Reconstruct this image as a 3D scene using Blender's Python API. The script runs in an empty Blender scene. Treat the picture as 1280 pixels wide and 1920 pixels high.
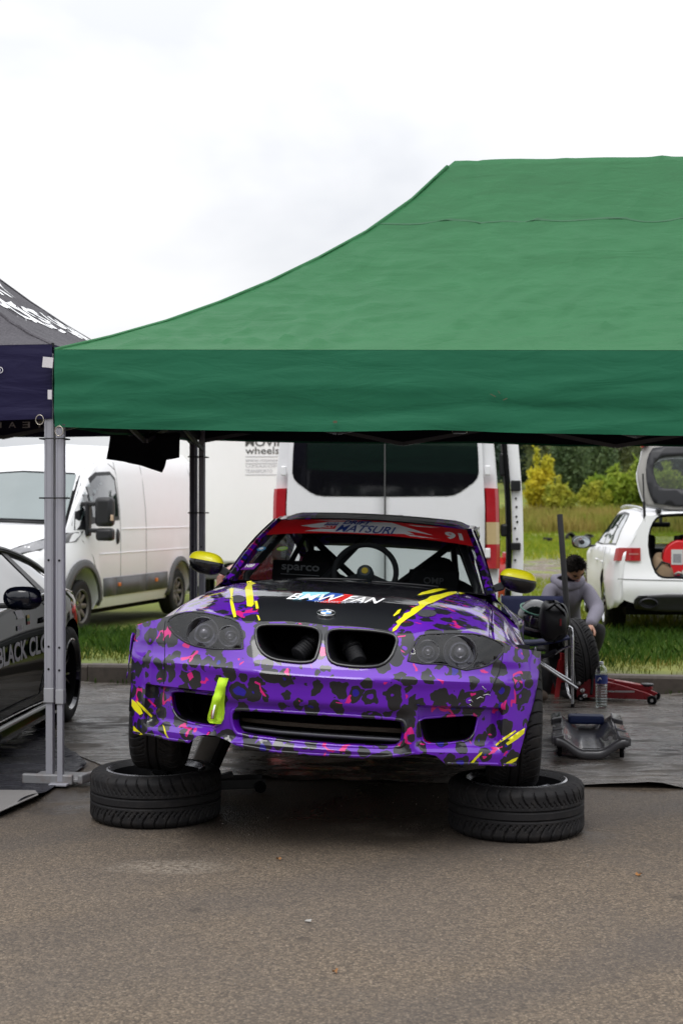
import bpy, bmesh, math, random
import numpy as np
from mathutils import Vector, Matrix, Euler, noise as mnoise, geometry as mgeo

random.seed(7)
RNG = np.random.default_rng(7)
R = math.radians
SC = bpy.context.scene
COL = SC.collection

# ------------------------------------------------------------------ camera
F = 2667.0            # focal length in photo pixels (50 mm lens, portrait full frame)
CH = 1.456            # eye height
cam_d = bpy.data.cameras.new('camera')
cam = bpy.data.objects.new('camera', cam_d)
COL.objects.link(cam)
cam.location = (0, 0, CH)
cam.rotation_euler = (R(90), 0, 0)
cam_d.sensor_fit = 'HORIZONTAL'
cam_d.sensor_width = 24.0
cam_d.lens = 50.0
cam_d.clip_end = 3000
cam_d.dof.use_dof = True
cam_d.dof.focus_distance = 6.3
cam_d.dof.aperture_fstop = 4.5
SC.camera = cam

# ------------------------------------------------------------------ sky, sun, exposure
SUN_EL, SUN_ROT = R(60), R(200)
world = bpy.data.worlds.new('World')
SC.world = world
world.use_nodes = True
wn, wl = world.node_tree.nodes, world.node_tree.links
wn.clear()
w_out = wn.new('ShaderNodeOutputWorld')
w_mix = wn.new('ShaderNodeMixShader')
w_b1 = wn.new('ShaderNodeBackground')
w_b2 = wn.new('ShaderNodeBackground')
w_sky = wn.new('ShaderNodeTexSky')
w_sky.sky_type = 'NISHITA'
w_sky.sun_disc = False
w_sky.sun_elevation = SUN_EL
w_sky.sun_rotation = SUN_ROT
w_b1.inputs['Strength'].default_value = 0.10
w_tc = wn.new('ShaderNodeTexCoord')
w_map = wn.new('ShaderNodeMapping')
w_map.inputs['Scale'].default_value = (1.0, 1.0, 1.9)
w_map.inputs['Location'].default_value = (0.30, 0.2, 0.22)
w_n = wn.new('ShaderNodeTexNoise')
w_n.inputs['Scale'].default_value = 2.6
w_n.inputs['Detail'].default_value = 5.0
w_n.inputs['Roughness'].default_value = 0.5
w_n.inputs['Distortion'].default_value = 0.35
w_r = wn.new('ShaderNodeValToRGB')
w_r.color_ramp.elements[0].position = 0.40
w_r.color_ramp.elements[0].color = (0.70, 0.715, 0.75, 1)
w_r.color_ramp.elements[1].position = 0.72
w_r.color_ramp.elements[1].color = (1.0, 0.995, 0.995, 1)
wl.new(w_tc.outputs['Generated'], w_map.inputs['Vector'])
wl.new(w_map.outputs['Vector'], w_n.inputs['Vector'])
wl.new(w_n.outputs['Fac'], w_r.inputs['Fac'])
wl.new(w_r.outputs['Color'], w_b2.inputs['Color'])
# overcast luminance: brighter overhead than at the horizon, as a cloud deck is
w_sep = wn.new('ShaderNodeSeparateXYZ')
wl.new(w_tc.outputs['Generated'], w_sep.inputs[0])
w_cl = wn.new('ShaderNodeMath'); w_cl.operation = 'MAXIMUM'; w_cl.inputs[1].default_value = 0.0
wl.new(w_sep.outputs['Z'], w_cl.inputs[0])
w_lum = wn.new('ShaderNodeMath'); w_lum.operation = 'MULTIPLY_ADD'
w_lum.inputs[1].default_value = 1.25; w_lum.inputs[2].default_value = 0.80
wl.new(w_cl.outputs[0], w_lum.inputs[0])
wl.new(w_lum.outputs[0], w_b2.inputs['Strength'])
wl.new(w_sky.outputs['Color'], w_b1.inputs['Color'])
w_mix.inputs['Fac'].default_value = 0.95
wl.new(w_b1.outputs[0], w_mix.inputs[1])
wl.new(w_b2.outputs[0], w_mix.inputs[2])
wl.new(w_mix.outputs[0], w_out.inputs['Surface'])

sun_d = bpy.data.lights.new('sun', 'SUN')
sun_d.energy = 1.3
sun_d.angle = R(30)
sun_d.color = (1.0, 0.985, 0.96)
sun = bpy.data.objects.new('sun', sun_d)
COL.objects.link(sun)
_sd = Vector((math.sin(SUN_ROT) * math.cos(SUN_EL), math.cos(SUN_ROT) * math.cos(SUN_EL), math.sin(SUN_EL)))
sun.rotation_euler = _sd.to_track_quat('Z', 'Y').to_euler()
sun.location = (0, 0, 30)

SC.view_settings.view_transform = 'Standard'
SC.view_settings.look = 'None'
SC.view_settings.exposure = 0.22
SC.view_settings.gamma = 1.0
SC.view_settings.use_curve_mapping = False
SC.render.engine = 'CYCLES'
SC.cycles.use_denoising = True
SC.cycles.max_bounces = 8
SC.cycles.transparent_max_bounces = 24
SC.cycles.caustics_reflective = False
SC.cycles.caustics_refractive = False


# ------------------------------------------------------------------ helpers
def at(px, py, D):
    """point at depth D metres on the line of sight through photo pixel (px, py)"""
    return Vector(((px - 640) * D / F, D, CH - (py - 960) * D / F))


def gnd(px, py, z=0.0):
    return at(px, py, (CH - z) * F / (py - 960))


def tag(o, label=None, cat=None, group=None, kind=None):
    if label: o['label'] = label
    if cat: o['category'] = cat
    if group: o['group'] = group
    if kind: o['kind'] = kind
    return o


def empty(name, loc=(0, 0, 0), rot=(0, 0, 0)):
    o = bpy.data.objects.new(name, None)
    o.empty_display_size = 0.1
    o.location = loc
    o.rotation_euler = rot
    COL.objects.link(o)
    return o


def copy_tree(o, parent=None):
    c = o.copy()
    COL.objects.link(c)
    c.parent = parent
    for ch in list(o.children):
        copy_tree(ch, c)
    return c


def link_mesh(name, me, mat=None, parent=None, smooth=35, bevel=0.0, solid=0.0, sub=0, bseg=2):
    if isinstance(mat, (list, tuple)):
        for m in mat: me.materials.append(m)
    elif mat is not None:
        me.materials.append(mat)
    if smooth:
        for p in me.polygons: p.use_smooth = True
        if smooth < 180:
            me.set_sharp_from_angle(angle=R(smooth))
    o = bpy.data.objects.new(name, me)
    COL.objects.link(o)
    o.parent = parent
    if solid:
        md = o.modifiers.new('solid', 'SOLIDIFY'); md.thickness = abs(solid); md.offset = -1 if solid > 0 else 1
    if bevel:
        md = o.modifiers.new('bevel', 'BEVEL'); md.width = bevel; md.segments = bseg
        md.limit_method = 'ANGLE'; md.angle_limit = R(40); md.harden_normals = False
    if sub:
        md = o.modifiers.new('sub', 'SUBSURF'); md.levels = sub; md.render_levels = sub
    return o


class MB:
    def __init__(self):
        self.v = []; self.f = []; self.mi = []; self.cur = 0

    def add(self, vs, fs):
        n = len(self.v)
        self.v.extend([tuple(p) for p in vs])
        for q in fs:
            self.f.append(tuple(i + n for i in q)); self.mi.append(self.cur)
        return self

    def box(self, c, s, rot=None, taper=1.0):
        x, y, z = s[0] / 2, s[1] / 2, s[2] / 2
        vs = [(-x, -y, -z), (x, -y, -z), (x, y, -z), (-x, y, -z),
              (-x * taper, -y * taper, z), (x * taper, -y * taper, z), (x * taper, y * taper, z), (-x * taper, y * taper, z)]
        if rot is not None:
            m = Euler(rot).to_matrix()
            vs = [m @ Vector(p) for p in vs]
        c = Vector(c)
        vs = [Vector(p) + c for p in vs]
        return self.add(vs, [(0, 3, 2, 1), (4, 5, 6, 7), (0, 1, 5, 4), (1, 2, 6, 5), (2, 3, 7, 6), (3, 0, 4, 7)])

    def bar(self, a, b, w, h=None, up=(0, 0, 1)):
        a, b = Vector(a), Vector(b); h = h or w
        d = (b - a).normalized(); up = Vector(up)
        s = d.cross(up)
        if s.length < 1e-4: s = d.cross(Vector((1, 0, 0)))
        s.normalize(); t = s.cross(d)
        vs = []
        for p in (a, b):
            vs += [p - s * w / 2 - t * h / 2, p + s * w / 2 - t * h / 2, p + s * w / 2 + t * h / 2, p - s * w / 2 + t * h / 2]
        return self.add(vs, [(0, 1, 2, 3), (7, 6, 5, 4), (0, 4, 5, 1), (1, 5, 6, 2), (2, 6, 7, 3), (3, 7, 4, 0)])

    def tube(self, pts, r, n=10, closed=False, cap=True):
        pts = [Vector(p) for p in pts]
        N = len(pts)
        rs = r if isinstance(r, (list, tuple)) else [r] * N
        ups = None; vs = []
        for i, p in enumerate(pts):
            if closed: d = pts[(i + 1) % N] - pts[i - 1]
            else: d = pts[min(i + 1, N - 1)] - pts[max(i - 1, 0)]
            d.normalize()
            if ups is None:
                ups = d.orthogonal().normalized()
            else:
                ups = ups - d * ups.dot(d)
                if ups.length < 1e-5: ups = d.orthogonal()
                ups.normalize()
            s = d.cross(ups)
            for k in range(n):
                a = 2 * math.pi * k / n
                vs.append(p + (ups * math.cos(a) + s * math.sin(a)) * rs[i])
        fs = []
        M = N if closed else N - 1
        for i in range(M):
            j = (i + 1) % N
            for k in range(n):
                l = (k + 1) % n
                fs.append((i * n + k, i * n + l, j * n + l, j * n + k))
        if cap and not closed:
            fs.append(tuple(reversed(range(n))))
            fs.append(tuple((N - 1) * n + k for k in range(n)))
        return self.add(vs, fs)

    def lathe(self, prof, n=32, M=None, close=False):
        """prof: list of (r, h); turned round local Z, placed by matrix M"""
        M = M or Matrix.Identity(4)
        vs = []; fs = []; P = len(prof)
        for r, h in prof:
            for k in range(n):
                a = 2 * math.pi * k / n
                vs.append(M @ Vector((r * math.cos(a), r * math.sin(a), h)))
        for i in range(P if close else P - 1):
            j = (i + 1) % P
            for k in range(n):
                l = (k + 1) % n
                fs.append((i * n + k, i * n + l, j * n + l, j * n + k))
        if not close:
            if prof[0][0] > 1e-6: fs.append(tuple(reversed(range(n))))
            if prof[-1][0] > 1e-6: fs.append(tuple((P - 1) * n + k for k in range(n)))
        return self.add(vs, fs)

    def grid(self, fn, nu, nv):
        vs = [fn(i / nu, j / nv) for j in range(nv + 1) for i in range(nu + 1)]
        fs = []
        w = nu + 1
        for j in range(nv):
            for i in range(nu):
                a = j * w + i
                fs.append((a, a + 1, a + w + 1, a + w))
        return self.add(vs, fs)

    def loft(self, rings, cap=True, closed=True):
        n = len(rings[0]); vs = []; fs = []
        for rg in rings: vs += [Vector(p) for p in rg]
        for i in range(len(rings) - 1):
            for k in range(n if closed else n - 1):
                l = (k + 1) % n
                fs.append((i * n + k, i * n + l, (i + 1) * n + l, (i + 1) * n + k))
        if cap and closed:
            fs.append(tuple(reversed(range(n))))
            fs.append(tuple((len(rings) - 1) * n + k for k in range(n)))
        return self.add(vs, fs)

    def prism(self, poly, d, fn=None):
        """extrude a 3D polygon by vector d"""
        d = Vector(d); n = len(poly)
        vs = [Vector(p) for p in poly] + [Vector(p) + d for p in poly]
        fs = [tuple(reversed(range(n))), tuple(range(n, 2 * n))]
        fs += [(i, (i + 1) % n, n + (i + 1) % n, n + i) for i in range(n)]
        return self.add(vs, fs)

    def mesh(self, name, recalc=True):
        me = bpy.data.meshes.new(name)
        me.from_pydata([tuple(p) for p in self.v], [], self.f)
        if any(self.mi): me.polygons.foreach_set('material_index', self.mi)
        me.update()
        if recalc:
            bm = bmesh.new(); bm.from_mesh(me)
            bmesh.ops.recalc_face_normals(bm, faces=bm.faces)
            bm.to_mesh(me); bm.free()
        return me

    def build(self, name, mat=None, parent=None, smooth=35, bevel=0.0, solid=0.0, sub=0, recalc=True, bseg=2):
        return link_mesh(name, self.mesh(name, recalc), mat, parent, smooth, bevel, solid, sub, bseg)


def in_poly(P, poly):
    x, y = P[:, 0], P[:, 1]
    res = np.zeros(len(P), bool)
    n = len(poly)
    for i in range(n):
        x0, y0 = poly[i]; x1, y1 = poly[(i + 1) % n]
        c = ((y0 > y) != (y1 > y))
        with np.errstate(divide='ignore', invalid='ignore'):
            xi = (x1 - x0) * (y - y0) / ((y1 - y0) if y1 != y0 else 1e-12) + x0
        res ^= c & (x < xi)
    return res


def resample(poly, step, closed=True):
    out = []
    n = len(poly)
    for i in range(n if closed else n - 1):
        a = np.array(poly[i], float); b = np.array(poly[(i + 1) % n], float)
        k = max(1, int(math.ceil(np.linalg.norm(b - a) / step)))
        for j in range(k): out.append(tuple(a + (b - a) * j / k))
    if not closed: out.append(tuple(poly[-1]))
    return out


def smooth_poly(poly, it=2, closed=True):
    for _ in range(it):
        out = []
        n = len(poly)
        for i in range(n if closed else n - 1):
            a = np.array(poly[i], float); b = np.array(poly[(i + 1) % n], float)
            out += [tuple(a * .75 + b * .25), tuple(a * .25 + b * .75)]
        if not closed: out = [tuple(poly[0])] + out + [tuple(poly[-1])]
        poly = out
    return poly


def patch2d(outer, holes=(), step=0.05, resamp=True):
    """triangulate a polygon with holes; returns (verts2d, tris, list of hole loops as vertex ids, outer loop ids)"""
    loops = [outer] + list(holes)
    if resamp: loops = [resample(l, step) for l in loops]
    pts = []; edges = []; ids = []
    for l in loops:
        s = len(pts); n = len(l)
        pts += [tuple(p) for p in l]
        edges += [(s + i, s + (i + 1) % n) for i in range(n)]
        ids.append(list(range(s, s + n)))
    B = np.array(pts)
    mn, mx = B.min(0), B.max(0)
    gx, gy = np.meshgrid(np.arange(mn[0] + step / 2, mx[0], step), np.arange(mn[1] + step / 2, mx[1], step))
    G = np.stack([gx.ravel(), gy.ravel()], 1)
    if len(G):
        ok = in_poly(G, loops[0])
        for h in loops[1:]: ok &= ~in_poly(G, h)
        G = G[ok]
        if len(G):
            d2 = ((G[:, None, :] - B[None]) ** 2).sum(2).min(1)
            G = G[d2 > (step * .45) ** 2]
            pts += [tuple(p) for p in G]
    res = mgeo.delaunay_2d_cdt([Vector(p) for p in pts], edges, [], 0, 1e-6)
    V = np.array([tuple(p) for p in res[0]]); T = [tuple(t) for t in res[2]]
    omap = {}
    for i, src in enumerate(res[3]):
        for s in src: omap[s] = i
    C = np.array([V[list(t)].mean(0) for t in T])
    ok = in_poly(C, loops[0])
    for h in loops[1:]: ok &= ~in_poly(C, h)
    T = [t for t, k in zip(T, ok) if k]
    loops_i = [[omap[i] for i in l] for l in ids]
    return V, T, loops_i[1:], loops_i[0]


def patch(name, outer, fn, mat, parent=None, holes=(), step=0.05, solid=0.0, smooth=40, wall=None, resamp=True):
    """surface over a 2D outline, lifted to 3D by fn(u, v)"""
    V, T, hl, ol = patch2d(outer, holes, step, resamp)
    mb = MB()
    mb.add([fn(p[0], p[1]) for p in V], T)
    return mb.build(name, mat, parent, smooth=smooth, solid=solid, recalc=True)


_fontcache = {}
def text_mesh(s, size=1.0, bold=0.0, shear=0.0, space=1.0, fine=0.0):
    """flat lettering: vertices (x, y) and faces, origin at left baseline"""
    cu = bpy.data.curves.new('lettering', 'FONT')
    cu.body = s; cu.size = size; cu.offset = bold; cu.shear = shear; cu.space_character = space
    cu.resolution_u = 4
    ob = bpy.data.objects.new('lettering', cu)
    COL.objects.link(ob)
    dg = bpy.context.evaluated_depsgraph_get()
    me = bpy.data.meshes.new_from_object(ob.evaluated_get(dg))
    if fine:
        bm = bmesh.new(); bm.from_mesh(me)
        bmesh.ops.triangulate(bm, faces=bm.faces)
        for _ in range(3):
            es = [e for e in bm.edges if e.calc_length() > fine]
            if not es: break
            bmesh.ops.subdivide_edges(bm, edges=es, cuts=1)
            bmesh.ops.triangulate(bm, faces=bm.faces)
        bm.to_mesh(me); bm.free()
    V = np.array([tuple(v.co) for v in me.vertices]); Fc = [tuple(p.vertices) for p in me.polygons]
    bpy.data.objects.remove(ob); bpy.data.curves.remove(cu); bpy.data.meshes.remove(me)
    return V, Fc


def text_on(name, s, box, fn, mat, parent, bold=0.0, shear=0.0, space=1.0, fine=0.0, mirror=False):
    """lettering fitted into box=(u0, v0, u1, v1) of a surface fn(u, v)"""
    V, Fc = text_mesh(s, 1.0, bold, shear, space, 0.0)
    mn, mx = V.min(0), V.max(0)
    u0, v0, u1, v1 = box
    if fine:
        V, Fc = text_mesh(s, 1.0, bold, shear, space, fine * (mx[0] - mn[0]) / abs(u1 - u0))
    U = (V[:, 0] - mn[0]) / (mx[0] - mn[0]); W = (V[:, 1] - mn[1]) / (mx[1] - mn[1])
    if mirror: U = 1 - U
    mb = MB()
    mb.add([fn(u0 + (u1 - u0) * a, v0 + (v1 - v0) * b) for a, b in zip(U, W)], Fc)
    return mb.build(name, mat, parent, smooth=0, recalc=False)


def interp(x, xs, ys):
    return float(np.interp(x, xs, ys))


def sstep(a, b, x):
    t = min(1, max(0, (x - a) / (b - a))); return t * t * (3 - 2 * t)


# ------------------------------------------------------------------ materials
MATS = {}


class NT:
    def __init__(self, m):
        self.t = m.node_tree; self.n = self.t.nodes; self.l = self.t.links

    def new(self, t, **kw):
        n = self.n.new('ShaderNode' + t)
        for k, v in kw.items():
            if k in n.inputs.keys() if isinstance(k, str) else False: n.inputs[k].default_value = v
            else: setattr(n, k, v)
        return n

    def link(self, a, b): self.l.new(a, b)

    def math(self, op, a, b=None, c=None, clamp=False):
        n = self.n.new('ShaderNodeMath'); n.operation = op; n.use_clamp = clamp
        for i, x in enumerate((a, b, c)):
            if x is None: continue
            if hasattr(x, 'is_linked') or hasattr(x, 'links'): self.l.new(x, n.inputs[i])
            else: n.inputs[i].default_value = x
        return n.outputs[0]

    def mix(self, fac, a, b):
        n = self.n.new('ShaderNodeMix'); n.data_type = 'RGBA'
        for s, x in ((n.inputs[0], fac), (n.inputs[6], a), (n.inputs[7], b)):
            if hasattr(x, 'links'): self.l.new(x, s)
            elif isinstance(x, (tuple, list)): s.default_value = (*x[:3], 1)
            else: s.default_value = x
        return n.outputs[2]

    def noise(self, vec, scale, detail=3, rough=.5, dist=0.0, out='Fac'):
        n = self.n.new('ShaderNodeTexNoise')
        n.inputs['Scale'].default_value = scale; n.inputs['Detail'].default_value = detail
        n.inputs['Roughness'].default_value = rough; n.inputs['Distortion'].default_value = dist
        if vec is not None: self.l.new(vec, n.inputs['Vector'])
        return n.outputs[out]

    def ramp(self, fac, stops):
        n = self.n.new('ShaderNodeValToRGB'); e = n.color_ramp.elements
        while len(e) < len(stops): e.new(0.5)
        for i, (p, c) in enumerate(stops):
            e[i].position = p; e[i].color = (*c[:3], 1) if isinstance(c, (tuple, list)) else (c, c, c, 1)
        self.l.new(fac, n.inputs['Fac'])
        return n.outputs['Color']

    def mapping(self, vec, scale=(1, 1, 1), rot=(0, 0, 0), loc=(0, 0, 0)):
        n = self.n.new('ShaderNodeMapping')
        n.inputs['Scale'].default_value = scale; n.inputs['Rotation'].default_value = rot; n.inputs['Location'].default_value = loc
        self.l.new(vec, n.inputs['Vector'])
        return n.outputs['Vector']

    def bump(self, h, strength=.3, dist=.01, normal=None):
        n = self.n.new('ShaderNodeBump'); n.inputs['Strength'].default_value = strength; n.inputs['Distance'].default_value = dist
        self.l.new(h, n.inputs['Height'])
        if normal is not None: self.l.new(normal, n.inputs['Normal'])
        return n.outputs['Normal']


def new_mat(name):
    m = bpy.data.materials.new(name)
    m.use_nodes = True
    b = m.node_tree.nodes['Principled BSDF']
    return m, NT(m), b


def pm(name, col, rough=.5, metal=0.0, var=.12, vscale=6.0, bump=0.0, bscale=60.0, coat=0.0, dirt=0.0, dirtcol=(.12, .09, .06), spec=.5, rvar=.1):
    """painted / plain material with slight colour variation, roughness variation, optional dirt and grain"""
    if name in MATS: return MATS[name]
    m, t, b = new_mat(name)
    tc = t.new('TexCoord').outputs['Object']
    n1 = t.noise(tc, vscale, 4, .6)
    lo = tuple(max(0, c * (1 - var)) for c in col); hi = tuple(min(1, c * (1 + var)) for c in col)
    c = t.mix(n1, lo, hi)
    if dirt:
        n2 = t.noise(tc, vscale * 2.3, 6, .7)
        f = t.math('MULTIPLY', t.ramp(n2, [(.48, 0.0), (.72, 1.0)]), dirt)
        c = t.mix(f, c, dirtcol)
    t.link(c, b.inputs['Base Color'])
    n3 = t.noise(tc, vscale * 3.1, 4, .6)
    r = t.math('MULTIPLY_ADD', n3, rvar * 2, rough - rvar, clamp=True)
    t.link(r, b.inputs['Roughness'])
    b.inputs['Metallic'].default_value = metal
    b.inputs['Specular IOR Level'].default_value = spec
    if coat:
        b.inputs['Coat Weight'].default_value = coat; b.inputs['Coat Roughness'].default_value = .04
    if bump:
        t.link(t.bump(t.noise(tc, bscale, 4, .6), bump, .004), b.inputs['Normal'])
    MATS[name] = m
    return m


def glass(name, tint=(.5, .55, .55), refl=1.0, rough=0.0):
    """thin pane: tinted see-through plus mirror reflection that grows at grazing angles"""
    if name in MATS: return MATS[name]
    m = bpy.data.materials.new(name); m.use_nodes = True
    t = NT(m); t.n.clear()
    out = t.new('OutputMaterial'); mx = t.new('MixShader')
    tr = t.new('BsdfTransparent'); tr.inputs['Color'].default_value = (*tint, 1)
    gl = t.new('BsdfGlossy'); gl.inputs['Roughness'].default_value = rough; gl.inputs['Color'].default_value = (1, 1, 1, 1)
    g = t.new('NewGeometry'); dt = t.new('VectorMath'); dt.operation = 'DOT_PRODUCT'
    t.link(g.outputs['Normal'], dt.inputs[0]); t.link(g.outputs['Incoming'], dt.inputs[1])
    k = t.math('POWER', t.math('SUBTRACT', 1.0, t.math('ABSOLUTE', dt.outputs['Value'])), 5.0)
    t.link(t.math('MULTIPLY', t.math('MULTIPLY_ADD', k, .95, .05), refl, clamp=True), mx.inputs[0])
    t.link(tr.outputs[0], mx.inputs[1]); t.link(gl.outputs[0], mx.inputs[2])
    t.link(mx.outputs[0], out.inputs['Surface'])
    MATS[name] = m
    return m


WHITE = lambda: pm('white_paint', (.84, .84, .86), .36, var=.02, coat=.15, dirt=.05, dirtcol=(.45, .42, .36), vscale=2.0)
BLACKPL = lambda: pm('black_plastic', (.008, .008, .010), .42, var=.2, vscale=9)
GREYPL = lambda: pm('grey_plastic', (.085, .087, .09), .55, var=.12, vscale=5, bump=.1, bscale=200, dirt=.25)
RUBBER = lambda: pm('tyre_rubber', (.0085, .008, .009), .72, var=.3, vscale=8, bump=.1, bscale=150, dirt=.55, dirtcol=(.030, .026, .024), spec=.3)
STEEL = lambda: pm('bright_steel', (.62, .62, .63), .28, metal=1.0, var=.08)
ALU = lambda: pm('brushed_aluminium', (.50, .50, .51), .42, metal=.75, var=.08, vscale=4, dirt=.12, dirtcol=(.2, .19, .18))
DARKMET = lambda: pm('dark_metal', (.03, .03, .034), .35, metal=.7, var=.2)
BLACK = lambda: pm('deep_black', (.003, .003, .004), .75, var=.2, spec=.15)

# ================================================================== the setting
KA = R(9.6)
KU = Vector((math.cos(KA), -math.sin(KA), 0)); KV = Vector((math.sin(KA), math.cos(KA), 0))
K0 = Vector((0, 11.79, 0))           # foot of the kerb's front face on the camera axis


def terrain(x, y):
    d = (Vector((x, y, 0)) - K0).dot(KV)
    xx = max(-8, min(8, x))
    z = .135 - .028 * min(max(d, 0), 7.5) + .014 * xx * sstep(0, 5, d)
    z += -.0002 * max(0, min(d, 60) - 8)
    z += .066 * max(0, d - 72) - .03 * max(0, d - 140)
    z += .035 * mnoise.noise(Vector((x * .35, y * .35, 0))) * sstep(.5, 4, d)
    z += .25 * mnoise.noise(Vector((x * .05, y * .05, 3))) * sstep(20, 60, d)
    return z


def mat_asphalt():
    m, t, b = new_mat('asphalt')
    tc = t.new('TexCoord').outputs['Object']
    vo = t.new('TexVoronoi'); vo.inputs['Scale'].default_value = 120
    t.link(tc, vo.inputs['Vector'])
    vr = t.new('SeparateColor'); t.link(vo.outputs['Color'], vr.inputs[0])
    c = t.ramp(vr.outputs[0], [(0.0, (.090, .071, .054)), (.45, (.155, .121, .089)), (.8, (.198, .152, .109)), (1.0, (.28, .22, .16))])
    # dark binder between the stones
    gap = t.ramp(vo.outputs['Distance'], [(.30, 0.0), (.62, 1.0)])
    c = t.mix(t.math('MULTIPLY', gap, .38), c, (.045, .038, .033))
    n_f = t.noise(tc, 40, 4, .7)
    c = t.mix(t.math('MULTIPLY', t.ramp(n_f, [(.52, 0.0), (.7, 1.0)]), .35), c, (.05, .047, .045))
    # broad tone changes, tyre marks, pale scuffs
    n_l = t.noise(tc, .9, 4, .6, .6)
    c = t.mix(t.math('MULTIPLY', t.ramp(n_l, [(.42, 0.0), (.68, 1.0)]), .38), c, (.085, .075, .07))
    wv = t.new('TexWave'); wv.inputs['Scale'].default_value = .22; wv.inputs['Distortion'].default_value = 5; wv.inputs['Detail'].default_value = 2
    wv.inputs['Detail Scale'].default_value = .6
    t.link(t.mapping(tc, (1, 1.4, 1), (0, 0, .7)), wv.inputs['Vector'])
    c = t.mix(t.math('MULTIPLY', t.ramp(wv.outputs['Fac'], [(.80, 0.0), (.99, 1.0)]), .26), c, (.06, .055, .055))
    # worn pale patch with its own ragged outline
    sx = t.new('SeparateXYZ'); t.link(tc, sx.inputs[0])

    def blob(cx, cy, rx, ry):
        dx = t.math('DIVIDE', t.math('SUBTRACT', sx.outputs[0], cx), rx)
        dy = t.math('DIVIDE', t.math('SUBTRACT', sx.outputs[1], cy), ry)
        r = t.math('ADD', t.math('MULTIPLY', dx, dx), t.math('MULTIPLY', dy, dy))
        r = t.math('ADD', r, t.math('MULTIPLY_ADD', t.noise(tc, 9, 5, .7), 1.6, -.8))
        return t.math('SUBTRACT', 1.0, r, clamp=True)
    pale = t.math('MAXIMUM', blob(-.70, 5.83, .30, .13), blob(.26, 6.42, .09, .05))
    pale = t.math('MULTIPLY', pale, t.ramp(t.noise(tc, 45, 3, .65), [(.42, 0.0), (.58, 1.0)]))
    c = t.mix(t.math('MULTIPLY', pale, .6), c, (.36, .31, .25))
    # oil drips
    vd = t.new('TexVoronoi'); vd.inputs['Scale'].default_value = 1.7; t.link(t.mapping(tc, (1, 1, 0), (0, 0, .4)), vd.inputs['Vector'])
    od = t.math('ADD', vd.outputs['Distance'], t.math('MULTIPLY', t.noise(tc, 14, 3, .6), .10))
    c = t.mix(t.math('MULTIPLY', t.ramp(od, [(.085, 1.0), (.12, 0.0)]), .45), c, (.03, .026, .024))
    # rain water lying on the ground
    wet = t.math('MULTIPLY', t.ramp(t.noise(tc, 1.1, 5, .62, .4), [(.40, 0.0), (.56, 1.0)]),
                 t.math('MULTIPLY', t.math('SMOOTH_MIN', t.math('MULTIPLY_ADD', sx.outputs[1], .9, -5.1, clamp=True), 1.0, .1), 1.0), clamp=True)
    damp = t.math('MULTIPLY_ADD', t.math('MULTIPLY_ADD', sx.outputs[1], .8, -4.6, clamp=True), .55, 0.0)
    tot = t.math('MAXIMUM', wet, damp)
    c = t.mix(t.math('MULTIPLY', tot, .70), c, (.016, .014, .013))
    b.inputs['Specular IOR Level'].default_value = .28
    t.link(c, b.inputs['Base Color'])
    t.link(t.math('MULTIPLY_ADD', tot, -.60, .85, clamp=True), b.inputs['Roughness'])
    h = t.math('ADD', vo.outputs['Distance'], t.math('MULTIPLY', n_f, .6))
    bn = t.new('Bump'); bn.inputs['Distance'].default_value = .006; bn.invert = True
    t.link(h, bn.inputs['Height'])
    t.link(t.math('MULTIPLY_ADD', tot, -.40, .75), bn.inputs['Strength'])
    t.link(bn.outputs[0], b.inputs['Normal'])
    return m


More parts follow.
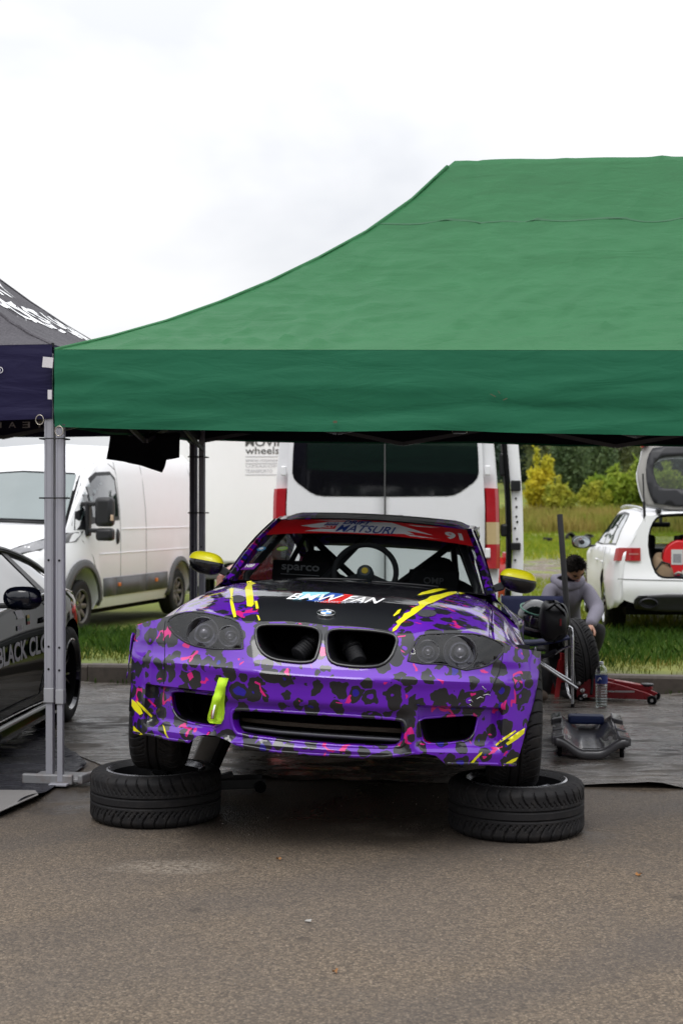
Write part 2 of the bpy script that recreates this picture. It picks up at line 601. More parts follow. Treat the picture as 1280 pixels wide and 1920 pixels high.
def build_ground():
    # asphalt sheet, gently uneven, ends at the kerb
    mb = MB()
    def fn(u, v):
        s = -40 + 80 * u
        q = v ** .55 if False else v
        p0 = Vector((0, -40, 0))
        d = -52 + 52.1 * q
        p = K0 + KU * s + KV * d
        return (p.x, p.y, 0.0)
    mb.grid(fn, 8, 8)
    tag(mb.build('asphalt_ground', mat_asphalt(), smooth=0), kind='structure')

    # kerb of concrete stones
    ker = pm('kerb_concrete', (.085, .07, .058), .75, var=.35, vscale=7, bump=.5, bscale=60, dirt=.5, dirtcol=(.03, .026, .022))
    root = tag(empty('kerb', K0), kind='structure')
    root.rotation_euler = (0, 0, -KA)
    base = None
    for i in range(-9, 10):
        if base is None:
            mb = MB()
            prof = [(0, -.05), (0, .128), (.014, .150), (.13, .150), (.14, .14), (.14, -.05)]
            mb.prism([(-.497, a, z) for a, z in prof], (.994, 0, 0))
            o = mb.build('kerb_stone', ker, root, smooth=0, bevel=.006)
            base = o
        else:
            o = base.copy(); COL.objects.link(o); o.parent = root
        o.location = (i * 1.0 + .3, random.uniform(-.006, .006), random.uniform(-.006, .004))
        o.rotation_euler = (0, 0, random.uniform(-.004, .004))

    # field behind the kerb
    m, t, b = new_mat('meadow_soil')
    tc = t.new('TexCoord').outputs['Object']
    n1 = t.noise(tc, .35, 5, .6); n2 = t.noise(tc, 3.0, 5, .7); n3 = t.noise(tc, 22, 4, .7)
    c = t.mix(t.ramp(n1, [(.35, 0.0), (.65, 1.0)]), (.13, .19, .016), (.25, .26, .03))
    c = t.mix(t.math('MULTIPLY', t.ramp(n2, [(.4, 0.0), (.7, 1.0)]), .5), c, (.05, .085, .014))
    c = t.mix(t.math('MULTIPLY', n3, .4), c, (.10, .09, .04))
    sx = t.new('SeparateXYZ'); t.link(tc, sx.inputs[0])
    # muddy track through the grass
    yb = t.math('ABSOLUTE', t.math('MULTIPLY_ADD', sx.outputs[1], 1 / 13.0, -36 / 13.0))
    band = t.math('SUBTRACT', 1.15, yb, clamp=True)
    nz = t.noise(t.mapping(tc, (1, .35, 1)), .55, 6, .65)
    mud = t.math('MULTIPLY', t.ramp(nz, [(.47, 0.0), (.53, 1.0)]), t.ramp(band, [(.2, 0.0), (.5, 1.0)]))
    c = t.mix(mud, c, (.155, .125, .095))
    # trodden strip of soil beside the kerb
    kd = t.math('ADD', t.math('MULTIPLY', sx.outputs[0], math.sin(KA)), t.math('MULTIPLY', sx.outputs[1], math.cos(KA)))
    kd = t.math('SUBTRACT', kd, 11.79 * math.cos(KA))
    strip = t.math('SUBTRACT', 1.0, t.math('MULTIPLY', kd, .75), clamp=True)
    strip = t.math('MULTIPLY', strip, t.ramp(t.noise(tc, 2.2, 4, .6), [(.35, 0.0), (.6, 1.0)]))
    c = t.mix(t.math('MULTIPLY', strip, .8), c, (.11, .095, .07))
    t.link(c, b.inputs['Base Color'])
    pud = t.math('MULTIPLY', mud, t.ramp(t.noise(t.mapping(tc, (1, .3, 1)), .9, 4, .6), [(.47, 0.0), (.53, 1.0)]))
    t.link(t.math('MULTIPLY_ADD', pud, -.85, .93), b.inputs['Roughness'])
    t.link(t.bump(t.noise(tc, 14, 5, .7), .6, .04), b.inputs['Normal'])
    mb = MB()
    ds = [.135, .3, .6, 1, 1.5, 2, 3, 4, 5, 6, 7, 8, 10, 13, 17, 22, 28, 35, 43, 52, 62, 72, 82, 92, 105, 120, 140, 165, 200, 260]
    ss = [-150, -100, -70, -50, -35, -25, -18, -13, -10, -8, -6.5, -5, -4, -3, -2, -1, 0, 1, 2, 3, 4, 5, 6.5, 8, 10, 13, 16, 20, 25, 32, 40, 50, 70, 100, 150]
    vs = []
    for d in ds:
        for s in ss:
            p = K0 + KU * s + KV * d
            vs.append((p.x, p.y, terrain(p.x, p.y) if d > .2 else .132))
    w = len(ss)
    mb.add(vs, [(j * w + i, j * w + i + 1, (j + 1) * w + i + 1, (j + 1) * w + i) for j in range(len(ds) - 1) for i in range(w - 1)])
    tag(mb.build('field', m, smooth=180), kind='structure')


build_ground()


def mat_tarp(name, base, dark, rmin=.07):
    m, t, b = new_mat(name)
    tc = t.new('TexCoord').outputs['Object']
    n1 = t.noise(tc, 2.2, 6, .65, .5); n2 = t.noise(tc, 26, 5, .7)
    c = t.mix(t.ramp(n1, [(.35, 0.0), (.65, 1.0)]), dark, base)
    c = t.mix(t.math('MULTIPLY', t.ramp(n2, [(.45, 0.0), (.7, 1.0)]), .5), c, tuple(x * .45 for x in dark))
    t.link(c, b.inputs['Base Color'])
    wet = t.ramp(t.noise(t.mapping(tc, (.8, 1.6, 1)), 2.6, 6, .65, .6), [(.40, 0.0), (.53, 1.0)])
    t.link(t.math('MULTIPLY_ADD', wet, rmin - .72, .72), b.inputs['Roughness'])
    wr = t.noise(t.mapping(tc, (1, 2.4, 1), (0, 0, .2)), 5.5, 6, .62, 1.2)
    nb = t.bump(wr, .42, .05)
    nb = t.bump(n2, .25, .004, nb)
    t.link(nb, b.inputs['Normal'])
    return m


def build_tarps():
    grey = mat_tarp('grey_tarpaulin', (.155, .134, .112), (.055, .047, .041))
    nav = mat_tarp('navy_tarpaulin', (.022, .022, .032), (.010, .010, .018), .16)

    def sheet(name, pts, mat, z, amp, step, seed, hem=True):
        """pts: plan outline in metres; sheet lies on the asphalt with folds"""
        poly = [(p[0], p[1]) for p in pts]
        B = np.array(poly + [poly[0]])
        def fn(x, y):
            d = 9
            for i in range(len(poly)):
                a = Vector(B[i]); e = Vector(B[i + 1]); q = Vector((x, y))
                tt = max(0, min(1, (q - a).dot(e - a) / (e - a).length_squared))
                d = min(d, (q - a - (e - a) * tt).length)
            w = mnoise.noise(Vector((x * 2.2, y * 5.2, seed))) ** 2
            w2 = max(0, mnoise.noise(Vector((x * .9 + y * .6, y * 2.0, seed + 5)))) ** 2
            k = sstep(0, .12, d)
            edge = max(0, mnoise.noise(Vector((x * 3.1, y * 2.2, seed + 9)))) * (1 - k)
            return (x, y, z + amp * (w * 1.4 + w2 * 2.2) * k + edge * .055)
        return patch(name, poly, fn, mat, None, step=step, solid=.0, smooth=180)

    f0 = gnd(1290, 1481); f1 = gnd(1090, 1478); f2 = gnd(240, 1432)
    zt = .006
    a = gnd(165, 1395); bq = gnd(1075, 1477)
    back_l = K0 + KU * -2.6 + KV * -.06; back_r = K0 + KU * 5.2 + KV * -.06
    o = sheet('tarpaulin', [gnd(150, 1420).to_2d(), gnd(230, 1452).to_2d(), gnd(420, 1462).to_2d(), gnd(800, 1470).to_2d(), bq.to_2d(), f0.to_2d(), (5.0, 7.2), back_r.to_2d(), back_l.to_2d(), (-2.6, 9.6)], grey, zt, .012, .07, 2.0)
    tag(o, 'wet grey plastic tarpaulin spread under the purple car as far as the kerb', 'tarpaulin')
    o = sheet('tarpaulin', [gnd(-160, 1560).to_2d(), gnd(-5, 1536).to_2d(), gnd(72, 1501).to_2d(), gnd(100, 1482).to_2d(), gnd(163, 1438).to_2d(), gnd(112, 1395).to_2d(), gnd(40, 1330).to_2d(), (-4.6, 10.3), (-5.0, 7.0)], nav, .016, .010, .06, 11.0)
    tag(o, 'dark navy plastic tarpaulin under the black coupe and around the tent legs', 'tarpaulin')
    # its turned-over pale corner
    pale = pm('tarpaulin_underside', (.20, .19, .185), .45, var=.12, vscale=5, bump=.2, bscale=30)
    fl = [gnd(-120, 1553), gnd(-2, 1536), gnd(72, 1503), gnd(66, 1499), gnd(-40, 1498), gnd(-150, 1500)]
    mb = MB()
    mb.add([(p.x, p.y, .030 + (.012 if i > 2 else 0)) for i, p in enumerate(fl)], [tuple(range(len(fl)))])
    mb.build('turned_corner', pale, o, smooth=0, solid=.004)


build_tarps()

# ================================================================== tents
TA = R(9.0)
TU = Vector((math.cos(TA), -math.sin(TA), 0)); TV = Vector((math.sin(TA), math.cos(TA), 0))


def mat_fabric(name, col, rough=.55, sheen=.2, wrinkle=.35, speck=0.0, crease=0.0):
    m, t, b = new_mat(name)
    tc = t.new('TexCoord').outputs['Object']
    n1 = t.noise(tc, 3.0, 4, .6)
    c = t.mix(n1, tuple(x * .88 for x in col), tuple(min(1, x * 1.12) for x in col))
    if speck:
        c = t.mix(t.math('MULTIPLY', t.ramp(t.noise(tc, 90, 3, .6), [(.45, 0.0), (.7, 1.0)]), speck), c, (.4, .38, .4))
    t.link(c, b.inputs['Base Color'])
    b.inputs['Roughness'].default_value = rough
    b.inputs['Specular IOR Level'].default_value = .12
    w1 = t.noise(t.mapping(tc, (.55, .8, 2.2)), 5.5, 3, .5, .6)
    nb = t.bump(w1, wrinkle, .03)
    if crease:
        rg = t.math('ABSOLUTE', t.math('SUBTRACT', t.noise(t.mapping(tc, (1.0, .7, 1.2), (0, 0, .5)), 2.6, 4, .55, 1.0), .5))
        nb = t.bump(t.ramp(rg, [(0.0, 0.0), (.06, 1.0)]), crease, .012, nb)
    wv = t.noise(tc, 420, 2, .5)
    nb = t.bump(wv, .08, .001, nb)
    t.link(nb, b.inputs['Normal'])
    return m


def canopy_height(s):
    return interp(s, [0, .12, .25, .375, .5, .625, .75, .875, 1], [0, .066, .149, .245, .354, .478, .615, .785, 1])


def make_tent(name, P0, L, Dp, hip, z_eave, z_top, z_val, z_valb, tilt, m_roof, m_val, m_lin, m_leg, leg_w, seed, seam_s=None, m_seam=None, wr=1.0):
    """frame of the tent: origin P0 front corner, +x along the front, +y to the back. L signed length."""
    root = empty(name, P0, (0, 0, -TA))
    sg = 1 if L > 0 else -1; La = abs(L)

    def base_z(a): return tilt * abs(a)

    def sfun(a, b):
        a = abs(a)
        return min(b / (Dp / 2), (Dp - b) / (Dp / 2), a / hip, (La - a) / hip, 1.0)

    rg_ = random.Random(int(seed) + 3)
    creases = []
    for _ in range(90):
        ca, cb = rg_.uniform(.1, La - .1), rg_.uniform(.03, Dp - .03)
        an = rg_.choice((rg_.gauss(.35, .25), rg_.gauss(-.5, .3), rg_.gauss(1.2, .3))); ln = rg_.uniform(.12, .50)
        creases.append((ca, cb, math.cos(an), math.sin(an), ln, rg_.uniform(.012, .026), rg_.choice((-1, 1)) * rg_.uniform(.006, .016) * wr))

    def H(a, b, wrk=True):
        s = max(0, sfun(a, b))
        z = z_eave + (z_top - z_eave) * canopy_height(s) + base_z(a)
        if wrk and s > 0:
            k = min(1, s * 10) * min(1, (1.02 - s) * 8)
            # tension folds that run with the slope and sagging cloth between them
            n = mnoise.noise(Vector((a * 2.6 + b * 1.1, b * 4.5 - a * .4, seed)))
            n2 = mnoise.noise(Vector((a * 5.5 - b * 4, b * 9 + a * 3, seed + 3)))
            r1 = 1 - abs(mnoise.noise(Vector((a * 3.2 - b * 3.0, a * 1.2 + b * 5.5, seed + 8)))) * 2
            near = math.exp(-s * 5)
            n3 = mnoise.noise(Vector((a * 7 - b * 3, b * 2, seed + 6))) * near
            k *= min(1, abs(min(b, Dp - b) / (Dp / 2) - min(abs(a), La - abs(a)) / hip) * 7 + .02)
            for ca, cb, cx, cy, ln, wd_, am in creases:
                da, db = a - ca, b - cb
                if -.55 < da < .55 and -.55 < db < .55:
                    l_ = da * cx + db * cy; p_ = (db * cx - da * cy + .10 * l_ * l_) / wd_
                    if -3 < p_ < 3 and -ln < l_ < ln: z += am * math.exp(-p_ * p_) * (1 - (l_ / ln) ** 2) * min(1, k * 3)
            z += wr * (k * (.017 * n + .008 * n2 + .018 * max(0, r1) ** 3) + .034 * n3 * min(1, s * 14) * min(1, k * 6))
        return z
    # roof
    st = .028
    na, nb_ = int(La / st), int(Dp / st)
    mb = MB()
    mb.grid(lambda u, v: (sg * La * u, Dp * v, H(La * u, Dp * v)), na, nb_)
    roof = mb.build('canopy_roof', m_roof, root, smooth=60, recalc=False)
    if sg < 0: roof.data.flip_normals()
    # dark inner lining
    mb = MB()
    mb.grid(lambda u, v: (sg * (.02 + (La - .04) * u), .02 + (Dp - .04) * v, H(.02 + (La - .04) * u, .02 + (Dp - .04) * v, False) - .03), int(La / .15), int(Dp / .15))
    mb.build('roof_lining', m_lin, root, smooth=60)
    # hip piping
    mb = MB()
    for ca, da in ((0, 1), (La, -1)):
        for cb, db in ((0, 1), (Dp, -1)):
            pts = [(sg * (ca + da * hip * q / 40), cb + db * Dp / 2 * q / 40, H(ca + da * hip * q / 40, cb + db * Dp / 2 * q / 40, False) - .004) for q in range(40)]
            mb2 = MB(); mb2.tube(pts, .013, 6)
            mb2.build('hip_piping', m_roof, root, smooth=60)
    if seam_s:
        pts = []
        b = seam_s * Dp / 2
        for q in range(81):
            a = hip * seam_s + (La - 2 * hip * seam_s) * q / 80
            pts.append((a, b))
        mb = MB()
        for (a0, b0), (a1, b1) in zip(pts[:-1], pts[1:]):
            mb.add([(sg * a0, b0 - .005, H(a0, b0 - .005) + .003), (sg * a1, b1 - .005, H(a1, b1 - .005) + .003), (sg * a1, b1 + .002, H(a1, b1 + .002) + .003), (sg * a0, b0 + .002, H(a0, b0 + .002) + .003)], [(0, 1, 2, 3)])
        mb.build('roof_seam', m_seam, root, smooth=0)
    # valances: outer cloth with folds, and a lining
    def val(nm, fpos, length, zb0, zb1, mat, nrm, off, amp, sd):
        mb = MB()
        n = int(length / .03)
        def fn(u, v):
            p = fpos(u)
            zt = z_eave + base_z(p[0]) - .002
            zb = zb0 + (zb1 - zb0) * u
            z = zt + (zb - zt) * v
            k = math.sin(min(1, v * 1.02) * math.pi * .5)
            f = amp * (1.0 * mnoise.noise(Vector((u * length * 1.1, v * 3.4, sd))) + .55 * mnoise.noise(Vector((u * length * 2.6 + v, v * 8.0, sd + 2)))) * (.25 + k)
            f += amp * .9 * math.sin(v * 3.3) * .6
            z += (.007 * mnoise.noise(Vector((u * length * 1.7, sd, 1))) - .012 * math.sin(math.pi * (u * length / 2 % 1))) * v
            return (p[0] + nrm[0] * (off + f), p[1] + nrm[1] * (off + f), z)
        mb.grid(fn, n, 24)
        return mb.build(nm, mat, root, smooth=180)
    zf0, zf1 = z_val, z_val + tilt * La
    zk0, zk1 = z_valb, z_valb + tilt * La
    sides = [(lambda u: (sg * La * u, 0), La, zf0, zf1, (0, -1), 0),
             (lambda u: (sg * La * u, Dp), La, zk0, zk1, (0, 1), 1),
             (lambda u: (0, Dp * u), Dp, zf0, zk0, (-sg, 0), 2),
             (lambda u: (sg * La, Dp * u), Dp, zf1, zk1, (sg, 0), 3)]
    for fp, ln, za, zb, nr, i in sides:
        val('valance', fp, ln, za, zb, m_val, nr, .006, .010 * wr, seed + i * 7)
        val('valance_lining', fp, ln, za + .012, zb + .012, m_lin, nr, -.018, .010 * wr, seed + i * 7)
    # legs, feet and scissor trusses
    for a in (.022, La - .022):
        for b in (.025, Dp - .025):
            zt = z_eave + base_z(a) - .05
            w = leg_w
            mb = MB(); mb.bar((sg * a, b, .46), (sg * a, b, zt), w, w, up=(0, 1, 0))
            lg = mb.build('leg', m_leg, root, smooth=0, bevel=.004)
            mb = MB()
            for sx in (-1, 1):
                for qx in (-.3, .3):
                    mb.bar((sg * a + sx * (w / 2 + .0005), b + qx * w, .5), (sg * a + sx * (w / 2 + .0005), b + qx * w, zt), .003, .004)
            for qx in (-.28, .28):
                mb.bar((sg * a + qx * w, b - w / 2 - .0005, .5), (sg * a + qx * w, b - w / 2 - .0005, zt), .003, .004)
            mb.build('leg_rib', m_leg, lg, smooth=0)
            mb = MB(); mb.bar((sg * a, b, .03), (sg * a, b, .47), w * .78, w * .78, up=(0, 1, 0))
            mb.build('leg_extension', m_leg, root, smooth=0, bevel=.003)
            mb = MB(); mb.bar((sg * a, b, .44), (sg * a, b, .52), w * 1.12, w * 1.12, up=(0, 1, 0))
            mb.build('leg_collar', pm('grey_collar', (.33, .33, .35), .5), root, smooth=0, bevel=.005)
            for hz in (.62, .74, 1.2):
                mb = MB(); mb.lathe([(0, .002), (.006, .002), (.006, -.002)], 10, Matrix.Translation((sg * a, b - w / 2 - .001, hz)) @ Matrix.Rotation(R(90), 4, 'X')); mb.build('lock_hole', BLACK(), lg, smooth=0)
            mb = MB(); mb.box((sg * a, b, .018), (.10, .10, .012))
            mb.build('foot_plate', m_leg, root, smooth=0, bevel=.003)
    mt = pm('truss_metal', (.10, .10, .11), .4, metal=.4)
    nseg = max(2, int(round(La / 1.5)))
    for b in (.03, Dp - .03):
        for i in range(nseg):
            a0, a1 = La * i / nseg, La * (i + 1) / nseg
            zt0, zt1 = z_eave + base_z(a0), z_eave + base_z(a1)
            lo = (z_valb if b > 1 else z_val) - z_eave - .012
            for (p, q, yy) in (((a0, -.06), (a1, lo), b), ((a0, lo), (a1, -.06), b + .018)):
                mb = MB(); mb.bar((sg * p[0], yy, zt0 + p[1]), (sg * q[0], yy, zt1 + q[1]), .016, .028, up=(0, 0, 1))
                mb.build('truss_bar', mt, root, smooth=0)
    for a in (.03, La - .03):
        for i in range(2):
            b0, b1 = Dp * i / 2, Dp * (i + 1) / 2
            z0 = z_eave + base_z(a)
            for (p, q, xx) in (((b0, -.06), (b1, z_val - z_eave), a), ((b0, z_val - z_eave), (b1, -.06), a + .018)):
                mb = MB(); mb.bar((sg * xx, p[0], z0 + p[1]), (sg * xx, q[0], z0 + q[1]), .016, .028, up=(0, 0, 1))
                mb.build('truss_bar', mt, root, smooth=0)
    return root, H


def build_tents():
    alu = ALU()
    leg_grey = pm('tent_leg_grey', (.36, .36, .40), .42, metal=.25, var=.06, vscale=3, dirt=.1, dirtcol=(.2, .19, .18))
    leg_navy = pm('tent_leg_dark', (.055, .05, .075), .45, metal=.2)
    g_roof = mat_fabric('green_canvas', (.031, .136, .054), .5, wrinkle=.5, crease=.10)
    g_val = mat_fabric('green_canvas_valance', (.018, .128, .066), .55, wrinkle=.22)
    g_seam = pm('green_seam', (.025, .112, .048), .7)
    lin = mat_fabric('dark_lining', (.010, .009, .017), .7)
    P0 = Vector((-1.51, 7.50, 0))
    root, H = make_tent('canopy_tent', P0, 6.0, 3.0, 2.0, 2.314, 3.655, 1.906, 1.985, -.019, g_roof, g_val, lin, leg_grey, .040, 1.0, seam_s=.78, m_seam=g_seam)
    tag(root, 'green pop-up canopy tent with sloping roof over the purple race car', 'tent')
    # bracket and short struts that show below the front edge
    mt = pm('truss_metal', (.10, .10, .11), .4, metal=.4)
    mb = MB(); mb.box((2.02, 1.5, 1.98), (.09, .09, .09)); mb.build('joint_bracket', BLACKPL(), root, smooth=0, bevel=.01)
    for d in ((-1.2, 0, .22), (1.2, 0, .22)):
        mb = MB(); mb.bar((2.02, 1.5, 1.97), (2.02 + d[0], 1.5, 1.97 + d[2]), .018, .03); mb.build('roof_strut', mt, root, smooth=0)
    mb = MB(); mb.bar((2.02, 1.5, 2.0), (2.02, 1.5, 3.55), .03, .03, up=(0, 1, 0)); mb.build('roof_pole', mt, root, smooth=0)
    # white hook-and-loop tabs at the corner, eyelet rings, tie bands
    tabm = pm('white_webbing', (.62, .60, .62), .8, var=.1, bump=.3, bscale=300)
    mb = MB(); mb.box((-.035, -.012, 2.245), (.055, .006, .055), (0, .1, .12)); mb.build('fastening_tab', tabm, root, smooth=0)
    mb = MB(); mb.box((-.024, -.012, 2.075), (.022, .005, .05)); mb.build('fastening_tab', tabm, root, smooth=0)
    ring = pm('brass_ring', (.55, .5, .42), .3, metal=1)
    mb = MB(); mb.tube([(.03 + .022 * math.cos(k * math.pi / 8), -.02, 1.882 + .026 * math.sin(k * math.pi / 8)) for k in range(16)], .0028, 6, closed=True)
    mb.build('eyelet_ring', ring, root, smooth=180)
    for z in (1.843, 1.53):
        mb = MB()
        mb.tube([(-.078, -.02, z), (.05, -.02, z), (.05, .085, z), (-.078, .085, z)], .004, 6, closed=True)
        mb.build('tie_band', BLACKPL(), root, smooth=0)
    for z in (1.86, 1.45):
        mb = MB()
        mb.tube([(-.066, 2.92, z), (.05, 2.92, z), (.05, 3.06, z), (-.066, 3.06, z)], .005, 6, closed=True)
        mb.build('tie_band', BLACKPL(), root, smooth=0)
    # stains on the front valance
    st = pm('mud_stain', (.09, .085, .045), .8)
    for (a, z, w, h, rr) in ((2.30, 2.04, .030, .004, .5), (2.36, 2.02, .022, .004, -.4), (2.33, 2.055, .018, .003, .9), (1.50, 1.915, .02, .012, 0)):
        mb = MB(); mb.box((a, -.026, z), (w, .002, h), (0, rr, 0)); mb.build('stain', st, root, smooth=0)

    # neighbour tent
    b_roof = mat_fabric('black_canvas', (.058, .054, .062), .62, wrinkle=.15, speck=.14)
    b_val = mat_fabric('navy_canvas', (.017, .015, .048), .5, wrinkle=.3)
    Q0 = Vector((-1.534, 7.555, 0))
    r2, H2 = make_tent('canopy_tent', Q0, -3.0, 3.0, 1.5, 2.349, 3.50, 1.952, 2.03, 0.0, b_roof, b_val, mat_fabric('navy_lining', (.028, .025, .065), .7), leg_grey, .050, 31.0, wr=.55)
    tag(r2, 'black pop-up canopy tent with navy valance and white lettering, cut by the left edge', 'tent')
    for c in r2.children:
        if c.name.startswith('leg') and 'collar' not in c.name and c.data.vertices[0].co.y > 2:
            for sl in range(len(c.data.materials)): c.data.materials[sl] = leg_navy
    white = pm('white_print', (.85, .85, .86), .6, var=.04)
    yel = pm('yellow_print', (.85, .78, .10), .6, var=.04)

    def rf(b, up):   # right-hand roof face: b metres from the front corner, up = metres in from the eave
        return (-up, b, H2(up, b) + .006)
    text_on('roof_lettering', 'EVERY', (.86, .86, 1.80, 1.08), rf, white, r2, bold=.012, fine=.03)
    text_on('roof_lettering', 'HORSE HAS', (.82, .53, 2.36, .78), rf, white, r2, bold=.012, fine=.03)
    mb = MB(); mb.grid(lambda u, v: (-(.16 + .20 * v * (1 - .5 * u)), 2.62 - .05 * v + .16 * u * (1 - v), H2(.16 + .2 * v * (1 - .5 * u), 2.62 + .16 * u * (1 - v)) + .006), 4, 6)
    mb.build('roof_print', yel, r2, smooth=0)
    # registered sign on the front valance and the team lettering of the far valance, read from behind
    fv = lambda u, v: (u, -.028, v)
    mb = MB(); mb.tube([(-.283 + .0155 * math.cos(k * math.pi / 10), -.026, 2.212 + .0155 * math.sin(k * math.pi / 10)) for k in range(20)], .0018, 5, closed=True)
    mb.build('valance_print', white, r2, smooth=180)
    text_on('valance_print', 'R', (-.289, 2.205, -.277, 2.220), fv, white, r2, bold=.01)
    bv = lambda u, v: (u, 2.965, v)
    for ch, u in (('T', -1.21), ('E', -1.315), ('A', -1.425), ('M', -1.54)):
        text_on('valance_print', ch, (u - .03, 2.09, u + .03, 2.135), bv, white, r2, bold=.005, mirror=True)
    mb = MB(); mb.tube([(-.06 + .022 * math.cos(k * math.pi / 8), -.03, 1.945 + .026 * math.sin(k * math.pi / 8)) for k in range(16)], .0028, 6, closed=True)
    mb.build('eyelet_ring', ring, r2, smooth=180)

    # steel weight plate that both front legs stand in
    pl = gnd(112, 1473)
    rt = empty('tent_base_plate', (pl.x, pl.y, 0), (0, 0, -TA))
    stl = pm('weathered_steel', (.27, .27, .28), .5, metal=.4, var=.15, dirt=.5, dirtcol=(.16, .07, .03), vscale=9)
    mb = MB(); mb.box((-.01, .055, .035), (.30, .20, .02)); mb.build('plate', stl, rt, smooth=0, bevel=.004)
    mb = MB(); mb.box((-.05, -.045, .040), (.28, .030, .055)); mb.build('edge_bar', stl, rt, smooth=0, bevel=.008)
    mb = MB(); mb.box((.155, .04, .045), (.03, .21, .05), (0, 0, -.22)); mb.build('edge_bar', stl, rt, smooth=0, bevel=.008)
    tag(rt, 'rusty grey steel base plate holding the paired tent legs at the left', 'base plate')

    # black T-shirt hung up under the tent
    D = 9.15
    poly = [(206, 812), (338, 812), (337, 858), (324, 860), (312, 862), (308, 874), (303, 886), (285, 880), (262, 872), (235, 866), (200, 861), (203, 838)]
    pts = [at(px, py, D) for px, py in poly]
    root = empty('t_shirt', at(270, 812, D))
    o3 = root.location
    cl = mat_fabric('black_cotton', (.008, .008, .010), .8, wrinkle=.6)
    P2 = [((p - o3).x, (p - o3).z) for p in pts]
    def cloth(off):
        return lambda x, z: (x, off + .020 * math.sin(x * 22 + z * 9) * (1 - z * 2) + .03 * mnoise.noise(Vector((x * 5, z * 4, 2))), z)
    body = patch('shirt_body', P2, cloth(0), cl, root, step=.02, solid=.012, smooth=180)
    sl = [((at(px, py, D) - o3).x, (at(px, py, D) - o3).z) for px, py in [(296, 813), (339, 813), (338, 857), (325, 860), (311, 862), (303, 850)]]
    patch('sleeve', sl, cloth(-.016), cl, root, step=.02, solid=.008, smooth=180)
    tag(root, 'black T-shirt hanging upside down under the green tent above the white van', 't-shirt')


build_tents()

# ================================================================== wheels
def catmull(x, xs, ys):
    n = len(xs)
    if x <= xs[0]: return ys[0]
    if x >= xs[-1]: return ys[-1]
    i = max(0, min(n - 2, int(np.searchsorted(xs, x)) - 1))
    h = xs[i + 1] - xs[i]; t = (x - xs[i]) / h
    def m(k):
        if k == 0: return (ys[1] - ys[0]) / (xs[1] - xs[0])
        if k == n - 1: return (ys[-1] - ys[-2]) / (xs[-1] - xs[-2])
        return (ys[k + 1] - ys[k - 1]) / (xs[k + 1] - xs[k - 1])
    t2, t3 = t * t, t * t * t
    return (2 * t3 - 3 * t2 + 1) * ys[i] + (t3 - 2 * t2 + t) * h * m(i) + (-2 * t3 + 3 * t2) * ys[i + 1] + (t3 - t2) * h * m(i + 1)


def tyre_mesh(Ro=.31, Ri=.232, W=.235, tread='sport', nang=540, name='tyre'):
    """tyre turned round Z, with cut tread"""
    hw = W / 2
    prof = [(Ri, -hw * .90), (Ri + .003, -hw * .97), (Ri + .010, -hw * 1.0), (Ri + (Ro - Ri) * .5, -hw * 1.0), (Ro - .024, -hw * .97), (Ro - .009, -hw * .89), (Ro - .002, -hw * .79)]
    nt = 26
    mid = [(Ro, -hw * .74 + 2 * hw * .74 * i / nt) for i in range(nt + 1)]
    prof = prof + mid + [(r, -h) for r, h in reversed(prof)]
    mb = MB(); P = len(prof)
    A = np.linspace(0, 2 * math.pi, nang, endpoint=False)
    V = np.zeros((P, nang, 3))
    npitch = 36
    for i, (r, h) in enumerate(prof):
        rr = np.full(nang, r)
        w = h / hw
        aw = abs(w)
        dep = np.zeros(nang)
        if r > Ro - .03:
            if tread == 'sport':
                if .12 < aw < .19: dep += .008
                if .985 > aw > .30:
                    sgn = 1 if w > 0 else -1
                    ph = (A * npitch / (2 * math.pi) + .9 * (aw - .4) * 2.2 + .7 * (aw - .4) ** 2 * (-3) + (0.5 if sgn > 0 else 0)) % 1.0
                    dep += np.where(ph < .15, .008, 0)
                    if aw < .55:
                        ph2 = (ph + .5) % 1.0
                        dep += np.where(ph2 < .12, .006, 0)
            elif tread == 'rib':
                if .06 < aw < .12 or .38 < aw < .45: dep += .008
                if aw > .5:
                    ph = (A * 60 / (2 * math.pi)) % 1.0
                    dep += np.where(ph < .2, .006, 0)
        rr = rr - dep
        V[i, :, 0] = rr * np.cos(A); V[i, :, 1] = rr * np.sin(A); V[i, :, 2] = h
    vs = V.reshape(-1, 3)
    fs = []
    for i in range(P - 1):
        for k in range(nang):
            l = (k + 1) % nang
            fs.append((i * nang + k, i * nang + l, (i + 1) * nang + l, (i + 1) * nang + k))
    me = bpy.data.meshes.new(name)
    me.from_pydata(vs.tolist(), [], fs); me.update()
    for p in me.polygons: p.use_smooth = True
    me.set_sharp_from_angle(angle=R(40))
    me.materials.append(RUBBER())
    return me


TY_SPORT = tyre_mesh()
TY_SMALL = tyre_mesh(.335, .215, .21, 'rib', 240)


